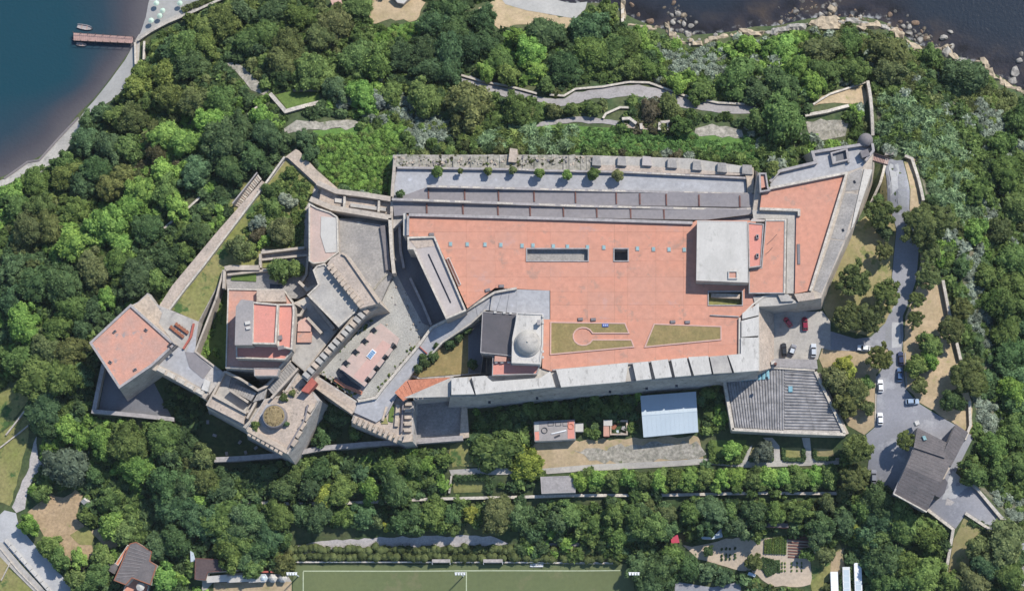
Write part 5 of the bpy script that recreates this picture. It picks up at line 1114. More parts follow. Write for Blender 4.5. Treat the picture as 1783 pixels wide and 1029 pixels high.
for k in range(70):
    t = rg.random(); x, y = rg.choice([midedge((552,648), (622,690), t), midedge((655,688), (728,598), t), midedge((580,612), (655,540), t), midedge((735,590), (700,500), t), midedge((600,455), (660,520), t)])
    p = W(x + rg.uniform(-5, 5), y + rg.uniform(-5, 5), 24.2); MB().box((p.x, p.y, 24.05), (rg.uniform(.3, .8), rg.uniform(.3, .6), rg.uniform(.2, .5)), rg.uniform(0, 3), taper=.7).build('paving_stone', rg.choice(['stone_vent', 'limestone', 'rubble']), ct)
wd = np.array([W(*(lambda a: (a[0] + rg.uniform(-5, 5), a[1] + rg.uniform(-4, 4)))(rg.choice([midedge((560,650), (622,688), rg.random()), midedge((652,684), (724,600), rg.random()), midedge((586,614), (655,546), rg.random())])), 24.2)[:2] for _ in range(80)])
mass('weeds', wd, np.full(80, 24.0), rgn.uniform(.25, .7, 80), lambda x, y: GREEN['oy'] if rgn.random() < .6 else GREEN['mid'], 20, .18, 'weeds growing along the walls of the cobbled court', 'weeds', rgn)
# ================================================================ OTHER BUILDINGS
hr = roots('ribbed_roof_hall', 'wide hall under a weathered grey ribbed roof, below the car park', 'building', (1366, 700), 22, 15)
hq = [(1261,654),(1326,639),(1419,645),(1472,757),(1276,748)]
xy = XY(hq, 21.5); EXC.append([(p.x, p.y) for p in xy]); MB().prism(xy, 12, 21.3).build('wall', 'wall_stone', hr)
def sheet(a, b, c, d, z, mat):
    """ribbed roof sheet with a raised middle; a-b top edge, d-c bottom edge"""
    lo = XY([a, b, c, d], z); m1, m2 = midedge(a, b, .5), midedge(d, c, .5); hi = XY([m1, m2], z + .25)
    l1, l2 = XY([midedge(a, b, .3), midedge(d, c, .3)], z + .22), XY([midedge(a, b, .7), midedge(d, c, .7)], z + .22)
    m = MB(); m.add([(lo[0].x, lo[0].y, z), (l1[0].x, l1[0].y, z + .22), (l2[0].x, l2[0].y, z + .22), (lo[1].x, lo[1].y, z), (lo[3].x, lo[3].y, z), (l1[1].x, l1[1].y, z + .22), (l2[1].x, l2[1].y, z + .22), (lo[2].x, lo[2].y, z)])
    for f in ((0, 4, 5, 1), (1, 5, 6, 2), (2, 6, 7, 3), (0, 1, 2, 3), (4, 7, 6, 5)): m.face(f)
    m.build('roof_sheet', mat, hr)
TL, TM, BM, BL, TR, BR = (1264,654.5), (1366,642.5), (1366,748), (1279,744), (1417,646), (1465,750)
N1 = 20
for k in range(N1):
    for (s0, s1) in ((0, .55), (.555, 1)):
        p = lambda t, s: midedge(midedge(TL, TM, t), midedge(BL, BM, t), s)
        sheet(p(k / N1, s0), p((k + .86) / N1, s0), p((k + .86) / N1, s1), p(k / N1, s1), 21.4, 'roof_teal' if 4 <= k <= 11 and s0 == 0 and False else 'roof_fibre')
N2 = 20
for k in range(N2):
    for (s0, s1) in ((0, .52), (.525, 1)):
        p = lambda t, s: midedge(midedge(TM, BM, t), midedge(TR, BR, t), s)
        sheet(p((k + .86) / N2, s0), p(k / N2, s0), p(k / N2, s1), p((k + .86) / N2, s1), 21.4, 'roof_fibre')
for k in range(7):
    a = midedge((1290,651), (1340,640), k / 7); b = midedge((1290,651), (1340,640), (k + .86) / 7); sheet(a, b, (b[0] + 1, b[1] + 13 + k), (a[0] + 1, a[1] + 13 + k), 21.75, 'roof_teal')
MB().prism(XY([(1373,672),(1380,672),(1380,682),(1373,682)], 22), 21.4, 21.85).build('skylight', 'roof_teal', hr)
for pts, w in (([(1260,654),(1276,748)], .9), ([(1275,747),(1367,752),(1472,756)], .9), ([(1420,647),(1471,754)], .9), ([(1326,638),(1419,644)], .8)): MB().ribbon(XY(pts, 22), w, 15, 22).build('parapet', 'coping', hr)
MB().ribbon(XY([(1424,650),(1474,756)], 20), 1.6, 13, 20).build('buttress_wall', 'wall_pale', hr)
MB().prism(XY([(1326,637),(1350,624),(1422,626),(1424,642)], 22.3), 18, 22.2).build('gable', 'ramp_path', hr)
MB().box((*W(1346, 632, 23).to_2d(), 22.2), (1.2, 1.0, 1.2)).build('chimney', 'white_render', hr); MB().box((*W(1350, 634, 23).to_2d(), 22.2), (.7, .7, 1.9)).build('chimney', 'drain_brown', hr)
# pale metal shed
sh = roots('metal_shed', 'pale blue-grey metal shed with a low pitched roof in the yard below the long wall', 'shed', (1165, 720), 20, 15.5)
q = [(1115,689),(1212,681.5),(1216,752),(1120.5,761)]; rg_ = [midedge(q[0], q[3], .47), midedge(q[1], q[2], .48)]
MB().prism(XY([midedge(q[0], q[2], .03), midedge(q[1], q[3], .03), midedge(q[2], q[0], .03), midedge(q[3], q[1], .03)], 19.3), 14.5, 19.3).build('wall', 'white_render', sh)
EXC.append([(p.x, p.y) for p in XY(q, 19)])
for a, b, c, d, za, zb in ((q[0], q[1], rg_[1], rg_[0], 19.6, 20.5), (rg_[0], rg_[1], q[2], q[3], 20.5, 19.6)):
    n = 12
    for k in range(n):
        t0, t1 = k / n, (k + .985) / n; pp_ = [(midedge(a, b, t0), za), (midedge(a, b, t1), za), (midedge(d, c, t1), zb), (midedge(d, c, t0), zb)]
        MB().prism([W(*p, z).to_2d() for p, z in pp_], [z - .1 for p, z in pp_], [z for p, z in pp_]).build('roof_panel', 'metal_blue', sh)
MB().ribbon(XY(rg_, 20.55), .35, 20.4, 20.56).build('ridge_cap', 'metal_blue', sh)
# small flat building
fb = roots('flat_outbuilding', 'small flat-roofed outbuilding with a red and white painted grey roof', 'building', (965, 750), 19, 15)
block(fb, [(929.6,734),(1000.6,730.5),(1002,764),(931,768)], 19, 14, 'white_render', 'roof_grey', (.15, .1), 0, 'coping_grey')
for q, m in (([(931,736),(938,735.5),(938.5,750),(931,750.5)], 'white_sheet'), ([(931,752),(938.5,751),(939,766),(932,766.5)], 'red_roof'), ([(988,732),(999.5,731.5),(1000.5,763),(988.5,763.5)], 'red_roof')): MB().prism(XY(q, 19.1), 18.9, 19.12).build('roof_paint', m, fb)
for x, y, rr in ((948,749,1.0), (994,742,.95)):
    p = W(x, y, 19.3); MB().ring([(p.x + rr * math.cos(a), p.y + rr * math.sin(a)) for a in np.linspace(0, 6.28, 15)[:-1]], .2, 19.05, 19.3).build('roof_ring', 'iron' if x < 960 else 'orange_tile', fb)
MB().ribbon(XY([(960,755),(986,749)], 19.3), .35, 19.05, 19.3).build('roof_beam', 'white_metal', fb); MB().ribbon(XY([(966,761),(975,757)], 19.3), .5, 19.05, 19.35).build('roof_beam', 'iron', fb)
for k in range(3): MB().ring([(p.x, p.y) for p in XY([(954 + k * 13, 734.5), (964 + k * 13, 734), (964 + k * 13, 741), (954 + k * 13, 741.5)], 19.2)], .12, 19.05, 19.2).build('roof_frame', 'iron', fb)
block(fb, [(1002,737),(1015.5,737),(1015.5,751),(1002,751)], 18, 14, 'white_render', 'white_sheet', None, 0, rname='lean_to_roof', wname='lean_to_wall')
so = roots('brick_hut', 'tiny half-built brick hut with a white corner roof, between the outbuilding and the metal shed', 'hut', (1060, 745), 18, 15)
block(so, [(1051,731.6),(1060,731.6),(1061,759),(1051,759)], 18, 14, 'brick_red', 'terracotta_pale', None, 0)
MB().prism(XY([(1051,731),(1066,731),(1066,741),(1051,741)], 18.2), 17.9, 18.25).build('roof_sheet', 'white_sheet', so)
MB().ring([(p.x, p.y) for p in XY([(1062,731),(1093,731),(1093,757),(1062,757)], 16.5)], .5, 14.5, 16.5).build('footing', 'limestone', so)
rgd = random.Random(12); dl = ['white', 'grey', 'rust', 'pale blue']
for k in range(26):
    x, y = rgd.choice([(rgd.uniform(1066, 1092), rgd.uniform(728, 760)), (rgd.uniform(820, 850), rgd.uniform(740, 770)), (rgd.uniform(898, 925), rgd.uniform(735, 768))]); p = T(x, y)
    kind = rgd.choice(dl); b = MB().box((p.x, p.y, p.z - .1), (rgd.uniform(.6, 1.8), rgd.uniform(.5, 1.3), rgd.uniform(.5, 1.0)), rgd.uniform(0, 3), taper=.9).build('crate', dict(white='white_render', grey='coping_grey', rust='rust_wood')[kind] if kind != 'pale blue' else 'metal_blue')
    TREES.append((b, kind + ' discarded', x, y, 3, 'crate', p.x, p.y)); b['category'] = 'crate'
gs = roots('rubble_roof_store', 'low store with a rough brownish-grey flat roof at the left end of the hedge row', 'building', (970, 842), 17, 14)
block(gs, [(941,830),(1001,828),(1002,857),(943,859)], 17, 12.5, 'wall_stone', 'ramp_path', (.3, .15), 0, 'coping_grey')
# slate-roofed house
hs = roots('slate_roofed_house', 'large L-shaped house with a brown slate roof beside the road, right side', 'house', (1620, 820), 26, 19)
main = [(1595,778),(1641,793),(1657,809),(1614,889),(1557,858)]
MB().prism(XY([(1596,745),(1650,771),(1664,739),(1685,753),(1656,812),(1614,888),(1558,858),(1594,779)], 25), 17, 24.6).build('wall', 'wall_pale', hs)
EXC.append([(p.x, p.y) for p in XY([(1596,745),(1650,771),(1664,739),(1685,753),(1656,812),(1614,888),(1558,858),(1594,779)], 25)])
a, b, c, d = (1593,777), (1658,801), (1613,891), (1556,859); n = 16
for k in range(n):
    t0, t1 = k / n, (k + .97) / n; pl = lambda t: 25.0 + 1.9 * (1 - abs(t - .42) / .58)
    q = [(midedge(a, d, t0), pl(t0)), (midedge(b, c, t0), pl(t0)), (midedge(b, c, t1), pl(t1) - .12), (midedge(a, d, t1), pl(t1) - .12)]
    MB().prism([W(*p, z).to_2d() for p, z in q], [z - .3 for p, z in q], [z for p, z in q]).build('tile_course', 'roof_slate', hs)
a, b, c, d = (1597,744), (1650,771), (1645,797), (1591,779); n = 7
for k in range(n):
    t0, t1 = k / n, (k + .96) / n; z0, z1 = 25.2 + t0 * 1.0, 25.2 + t1 * 1.0 - .1
    q = [(midedge(a, d, t0), z0), (midedge(b, c, t0), z0), (midedge(b, c, t1), z1), (midedge(a, d, t1), z1)]
    MB().prism([W(*p, z).to_2d() for p, z in q], [z - .3 for p, z in q], [z for p, z in q]).build('tile_course', 'roof_slate', hs)
a, b, c, d = (1664,738), (1686,753), (1656,812), (1640,795); n = 11
for k in range(n):
    t0, t1 = k / n, (k + .97) / n; q = [(midedge(a, d, t0), 25.9), (midedge(b, c, t0), 25.2), (midedge(b, c, t1), 25.1), (midedge(a, d, t1), 25.8)]
    MB().prism([W(*p, z).to_2d() for p, z in q], [z - .3 for p, z in q], [z for p, z in q]).build('tile_course', 'roof_slate', hs)
MB().ribbon(XY([(1593,776.5),(1556,859)], 25.3), .45, 24.5, 25.3).build('gutter', 'coping_grey', hs); MB().ribbon(XY([(1556,859),(1614,891)], 25.4), .4, 24.5, 25.4).build('gutter', 'coping', hs)
MB().prism(XY([(1606,759),(1611,758),(1614,765),(1609,766)], 26.3), 25.4, 26.2).build('skylight', 'glass_teal', hs)
MB().prism(XY([(1627,856),(1639,835),(1646,833),(1650,840),(1645,858),(1637,866),(1629,863)], 25.6), 18, 25.6).build('porch', 'roof_black', hs)
MB().box((*W(1597, 736, 25).to_2d(), 22), (1.3, 1.3, 3.2), .4).build('chimney', 'white_render', hs)
# lower-left house
lh = roots('grey_roofed_villa', 'villa with grey tiled roofs and orange balconies, bottom left', 'house', (235, 980), 12, 6)
vp = [(226,946),(237,943),(265,960),(261,976),(273,984),(262,1018),(230,1006),(219,1018),(198,1010)]
block(lh, vp, 12, 4.5, 'plaster', 'roof_slate', (.28, .12), 0, 'rust_wood')
a, b, c, d = (228,949), (262,962), (217,1014), (201,1008)
for k in range(9): t = (k + .5) / 9; MB().ribbon(XY([midedge(a, d, t), midedge(b, (232,1004), t)], 12.2), .12, 12.0, 12.2).build('tile_rib', 'roof_grey', lh)
block(lh, [(223,948),(226,951),(206,985),(201,981)], 9, 4.5, 'plaster', 'orange_tile', (.2, .5), 0, 'plaster', 'balcony', 'balcony_wall', 'balcony_parapet')
block(lh, [(194,977),(205,984),(198,998),(183,989)], 9.5, 4.5, 'plaster', 'roof_slate', None, 0, rname='wing_roof', wname='wing_wall')
block(lh, [(231,1008),(260,1019),(254,1040),(214,1034),(218,1020)], 8.5, 4.5, 'plaster', 'terracotta', (.2, .6), 0, 'coping', 'sun_terrace', 'terrace_wall', 'terrace_parapet')
p = W(244, 1021, 11); pu = thing('parasol', 'white parasol open on the villa terrace, bottom left', 'parasol', (p.x, p.y, 8.6))
MB().lathe((p.x, p.y, 10.6), [(1.4, 0), (1.4, .05), (.7, .35), (.05, .6)], 8).build('canopy', 'white_sheet', pu); MB().tube((p.x, p.y, 8.6), (p.x, p.y, 10.9), .05).build('pole', 'white_metal', pu)
wt = T(148, 870, 2.4); ws = thing('white_tent', 'small white ridge tent at the top right of the brown field', 'tent', wt)
q = [W(140, 873, wt.z + 1.6), W(149, 862, wt.z + 1.6), W(157, 873, wt.z + 1.6), W(147, 880, wt.z + 1.6)]; top = [wt + Vector((-.4, .3, 2.4)), wt + Vector((.5, -.4, 2.4))]
m = MB(); i = m.add([(*v.to_2d(), wt.z + 1.5) for v in q] + [tuple(v) for v in top] + [(*v.to_2d(), wt.z - .3) for v in q])
for f in ((0, 4, 5, 3), (2, 5, 4, 1), (1, 4, 0), (3, 5, 2), (6, 7, 1, 0), (7, 8, 2, 1), (8, 9, 3, 2), (9, 6, 0, 3)): m.face([i + k for k in f])
m.build('canvas', 'white_sheet', ws)
# clubhouse
cb = roots('clubhouse', 'low clubhouse with a dark brown roof and white awnings beside the pitch', 'building', (375, 995), 10, 6)
block(cb, [(340,971),(412,975),(413,992),(362,996),(358,1010),(339,1008)], 10, 4.5, 'plaster', 'club_roof', (.22, .12), 0, 'drain_brown')
for k, (x0, x1) in enumerate(((360, 395), (396, 432), (433, 462))):
    MB().prism(XY([(x0, 1003), (x1, 1000), (x1 + 2, 1012), (x0, 1014)], 8.6), 8.5, [8.9, 8.9, 8.5, 8.5]).build('awning', 'white_sheet', cb)
for k in range(3):
    p = W(458 + k * 17, 1006, 8.5); MB().lathe((p.x, p.y, 8), [(1.5, 0), (1.5, .1), (.8, .9), (.05, 1.3)], 6).build('tent_roof', 'white_sheet' if k != 0 else 'metal_blue', cb)
    MB().box((p.x + .4, p.y + 2.0, 6), (2.4, .5, 2.6)).build('red_panel', 'brick_red', cb)
MB().prism(XY([(331,958),(337,962),(340,976),(332,978)], 9), 5, 9).build('solar_frame', 'metal_blue', cb)

# ================================================================ FOOTBALL GROUND
for x, lab in ((801, 'tall floodlight mast standing at the halfway line of the pitch'), (1104, 'tall floodlight mast standing at the right corner of the pitch'), (508, 'tall floodlight mast standing at the left corner of the pitch')):
    H = 14; b = W(x, 996.5, 6.6 + H); z = terr(b.x, b.y); f = thing('floodlight_mast', lab, 'floodlight', (b.x, b.y, z), 'floodlights round the pitch')
    MB().tube((b.x, b.y, z - .3), (b.x, b.y, z + H), .2, .1).build('pole', 'white_metal', f); MB().box((b.x, b.y, z + H - .1), (3.4, .25, .25)).build('crossbar', 'white_metal', f)
    for k in range(4): l = MB().box((b.x - 1.3 + k * .87, b.y - .35, z + H), (.62, 1.0, .4), .15, taper=.8).build('lamp', 'white_metal', f)
for x, w, lab in ((769, 32, 'left dugout shelter on the upper touchline of the pitch'), (859, 34, 'dugout shelter right of the halfway line of the pitch')):
    b = T(x, 978); d = thing('dugout', lab, 'dugout', b, 'dugouts on the touchline'); L = w * MPP
    MB().box((b.x, b.y + .6, b.z), (L, .12, 2.0)).build('back_panel', 'metal_blue', d)
    MB().prism([(b.x - L / 2, b.y - .35), (b.x + L / 2, b.y - .35), (b.x + L / 2, b.y + .7), (b.x - L / 2, b.y + .7)], [b.z + 2.2, b.z + 2.2, b.z + 1.95, b.z + 1.95], [b.z + 2.3, b.z + 2.3, b.z + 2.05, b.z + 2.05]).build('roof', 'coping_grey', d)
    for k in range(7): MB().box((b.x - L / 2 + (k + .5) * L / 7, b.y + .05, b.z), (.5, .5, .5)).build('seat', 'glass_dark', d)
    for s in (-1, 1): MB().box((b.x + s * (L / 2 - .05), b.y - .1, b.z), (.1, 1.6, 2.05)).build('side_panel', 'white_metal', d)
b = T(934.5, 983); d = thing('team_bench', 'white slatted bench on the touchline, right of the dugouts', 'bench', b)
for k in range(3): MB().box((b.x, b.y - .5 + k * .5, b.z + .4), (4.2, .36, .08)).build('slat', 'white_metal', d)
for s in (-1, 1): MB().box((b.x + s * 1.9, b.y, b.z), (.1, 1.4, .42)).build('leg', 'iron', d)
hedge([(500,962),(620,962),(760,962),(900,963),(1000,965),(1076,966)], 4.2, 2.0, 'olive', 'broad untrimmed hedge between the pale footpath and the football pitch')
fn = T(800, 978); ff = thing('pitch_fence', 'thin wire fence with grey posts along the top of the football pitch', 'fence', fn)
for k in range(40): p = T(514 + k * 14.4, 979); MB().tube((p.x, p.y, p.z), (p.x, p.y, p.z + 1.5), .07, seg=5).build('post', 'white_metal', ff)
for h in (.7, 1.45):
    P = T_arr([(514 + k * 14.4, 979) for k in range(40)]); MB().ribbon([p.to_2d() for p in P], .05, [p.z + h - .05 for p in P], [p.z + h for p in P]).build('rail', 'white_metal', ff)

# ================================================================ GARDEN BITS
gd = T(1345, 980); vb = thing('vegetable_bed', 'bed of nine upright leafy crop rows in the vegetable garden', 'vegetable bed', T(1350, 947), 'vegetable beds')
for k in range(9): hedge([(1333 + k * 4.4 + (0 if k else 0), 936 + (4 - k) * .8), (1332 + k * 4.4, 963 + k * .2)], .36, .6, 'mid' if k % 3 else 'oy', None, 'crop_row', parent=vb, z=None)
vb = thing('vegetable_bed', 'bed of short slanted cabbage rows in the vegetable garden', 'vegetable bed', T(1340, 985), 'vegetable beds')
for k in range(6): hedge([(1330 + k * 5, 970 + k * 1.2), (1324 + k * 6.5, 984 + k * 2.4)], .7, .55, 'dark', None, 'crop_row', parent=vb)
for k in range(4): hedge([(1328 + k * 6, 988 + k * 1), (1338 + k * 5, 1003 - k * 3)], .7, .55, 'dark', None, 'crop_row', parent=vb)
vb = thing('vegetable_bed', 'bed of thin horizontal seedling rows, right side of the vegetable garden', 'vegetable bed', T(1390, 952), 'vegetable beds')
for k in range(9): P = T_arr([(1372, 929 + k * 5), (1408 - k * .5, 931 + k * 5)]); MB().ribbon([p.to_2d() for p in P], .45, P[0].z - .2, P[0].z + .28).build('earth_ridge', 'drain_brown', vb)
vb = thing('vegetable_bed', 'dotted bed of single young plants, left side of the vegetable garden', 'vegetable bed', T(1268, 965), 'vegetable beds')
for x in (1257, 1264, 1271, 1280):
    for y in (955, 966, 972): hedge([(x - 1, y + random.uniform(-.6, .6)), (x + 1.2, y)], .7, .5, 'dark', None, 'seedling', parent=vb)
vb = thing('vegetable_bed', 'dotted bed of faint seedlings, bottom right of the vegetable garden', 'vegetable bed', T(1390, 990), 'vegetable beds')
for x in (1362, 1367, 1378, 1388, 1396):
    for y in (980, 986, 993): hedge([(x - .8, y), (x + .9, y)], .5, .4, 'mid', None, 'seedling', parent=vb)
def small_shed(px, zt, mat, roof, label, cat='shed', par=None):
    b = T(sum(p[0] for p in px) / len(px), sum(p[1] for p in px) / len(px)); s = thing('garden_shed', label, cat, b)
    block(s, px, b.z + zt, b.z - 1, mat, roof, par, 0); return s
small_shed([(1168,932),(1180,931),(1183,944),(1169,946)], 2.4, 'brick_red', 'paint_red', 'small red-roofed shed at the left end of the vegetable garden')
small_shed([(1214,933),(1240,935),(1256,920),(1258,934),(1240,938),(1216,938)], 2.2, 'white_render', 'metal_blue', 'narrow blue-roofed lean-to above the vegetable garden')
small_shed([(1322,911),(1338,909),(1372,911),(1373,918),(1330,917)], 2.5, 'brick_red', 'roof_slate', 'dark grey-roofed shed in the trees above the crop rows')
small_shed([(1412,955),(1433,954),(1434,960),(1420,962)], 2.0, 'white_render', 'white_sheet', 'small white shelter at the upper right of the vegetable garden')
small_shed([(1304,995),(1316,1000),(1314,1004),(1302,1000)], 1.5, 'stone_vent', 'metal_blue', 'small grey box beside the lower edge of the vegetable garden')
small_shed([(683,-8),(720,-10),(703,7),(692,5)], 2.6, 'white_render', 'white_sheet', 'white-roofed hut in the dry clearing, top edge')
small_shed([(575,0),(592,-6),(596,8),(580,12)], 2.6, 'plaster', 'pink_panel', 'small pink-roofed hut among the trees, top edge')
hedge([(790,831),(850,831),(853,858)], 1.8, 1.6, 'dark', 'clipped dark hedge around two sides of the small lawn')
hedge([(1364,779),(1365,799),(1400,800),(1399,780)], 1.0, .9, 'dark', 'clipped dark hedge around the little square lawn before the ribbed-roof hall')
hedge([(1238,768),(1240,801),(1286,803),(1300,776)], 1.6, 1.2, 'mid', 'clipped green hedge around the left garden bed before the ribbed-roof hall')
hedge([(1306,801),(1346,799)], 1.0, .9, 'dark', 'short dark hedge before the ribbed-roof hall, around the grey-green bush')
hedge([(1418,784),(1420,798),(1454,798)], 1.0, .9, 'dark', 'short dark hedge around the right garden bed before the ribbed-roof hall')
hedge([(1689,905),(1720,920)], 2.0, 1.0, 'dark', 'dark clipped hedge along the short stone wall by the drive')
hedge([(317,17),(345,5),(376,-6)], 1.9, 1.5, 'olive', 'olive green hedge between the beach and the promenade')

# ================================================================ VEHICLES
def car(px, py, ang, paint, label, L=4.2, Wd=1.75, z=None, roofmat=None, name='parked_car', cat='car', group='cars parked by the road and in the car park'):
    """ang: heading of the bonnet in photo degrees, 0 = right, 90 = up"""
    b = T(px, py, .7); b.z += .18; root = thing(name, label, cat, b, group); a = math.radians(ang); ux, uy = Vector((math.cos(a), math.sin(a))), Vector((-math.sin(a), math.cos(a)))
    def P(x, y, zz): q = ux * x + uy * y; return (b.x + q.x, b.y + q.y, b.z + zz)
    m = MB(); sec = [(-.5, .72, .35, .62), (-.485, .9, .28, .80), (-.30, 1.0, .2, .92), (.1, 1.0, .2, .92), (.36, .98, .22, .82), (.46, .9, .28, .72), (.5, .66, .36, .58)]
    rows = []
    for t, w, z0, z1 in sec:
        y = w * Wd / 2; rows.append(m.add([P(t * L, -y, z0), P(t * L, -y, z1 - .14), P(t * L, -y * .86, z1), P(t * L, y * .86, z1), P(t * L, y, z1 - .14), P(t * L, y, z0)]))
    for r0, r1 in zip(rows, rows[1:]):
        for k in range(6): q = (k + 1) % 6; m.face((r0 + k, r0 + q, r1 + q, r1 + k))
    m.face(range(rows[0], rows[0] + 6)); m.face(range(rows[-1] + 5, rows[-1] - 1, -1)); body = m.build('body', paint, root)
    g = MB(); lo = [(-.43, .82), (.22, .82)]; hi = [(-.32, .66), (.06, .66)]
    i = g.add([P(lo[0][0] * L, -lo[0][1] * Wd / 2, .86), P(lo[1][0] * L, -lo[1][1] * Wd / 2, .84), P(lo[1][0] * L, lo[1][1] * Wd / 2, .84), P(lo[0][0] * L, lo[0][1] * Wd / 2, .86), P(hi[0][0] * L, -hi[0][1] * Wd / 2, 1.4), P(hi[1][0] * L, -hi[1][1] * Wd / 2, 1.42), P(hi[1][0] * L, hi[1][1] * Wd / 2, 1.42), P(hi[0][0] * L, hi[0][1] * Wd / 2, 1.4)])
    for f in ((0, 1, 5, 4), (1, 2, 6, 5), (2, 3, 7, 6), (3, 0, 4, 7), (4, 5, 6, 7)): g.face([i + k for k in f])
    g.build('glasshouse', 'glass_dark', root)
    rf = MB(); i = rf.add([P(x * L, s * y * Wd / 2, zz) for zz in (1.39, 1.46) for x, y, s in ((-.33, .68, -1), (.06, .68, -1), (.06, .68, 1), (-.33, .68, 1))])
    for f in ((0, 1, 5, 4), (1, 2, 6, 5), (2, 3, 7, 6), (3, 0, 4, 7), (4, 5, 6, 7)): rf.face([i + k for k in f])
    rf.build('roof', roofmat or paint, root)
    for x in (-.31, .31):
        for s in (-1, 1):
            w = MB(); w.tube(P(x * L, s * (Wd / 2 - .2), .31), P(x * L, s * (Wd / 2 + .01), .31), .31, seg=12).build('wheel', 'rubber', root)
    for s in (-1, 1):
        MB().box(P(.475 * L, s * Wd * .34, .5), (.2, .3, .14), a).build('headlight', 'lamp_clear', root); MB().box(P(-.487 * L, s * Wd * .34, .58), (.1, .28, .14), a).build('tail_light', 'lamp_red', root)
        MB().box(P(.17 * L, s * (Wd / 2 + .06), .82), (.14, .2, .13), a).build('wing_mirror', paint, root)
    return root
car(1372, 561, 125, 'paint_red', 'small faded red car parked at an angle in the car park', 3.5, 1.5)
car(1401.5, 564, 92, 'paint_crimson', 'dark crimson car with its bonnet up the photo in the car park', 4.3)
car(1365, 609, 92, 'paint_black', 'black car at the left end of the lower car park row', 4.3, 1.6)
car(1380, 609, 70, 'paint_grey', 'grey car with dark windows, second in the lower car park row', 3.7, roofmat='paint_silver')
car(1416.5, 610, 88, 'paint_silver', 'silver car standing alone at the right of the lower car park row', 4.3)
car(1568.5, 624, 92, 'paint_navy', 'dark navy car parked on the road edge, above the blue car', 4.3)
car(1566.5, 652, 88, 'paint_blue', 'teal blue car parked behind the navy car on the road', 4.4)
car(1533, 672, 90, 'paint_white', 'white car on the left edge of the road, level with the ribbed-roof hall', 4.0)
car(1532.5, 729, 90, 'paint_white', 'white car on the left edge of the road, near the big slate-roofed house', 3.9)
car(1588.5, 699, 2, 'paint_pale_blue', 'pale blue car parked crosswise on the widened road', 4.2)
car(1521.5, 829, 88, 'paint_grey', 'dark grey car at the bottom end of the road, left of the slate-roofed house', 4.3)
car(1504, 606, 175, 'paint_white', 'white van half under the tree at the car park entrance', 4.0, 1.8)
for i, (x, y, l, lab) in enumerate(((1453, 1020, 9.0, 'leftmost of three white lorry trailers, bottom right of the garden'), (1474, 1013, 9.5, 'middle of three white lorry trailers, with a pale blue roof'), (1494, 1006, 9.5, 'rightmost of three white lorry trailers, with a grey front end'))):
    b = T(x, y, 2.5); t = thing('lorry_trailer', lab, 'trailer', b, 'white lorry trailers')
    MB().box((b.x, b.y, b.z + .9), (2.3, l, 2.1), 0, taper=.985).build('body', 'paint_white' if i != 1 else 'white_metal', t)
    for k in range(5): MB().box((b.x, b.y - l * .4 + k * l * .2, b.z + 3.0), (2.2, .12, .05)).build('roof_rib', 'white_metal', t)
    if i: MB().box((b.x, b.y + (-l * .28 if i == 2 else 0), b.z + 3.0), (1.7, l * (.36 if i == 2 else .8), .04)).build('roof_panel', 'metal_blue', t)
    for yy in (-.38, -.28, .36):
        for s in (-1, 1): MB().tube((b.x + s * .75, b.y + yy * l, b.z + .45), (b.x + s * 1.1, b.y + yy * l, b.z + .45), .45, seg=12).build('wheel', 'rubber', t)
    MB().box((b.x, b.y, b.z + .55), (.9, l * .94, .35)).build('chassis', 'iron', t)

# ================================================================ SHORE
pz = 1.6; pr = thing('boardwalk_pier', 'reddish plank pier reaching from the promenade corner into the sea', 'pier', (*W(180, 67, pz).to_2d(), 0))
a, b, c, d = (128, 57.5), (232, 64.5), (231, 76), (128, 71)
for k in range(30): MB().prism(XY([midedge(a, b, k / 30), midedge(a, b, (k + .9) / 30), midedge(d, c, (k + .9) / 30), midedge(d, c, k / 30)], pz), pz - .12, pz).build('plank', 'deck', pr)
for e, f in ((a, b), (d, c)):
    MB().ribbon(XY([e, f], pz + .9), .1, pz + .8, pz + .9).build('handrail', 'deck_dark', pr)
    for k in range(9): q = W(*midedge(e, f, k / 8), pz); MB().tube((q.x, q.y, -3), (q.x, q.y, pz + .85), .13, seg=6).build('pile', 'deck_dark', pr)
def boat(px, py, L, ang, label):
    b = W(px, py, .3); r_ = thing('rowing_boat', label, 'boat', (b.x, b.y, 0), 'boats by the pier'); a = math.radians(ang); u = Vector((math.cos(a), math.sin(a))); v = Vector((-math.sin(a), math.cos(a)))
    m = MB(); rows = []
    for t, w in ((-.5, .7), (-.25, .95), (.1, 1.0), (.35, .7), (.5, .06)):
        row = []
        for s, zz, k in ((-1, .5, 1), (-1, -.1, .7), (1, -.1, .7), (1, .5, 1), (1, .5, .82), (1, .12, .6), (-1, .12, .6), (-1, .5, .82)): q = u * (t * L) + v * (s * w * L * .17 * k); row.append((b.x + q.x, b.y + q.y, zz))
        rows.append(m.add(row))
    for r0, r1 in zip(rows, rows[1:]):
        for k in range(8): q = (k + 1) % 8; m.face((r0 + k, r0 + q, r1 + q, r1 + k))
    m.face(range(rows[0] + 7, rows[0] - 1, -1)); m.build('hull', 'coping_grey', r_)
    for t in (-.2, .12): MB().box((b.x + u.x * t * L, b.y + u.y * t * L, .34), (.28, L * .27, .06), a).build('bench', 'deck', r_)
boat(148, 48, 5.5, -12, 'grey open boat moored above the end of the pier'); boat(142, 78, 3.6, -8, 'smaller grey open boat moored below the end of the pier')
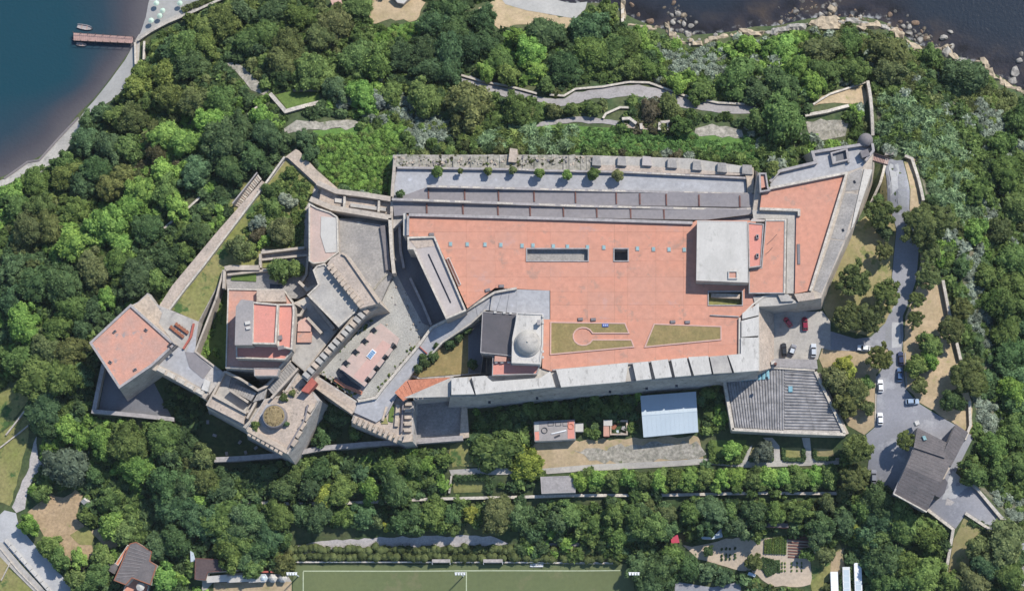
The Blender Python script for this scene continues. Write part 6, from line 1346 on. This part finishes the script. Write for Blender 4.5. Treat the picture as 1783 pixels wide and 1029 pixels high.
for x, y, k in ((272,6,'at the top edge of the beach, nearest the water'),(263,36,'closest to the sea wall'),(283,19,'in the middle of the beach'),(313,6,'furthest from the water, by the hedge end'),(278,28,'between the middle one and the sea wall')):
    p = T(x, y, 2); u = thing('beach_umbrella', 'pale green beach umbrella ' + k, 'beach umbrella', p, 'beach umbrellas on the grey sand')
    c = MB(); c.lathe((p.x, p.y, p.z + 1.9), [(1.0, 0), (1.0, .03), (.5, .3), (.04, .5)], 8).build('canopy', 'shade_cloth', u); MB().tube((p.x, p.y, p.z - .1), (p.x, p.y, p.z + 2.2), .04, seg=6).build('pole', 'white_metal', u)
# boulders
def rock_mesh(seed):
    rng = np.random.default_rng(seed); v, f = ICO2; d = rng.normal(size=(6, 3)); v = v.copy()
    for n in d: n = n / np.linalg.norm(n); k = rng.uniform(.55, .85); s = v @ n; v -= np.outer(np.clip(s - k, 0, None), n)
    v *= rng.uniform(.92, 1.08, (len(v), 1)) * [1, 1, .75]
    me = bpy.data.meshes.new('boulder'); me.from_pydata(v.tolist(), [], f.tolist()); return me
ROCKS = {m: [] for m in ('rock', 'rock_tan', 'rock_brown')}
for m in ROCKS:
    for s in range(5): me = rock_mesh(s * 3 + len(m)); me.materials.append(MAT[m]); ROCKS[m].append(me)
rgr = random.Random(44)
def boulder(px, py, r, m, z=None):
    p = T(px, py); zz = max(p.z, -.35); o = bpy.data.objects.new('boulder', rgr.choice(ROCKS[m])); put(o, None, (p.x, p.y, zz + r * MPP * .15)); s = r * MPP
    o.scale = (s * rgr.uniform(.8, 1.3), s * rgr.uniform(.75, 1.1), s * rgr.uniform(.7, 1.1)); o.rotation_euler = (rgr.uniform(-.3, .3), rgr.uniform(-.3, .3), rgr.uniform(0, 6.28)); o['category'] = 'boulder'
    TREES.append((o, dict(rock='pale grey', rock_tan='tan', rock_brown='brown')[m], px, py, r, 'boulder', p.x, p.y))
def band(pts, n, spread, r0, r1, mats):
    for _ in range(n):
        t = rgr.random() * (len(pts) - 1); i = int(t); x, y = midedge(pts[i], pts[i + 1], t - i); boulder(x + rgr.gauss(0, spread), y + rgr.gauss(0, spread), rgr.uniform(r0, r1) * .85 * (1.6 if rgr.random() < .12 else 1), rgr.choice(mats))
band([(1172,14),(1185,38),(1206,60)], 40, 6, 2.5, 5.5, ['rock', 'rock', 'rock_tan'])
band([(1160,45),(1180,70),(1222,76)], 26, 3.5, 2.5, 7, ['rock_tan', 'rock'])
band([(1360,18),(1372,36),(1400,14),(1440,16),(1456,12)], 85, 8, 2.2, 5, ['rock', 'rock', 'rock_tan', 'rock_brown'])
band([(1455,38),(1480,30),(1505,28)], 50, 7, 2, 4.2, ['rock', 'rock_tan', 'rock_brown'])
band([(1545,36),(1575,50),(1600,66),(1622,72)], 62, 7, 2.5, 5.5, ['rock', 'rock', 'rock_tan', 'rock_brown'])
for x, y, r, m in ((1446,18,10,'rock_tan'),(1560,58,10,'rock_tan'),(1582,60,8,'rock'),(1602,72,8,'rock'),(1642,70,9,'rock'),(1652,60,7,'rock'),(1648,92,11,'rock'),(1660,102,9,'rock_tan'),(1656,84,8,'rock'),(1180,30,8,'rock'),(1172,42,8,'rock'),(1212,44,6,'rock'),(1767,128,11,'rock'),(1772,110,8,'rock'),(1762,142,9,'rock'),(1776,100,6,'rock'),(1548,28,7,'rock_brown'),(1172,12,6,'rock_brown'),(1132,38,8,'rock_brown'),(1100,12,5,'rock_brown'),(1112,28,5,'rock_brown'),(1288,58,7,'rock_tan'),(1310,62,6,'rock_tan'),(1246,62,5,'rock')): boulder(x, y, r, m)
def outcrop(px, r, m='rock_tan', h=1.6):
    P = T_arr(px); m_ = MB()
    xy = []
    for i, a in enumerate(P):
        b = P[(i + 1) % len(P)]; k = max(1, int((b - a).length / 1.6)); xy += [a.to_2d().lerp(b.to_2d(), t / k) + Vector((rgr.uniform(-.5, .5), rgr.uniform(-.5, .5))) for t in range(k)]
    v, f = cdt_patch(xy, 1.3, terr_arr, 0); v = [(x, y, max(z, -.4) + (h * rgr.uniform(.3, 1.0) if i >= len(xy) else -.3)) for i, (x, y, z) in enumerate(v)]
    m_.v, m_.f, m_.m = v, f, [0] * len(f); EXC.append([(p.x, p.y) for p in xy]); o = m_.build('rock_ledge', m); o['category'] = 'rock ledge'; cx = sum(p[0] for p in px) / len(px); cy = sum(p[1] for p in px) / len(px)
    TREES.append((o, 'tan' if m == 'rock_tan' else 'pale grey', cx, cy, 20, 'rock_ledge', P[0].x, P[0].y))
outcrop([(1405,44),(1425,30),(1450,26),(1462,34),(1466,52),(1440,56)], 1)
outcrop([(1474,52),(1500,40),(1530,36),(1534,50),(1505,56)], 1)
outcrop([(1548,52),(1562,46),(1578,60),(1574,72),(1556,66)], 1)
outcrop([(1578,70),(1600,76),(1616,84),(1598,94),(1582,84)], 1)
outcrop([(1634,84),(1652,76),(1662,90),(1668,108),(1652,106)], 1)
outcrop([(1694,108),(1712,102),(1726,118),(1742,140),(1730,142),(1714,124)], 1)
outcrop([(1154,40),(1164,44),(1186,72),(1224,72),(1226,82),(1190,80),(1166,66)], 1)
outcrop([(1344,52),(1370,44),(1404,40),(1404,54),(1366,56),(1340,66)], 1, 'rock')
outcrop([(1284,50),(1296,50),(1332,54),(1330,64),(1300,64),(1284,60)], 1)
outcrop([(1222,72),(1240,62),(1286,56),(1286,64),(1244,72),(1226,80)], 1, 'rock_tan', .8)
outcrop([(1324,60),(1346,50),(1406,38),(1406,46),(1350,62)], 1, 'rock', .8)
outcrop([(1458,36),(1476,30),(1550,46),(1550,54),(1476,42),(1460,46)], 1, 'rock', .9)
outcrop([(1612,82),(1640,84),(1640,96),(1616,94)], 1, 'rock_tan', .9)
outcrop([(1660,98),(1696,106),(1698,116),(1664,112)], 1, 'rock', .9)
outcrop([(1738,134),(1790,160),(1790,170),(1742,148)], 1, 'rock_tan', .9)
outcrop([(1090,38),(1136,46),(1158,42),(1160,50),(1134,54),(1090,46)], 1, 'rock_tan', .7)
outcrop([(1080,-6),(1090,-6),(1090,40),(1080,42)], 1)
# white roadside barrier, lower left
gl = T(50, 985); ga = thing('roadside_barrier', 'long white segmented barrier along the lower left road', 'barrier', gl)
for k in range(9): P = T_arr([midedge((10,940), (92,1034), k / 9), midedge((10,940), (92,1034), (k + .95) / 9)]); MB().ribbon([p.to_2d() for p in P], 1.05, min(p.z for p in P) - .3, max(p.z for p in P) + .75).build('barrier_block', 'white_render', ga)
# ================================================================ TREES
S = 'd=dark m=mid b=bright y=yellow o=oy v=olive n=brown g=bluegreen s=silver p=pine r=grey u=purple'; KEY = dict(t.split('=') for t in S.split())
TL_ = """388 37 26 o,360 51 22 o,326 85 28 m,354 78 22 o,296 92 18 g,439 68 24 m,418 20 22 d,448 84 18 d,245 124 16 o,286 126 20 o,238 153 20 o,258 177 18 m,296 170 24 o,330 112 24 d,231 207 26 v,204 204 18 o,177 194 18 g,
153 211 16 g,146 245 22 g,190 258 26 d,221 258 22 m,272 269 17 n,286 235 24 b,326 248 22 b,371 207 26 b,384 177 28 m,343 177 26 v,391 245 36 g,422 218 24 d,340 299 26 g,401 296 22 g,439 272 20 d,170 299 24 d,112 286 20 m,116 306 24 o,
61 316 22 m,143 326 22 d,190 326 24 v,211 306 20 v,245 333 26 b,286 299 20 b,289 333 22 m,20 340 20 b,27 360 20 m,71 360 22 m,129 367 24 m,51 398 26 v,88 394 22 v,119 398 16 b,187 391 36 b,133 425 26 b,255 398 24 g,224 360 22 b,
306 360 20 b,204 456 22 m,211 428 18 b,163 466 24 v,20 469 22 g,68 493 34 g,109 496 28 g,238 483 28 d,272 486 20 m,20 524 22 g,184 520 16 b,129 537 24 m,41 561 32 b,102 571 28 m,85 605 30 v,122 612 24 v,160 537 20 d,34 622 26 m,
68 653 34 m,112 656 30 m,143 653 18 d,143 571 18 d,343 408 22 d,322 440 18 m,292 450 20 d,78 707 26 d,78 738 24 g,115 748 18 b,142 765 18 b,176 768 24 b,217 768 28 m,244 775 20 m,281 761 26 m,237 812 26 b,115 809 30 r,163 826 16 g,
285 843 30 g,326 839 22 g,353 795 22 v,353 833 18 v,305 883 30 g,346 873 14 b,387 856 22 d,292 792 22 d,332 897 24 g,383 900 28 m,420 897 24 g,356 917 22 g,407 938 26 m,278 951 22 d,305 938 26 d,190 870 18 m,151 899 13 m,193 914 20 b,
217 924 18 m,51 914 17 b,85 951 16 m,102 972 18 m,136 972 14 b,176 968 16 m,163 1005 24 m,136 1012 20 m,285 1005 18 b,75 856 14 m,319 848 24 g,380 853 18 m,493 851 20 d,538 846 18 d,564 862 14 y,594 853 24 m,644 851 18 b,689 848 24 d,
700 865 16 m,378 895 28 g,432 898 24 g,484 895 26 m,524 902 22 g,554 898 22 g,594 907 24 m,634 905 24 g,658 914 18 v,696 898 22 d,677 924 12 y,418 926 26 g,465 926 22 g,493 938 22 m,453 954 22 g,401 959 26 m,430 971 22 g,441 985 18 m,
493 982 26 v,754 888 26 m,724 893 24 g,818 884 14 y,785 886 18 g,865 886 26 v,900 888 20 g,947 902 22 g,971 895 20 g,990 884 20 m,1013 907 20 m,1030 935 16 m,1035 914 18 m,1060 909 20 m,1077 933 22 m,1100 926 18 g,1068 884 20 m,
1105 886 22 m,768 919 16 m,790 919 14 m,724 921 18 g,865 924 16 m,929 926 18 g,961 924 14 b,1119 881 20 g,1159 886 16 v,1206 881 22 m,1241 879 24 g,1272 881 18 m,1312 884 24 d,1350 884 20 m,1390 879 22 m,1439 874 16 v,1135 917 26 m,
1159 921 20 g,1232 912 18 g,1288 905 22 g,1430 902 24 g,1425 931 18 g,1463 909 12 y,1489 907 16 y,1505 886 18 m,1114 987 20 g,1171 964 20 m,1194 987 30 g,1232 994 24 g,1147 992 28 g,1135 1013 24 g,1260 1003 20 g,1234 959 11 d,
1313 978 12 v,1319 928 12 m,1406 964 10 m,1437 966 12 v,1510 931 18 m,1533 873 28 g,1572 876 20 m,1470 900 22 g,1488 909 14 m,1539 900 24 g,1575 912 24 m,1512 930 22 g,1539 933 18 m,1614 939 20 m,1545 975 26 g,1578 981 22 m,1614 1005 26 m,
1578 1014 24 m,1542 1011 22 m,1518 984 18 g,1749 945 30 v,1704 951 18 v,1716 984 22 g,1755 996 24 m,1695 1014 22 v,1659 1014 20 m,1695 825 20 m,1728 780 26 d,1764 750 26 d,1770 810 22 m,1737 819 18 m,1736 534 30 d,1773 514 22 m,1716 525 22 m,
1736 573 26 m,1767 568 24 g,1736 613 26 g,1764 618 24 g,1758 658 26 g,1744 680 26 b,1773 703 24 g,1750 706 22 g,1750 300 24 d,1700 330 22 d,1770 360 24 m,1740 400 22 v,1760 450 26 d,1700 400 18 b,1770 500 24 m,1720 480 18 d,1745 250 20 m,
1770 210 20 m,1674 464 16 d,1367 85 24 b,1347 85 20 b,1432 88 28 v,1391 119 22 b,1476 78 24 m,1548 92 36 v,1548 126 26 v,1486 122 24 m,1432 126 26 m,1361 150 26 g,1364 204 38 m,1677 133 32 d,1622 102 20 m,1415 146 18 b,907 68 20 b,951 61 26 d,
924 92 26 b,1026 51 28 d,1030 95 30 m,1064 92 26 m,1057 20 20 m,1111 65 18 b,1091 75 22 m,982 119 26 d,934 122 18 b,951 148 14 m,1098 119 20 m,1132 122 16 m,1179 146 16 b,1220 158 18 m,1288 136 30 m,1302 78 18 b,1319 160 20 d,1298 119 22 m,
1319 211 20 m,1133 192 19 n,1164 184 18 v,1186 218 18 m,1033 190 11 m,996 190 10 m,900 190 24 m,965 192 12 v,474 20 24 d,518 27 22 m,624 14 24 m,460 61 26 m,501 78 28 v,583 44 24 v,559 65 24 v,630 68 22 m,780 20 28 d,841 34 24 d,760 44 26 d,
790 58 26 d,624 102 28 m,658 109 28 m,698 99 26 d,739 92 28 d,780 95 30 d,814 82 28 d,746 122 26 d,780 129 22 d,851 78 22 d,868 105 22 m,848 124 14 b,882 129 18 m,542 126 30 m,491 109 26 v,494 132 18 d,583 156 26 g,739 170 28 o,814 180 34 v,
630 167 24 b,658 173 16 s,678 163 20 m,454 204 22 b,464 235 22 d,528 240 15 d,540 266 13 d,865 788 36 m,917 808 25 y,676 808 18 m,694 805 16 m,720 810 16 m,742 808 14 b,628 826 16 g,774 798 14 m,518 826 16 m,553 821 20 d,541 850 16 m,558 763 13 g,
1468 635 17 y,1479 649 10 y,1457 661 20 v,1491 680 22 v,1477 700 20 v,1510 666 10 m,1510 709 10 v,1330 786 14 r,1275 782 15 b,1620 601 20 m,1598 635 16 m,1618 624 16 b,1602 671 13 v,1660 697 18 d,1582 840 0 m"""
for s in TL_.replace('\n', '').split(','):
    x, y, r_, c = s.split(); r_ = float(r_)
    x, y = float(x), float(y); low = y > 900 and x > 490 and x < 1110 or y > 955 and x > 1180 and x < 1300; c = 'm' if c == 'd' and x > 1690 else c; y -= 9 if 900 < y < 930 and 490 < x < 900 else 0; x += 18 if x > 1700 and 500 < y < 720 else 0; near_ = 876 < y < 912 and 690 < x < 1490; y += 10 if near_ else 0; r_ *= .86 if near_ else 1
    if r_ > 0: tree(x, y, r_ * (random.uniform(.82, .95) if low else random.uniform(1.06, 1.22)), KEY[c], h=2.8 if low else 3.2 if 830 < x < 930 and 780 < y < 815 else None)
for x, y, r_ in ((1536,371,27),(1612,388,44),(1617,481,24),(1488,486,31),(1545,512,25),(1478,552,27),(1514,553,27),(1686,652,34),(1702,669,22),(1657,573,24),(1677,537,19),(1533,621,24),(1494,780,26),(1484,834,20),(1578,766,18),(1539,436,17),(1596,522,15),(1594,556,15),(1620,440,20)):
    tree(x, y, r_, 'pine', 'pine', 'umbrella_pine')
tree(1530, 348, 11, 'mid', 'round', 'clipped_bush', 2, 'bush'); tree(1541, 405, 13, 'dark'); tree(1345, 292, 12, 'oy', 'broad', 'shrub', 3, 'shrub', 31.3)
rgt = random.Random(8)
for k in range(17):                                   # clipped bright row along the garden path
    tree(1012 + k * 27 + rgt.uniform(-3, 3), 835 - k * .4 + rgt.uniform(-3, 3), rgt.uniform(15.5, 19), rgt.choice(['bright', 'bright', 'bright', 'oy', 'mid']), 'broad', 'orchard_tree', 3.4)
for k in range(10): tree(1030 + k * 43 + rgt.uniform(-4, 4), 848 - k * .3, rgt.uniform(9, 11), rgt.choice(['bright', 'mid']), 'broad', 'orchard_tree', 2.8)

# ---------------------------------------------------------------- labels: what sets each apart
MARKS = [('the boardwalk pier', 180, 67), ('the promenade corner', 245, 70), ('the shore path', 95, 260), ('the rubble path', 430, 135), ('the small terrace lawn', 520, 170), ('the hillside steps', 430, 330), ('the five-sided tower', 225, 600), ('the grass bastion wall', 390, 420),
 ('the outwork wall', 200, 705), ('the round bastion', 480, 735), ('the long outer wall', 640, 778), ('the brown field', 105, 900), ('the white tent', 148, 870), ('the lower left road', 60, 960), ('the grey-roofed villa', 235, 980), ('the clubhouse', 375, 995), ('the pale footpath', 700, 945), ('the football pitch', 900, 1005),
 ('the hedged lawn', 820, 845), ('the garden path', 1100, 810), ('the metal shed', 1165, 720), ('the flat outbuilding', 965, 748), ('the ribbed-roof hall', 1366, 700), ('the garden beds', 1380, 785), ('the garden wall', 1250, 860), ('the vegetable garden', 1310, 965), ('the lorry trailers', 1474, 1010), ('the slate-roofed house', 1620, 820),
 ('the drive', 1720, 880), ('the dry grass plot', 1680, 950), ('the car park', 1395, 585), ('the upper road', 1570, 330), ('the middle road', 1560, 480), ('the lower road', 1550, 700), ('the right-hand wall', 1660, 590), ('the viewing platform', 1465, 165), ('the sentry turret', 1508, 243), ('the coast path', 1050, 160), ('the ruin', 1125, 216), ('the walled terrace', 850, 280),
 ('the dry bank', 900, 30), ('the dry clearing', 690, 25), ('the jetty wall', 1084, 20), ('the rocky point', 1190, 45), ('the rocky cove', 1420, 30), ('the far rocks', 1600, 70), ('the white sea rock', 1768, 125), ('the brick hut', 1060, 745), ('the triangular lawn', 780, 625), ('the keep', 460, 565), ('the bright ivy slope', 620, 280)]
ONES = ['', 'first', 'second', 'third', 'fourth', 'fifth', 'sixth', 'seventh', 'eighth', 'ninth']
ORD = ['leftmost', 'second', 'third', 'fourth', 'fifth', 'sixth', 'seventh', 'eighth', 'ninth', 'tenth', 'eleventh', 'twelfth', 'thirteenth', 'fourteenth', 'fifteenth', 'sixteenth', 'seventeenth', 'eighteenth', 'nineteenth', 'twentieth']
for tn_ in ('twenty', 'thirty', 'forty', 'fifty', 'sixty'): ORD += [tn_ + '-' + o_ for o_ in ONES[1:]] + [dict(twenty='thirtieth', thirty='fortieth', forty='fiftieth', fifty='sixtieth', sixty='seventieth')[tn_]]
NOUN = dict(stone_block='stone block', tree='tree', umbrella_pine='umbrella pine', shrub='shrub', clipped_tree='clipped tree', clipped_bush='round clipped bush', orchard_tree='orchard tree', boulder='boulder', rock_ledge='rock ledge', crate='crate')
GRP = dict(stone_block='fallen stone blocks below the round bastion', tree='trees on the wooded slopes', umbrella_pine='umbrella pines by the road', shrub='shrubs on the fortress terraces', clipped_tree='clipped trees on the fortress terraces', clipped_bush='round clipped bushes', orchard_tree='orchard trees in the row by the garden path', boulder='boulders along the shore', rock_ledge='rock ledges along the shore', crate='discarded crates in the yard')
buck = {}
for o, w, x, y, r_, nm, wx, wy in TREES:
    mk_, mx, my = min(MARKS, key=lambda m: (m[1] - x) ** 2 + (m[2] - y) ** 2); dx, dy = x - mx, y - my
    rel = ('right of' if dx > 0 else 'left of') if abs(dx) > abs(dy) * 1.15 else ('below' if dy > 0 else 'above')
    lim = (14, 24) if nm == 'tree' else (4, 7) if nm == 'boulder' else None
    sz = '' if not lim else 'small ' if r_ < lim[0] else 'large ' if r_ > lim[1] else ''
    buck.setdefault((sz + w, NOUN[nm], rel, mk_, nm), []).append((x, o))
NUM = {2: 'two', 3: 'three', 4: 'four', 5: 'five', 6: 'six', 7: 'seven', 8: 'eight', 9: 'nine', 10: 'ten'}
for (w, noun, rel, mk_, nm), L in buck.items():
    L.sort(key=lambda t: t[0]); n = len(L)
    for i, (x, o) in enumerate(L):
        if n == 1: s = f'{w} {noun} {rel} {mk_}'
        elif i == 0: s = f'leftmost {w} {noun} of those {rel} {mk_}'
        elif i == n - 1: s = f'rightmost {w} {noun} of those {rel} {mk_}'
        else: s = f'{ORD[i]} {w} {noun} from the left of those {rel} {mk_}'
        o['label'] = s; o['group'] = GRP[nm]

# ---------------------------------------------------------------- undergrowth
rng = np.random.default_rng(77)
def wp(px, z=14): return [tuple(p.to_2d()) for p in T_arr(px)]
SPEC = [('bright', wp([(545,228),(705,212),(712,240),(696,262),(688,345),(590,335),(552,292)])), ('bright', wp([(640,56),(742,34),(748,62),(690,78),(650,98)])), ('bright', wp([(170,350),(250,345),(235,430),(150,440)])),
        ('bright', wp([(868,70),(960,90),(950,130),(880,120)])), ('bright', wp([(290,215),(410,170),(400,240),(300,270)])),
        ('reed', wp([(1525,165),(1640,195),(1690,300),(1700,395),(1612,340),(1590,268),(1530,258)])), ('reed', wp([(836,224),(1000,216),(1000,262),(836,254)])),
        ('silver', wp([(695,165),(760,185),(795,238),(720,252),(690,205)])), ('silver', wp([(1130,82),(1262,92),(1272,132),(1180,136)])), ('silver', wp([(1690,165),(1742,195),(1765,262),(1722,262)])),
        ('silver', wp([(1665,430),(1702,440),(1724,520),(1742,640),(1722,650),(1690,560)])), ('silver', wp([(1692,690),(1732,690),(1752,760),(1720,782)])), ('silver', wp([(1700,846),(1783,870),(1790,930),(1748,890)])),
        ('ivy', wp([(1000,220),(1312,236),(1335,285),(1200,268),(1000,264)])), ('olive', wp([(1640,160),(1760,150),(1783,240),(1700,200)]))]
st_ = 1.75; gx, gy = np.meshgrid(np.arange(-178, 178, st_), np.arange(-112, 114, st_)); G = np.stack([gx.ravel(), gy.ravel()], 1) + rng.uniform(-.8, .8, (gx.size, 2))
Z = terr_arr(G); ok = (Z > .75); ctr = G.mean(0)
EXC.append(wp([(500,926),(700,922),(892,922),(892,958),(700,962),(500,972)]))
EXC.append(wp([(404,358),(448,300),(458,312),(416,364)]))
EXC.append(wp([(1236,756),(1460,760),(1460,812),(1236,812)]))
for poly in EXC:
    a = np.array(poly); lo, hi = a.min(0) - 2, a.max(0) + 2; near = np.where(ok & (G > lo).all(1) & (G < hi).all(1))[0]
    if len(near):
        bad = inside(G[near], poly)
        for dx, dy in ((1.9, 0), (-1.9, 0), (0, 1.9), (0, -1.9)): bad |= inside(G[near] + [dx, dy], poly)
        ok[near[bad]] = False
for o, w, x, y, r_, nm, wx, wy in TREES:
    if nm in ('tree', 'umbrella_pine'): ok &= ((G[:, 0] - wx) ** 2 + (G[:, 1] - wy) ** 2) > (r_ * MPP * .55) ** 2
G, Z = G[ok], Z[ok]
iv_ = np.zeros(len(G), bool)
for c, poly in SPEC:
    if c in ('bright', 'ivy'): iv_ |= inside(G, poly)
for _ in range(2): G2 = G[iv_] + rng.uniform(-.9, .9, (int(iv_.sum()), 2)); G = np.concatenate([G, G2]); iv_ = np.concatenate([iv_, np.zeros(len(G2), bool)])
Z = terr_arr(G); spec = np.zeros(len(G), int)
for i, (c, poly) in enumerate(SPEC): spec[(spec == 0) & inside(G, poly)] = i + 1
keep = (spec > 0) | (rng.random(len(G)) < .8); G, Z, spec = G[keep], Z[keep], spec[keep]
# colours of the undergrowth follow the nearest trees
tp_ = np.array([(t[6], t[7]) for t in TREES if t[5] == 'tree']); inv = {v: k for k, v in WORDS.items()}; tc = [inv[t[1]] for t in TREES if t[5] == 'tree']
def cls(x, y):
    i = np.argsort((tp_[:, 0] - x) ** 2 + (tp_[:, 1] - y) ** 2)[:3]; c = tc[i[rng.integers(3)]]
    if rng.random() < .25: c = rng.choice(['dark', 'mid', 'dark'])
    if c in ('yellow', 'grey'): c = 'mid'
    if x > 45 and y > 15 and rng.random() < .16: c = 'silver'
    return np.array(GREEN[c]) * .9
base = spec == 0
for nm, sel, lab in (('undergrowth', base & (G[:, 0] < -75) & (G[:, 1] > -30), 'dense mixed undergrowth filling the wooded slope on the left'), ('undergrowth', base & (G[:, 1] <= -30) & (G[:, 0] < 75), 'dense mixed undergrowth in the woods along the bottom'),
                     ('undergrowth', base & (G[:, 0] >= 75), 'dense mixed undergrowth in the woods on the right'), ('undergrowth', base & (G[:, 0] >= -75) & (G[:, 0] < 75) & (G[:, 1] > -30), 'dense mixed undergrowth in the woods along the top')):
    n = int(sel.sum()); mass(nm, G[sel], Z[sel] - .1, rng.uniform(1.2, 3.0, n), cls, 50, .27, lab, 'undergrowth', rng)
for c, nm, lab in (('bright', 'ivy', 'bright green creepers covering the open slopes'), ('ivy', 'ivy', 'mid green ivy covering the bank behind the fortress terrace'), ('silver', 'silver_scrub', 'silvery grey scrub on the dry slopes'), ('olive', 'scrub', 'olive scrub above the rocky shore on the right')):
    ids = [i + 1 for i, s in enumerate(SPEC) if s[0] == c]; sel = np.isin(spec, ids); n = int(sel.sum())
    mass(nm, G[sel], Z[sel], rng.uniform(.8, 1.35, n) if nm == 'ivy' else rng.uniform(1.2, 2.1, n), lambda x, y: GREEN[c] if rng.random() < .85 else GREEN['mid'] if rng.random() < .6 else GREEN['oy'], 56, .2, lab, 'scrub' if 'scrub' in nm else 'ivy', rng, squash=.5)
ids = [i + 1 for i, s in enumerate(SPEC) if s[0] == 'reed']; sel = np.isin(spec, ids); n = int(sel.sum())
mass('reed_bed', G[sel], Z[sel], rng.uniform(1.2, 2.2, n), lambda x, y: GREEN['reed'] if rng.random() < .72 else GREEN['mid'] if rng.random() < .6 else GREEN['oy'], 46, .3, 'pale feathery reeds on the slopes beside the fortress', 'reeds', rng, blade=2.4)
# ---------------------------------------------------------------- air: the pale veil of an aerial view
hm, N, L = node_mat('haze'); out = N.new('ShaderNodeOutputMaterial'); pv_ = N.new('ShaderNodeVolumePrincipled'); L.new(pv_.outputs[0], out.inputs['Volume'])
pv_.inputs['Color'].default_value = (.86, .92, 1.0, 1); pv_.inputs['Density'].default_value = HAZE; pv_.inputs['Anisotropy'].default_value = .0
MAT['haze'] = hm; hz = MB().prism([(-3600, -3600), (3600, -3600), (3600, 3600), (-3600, 3600)], -9, 670).build('haze', 'haze'); hz['kind'] = 'stuff'; tag(hz, 'thin pale haze in the air over the whole headland', 'haze')
print('objects', len(bpy.data.objects), 'tris', sum(len(o.data.polygons) for o in bpy.data.objects if o.type == 'MESH'))
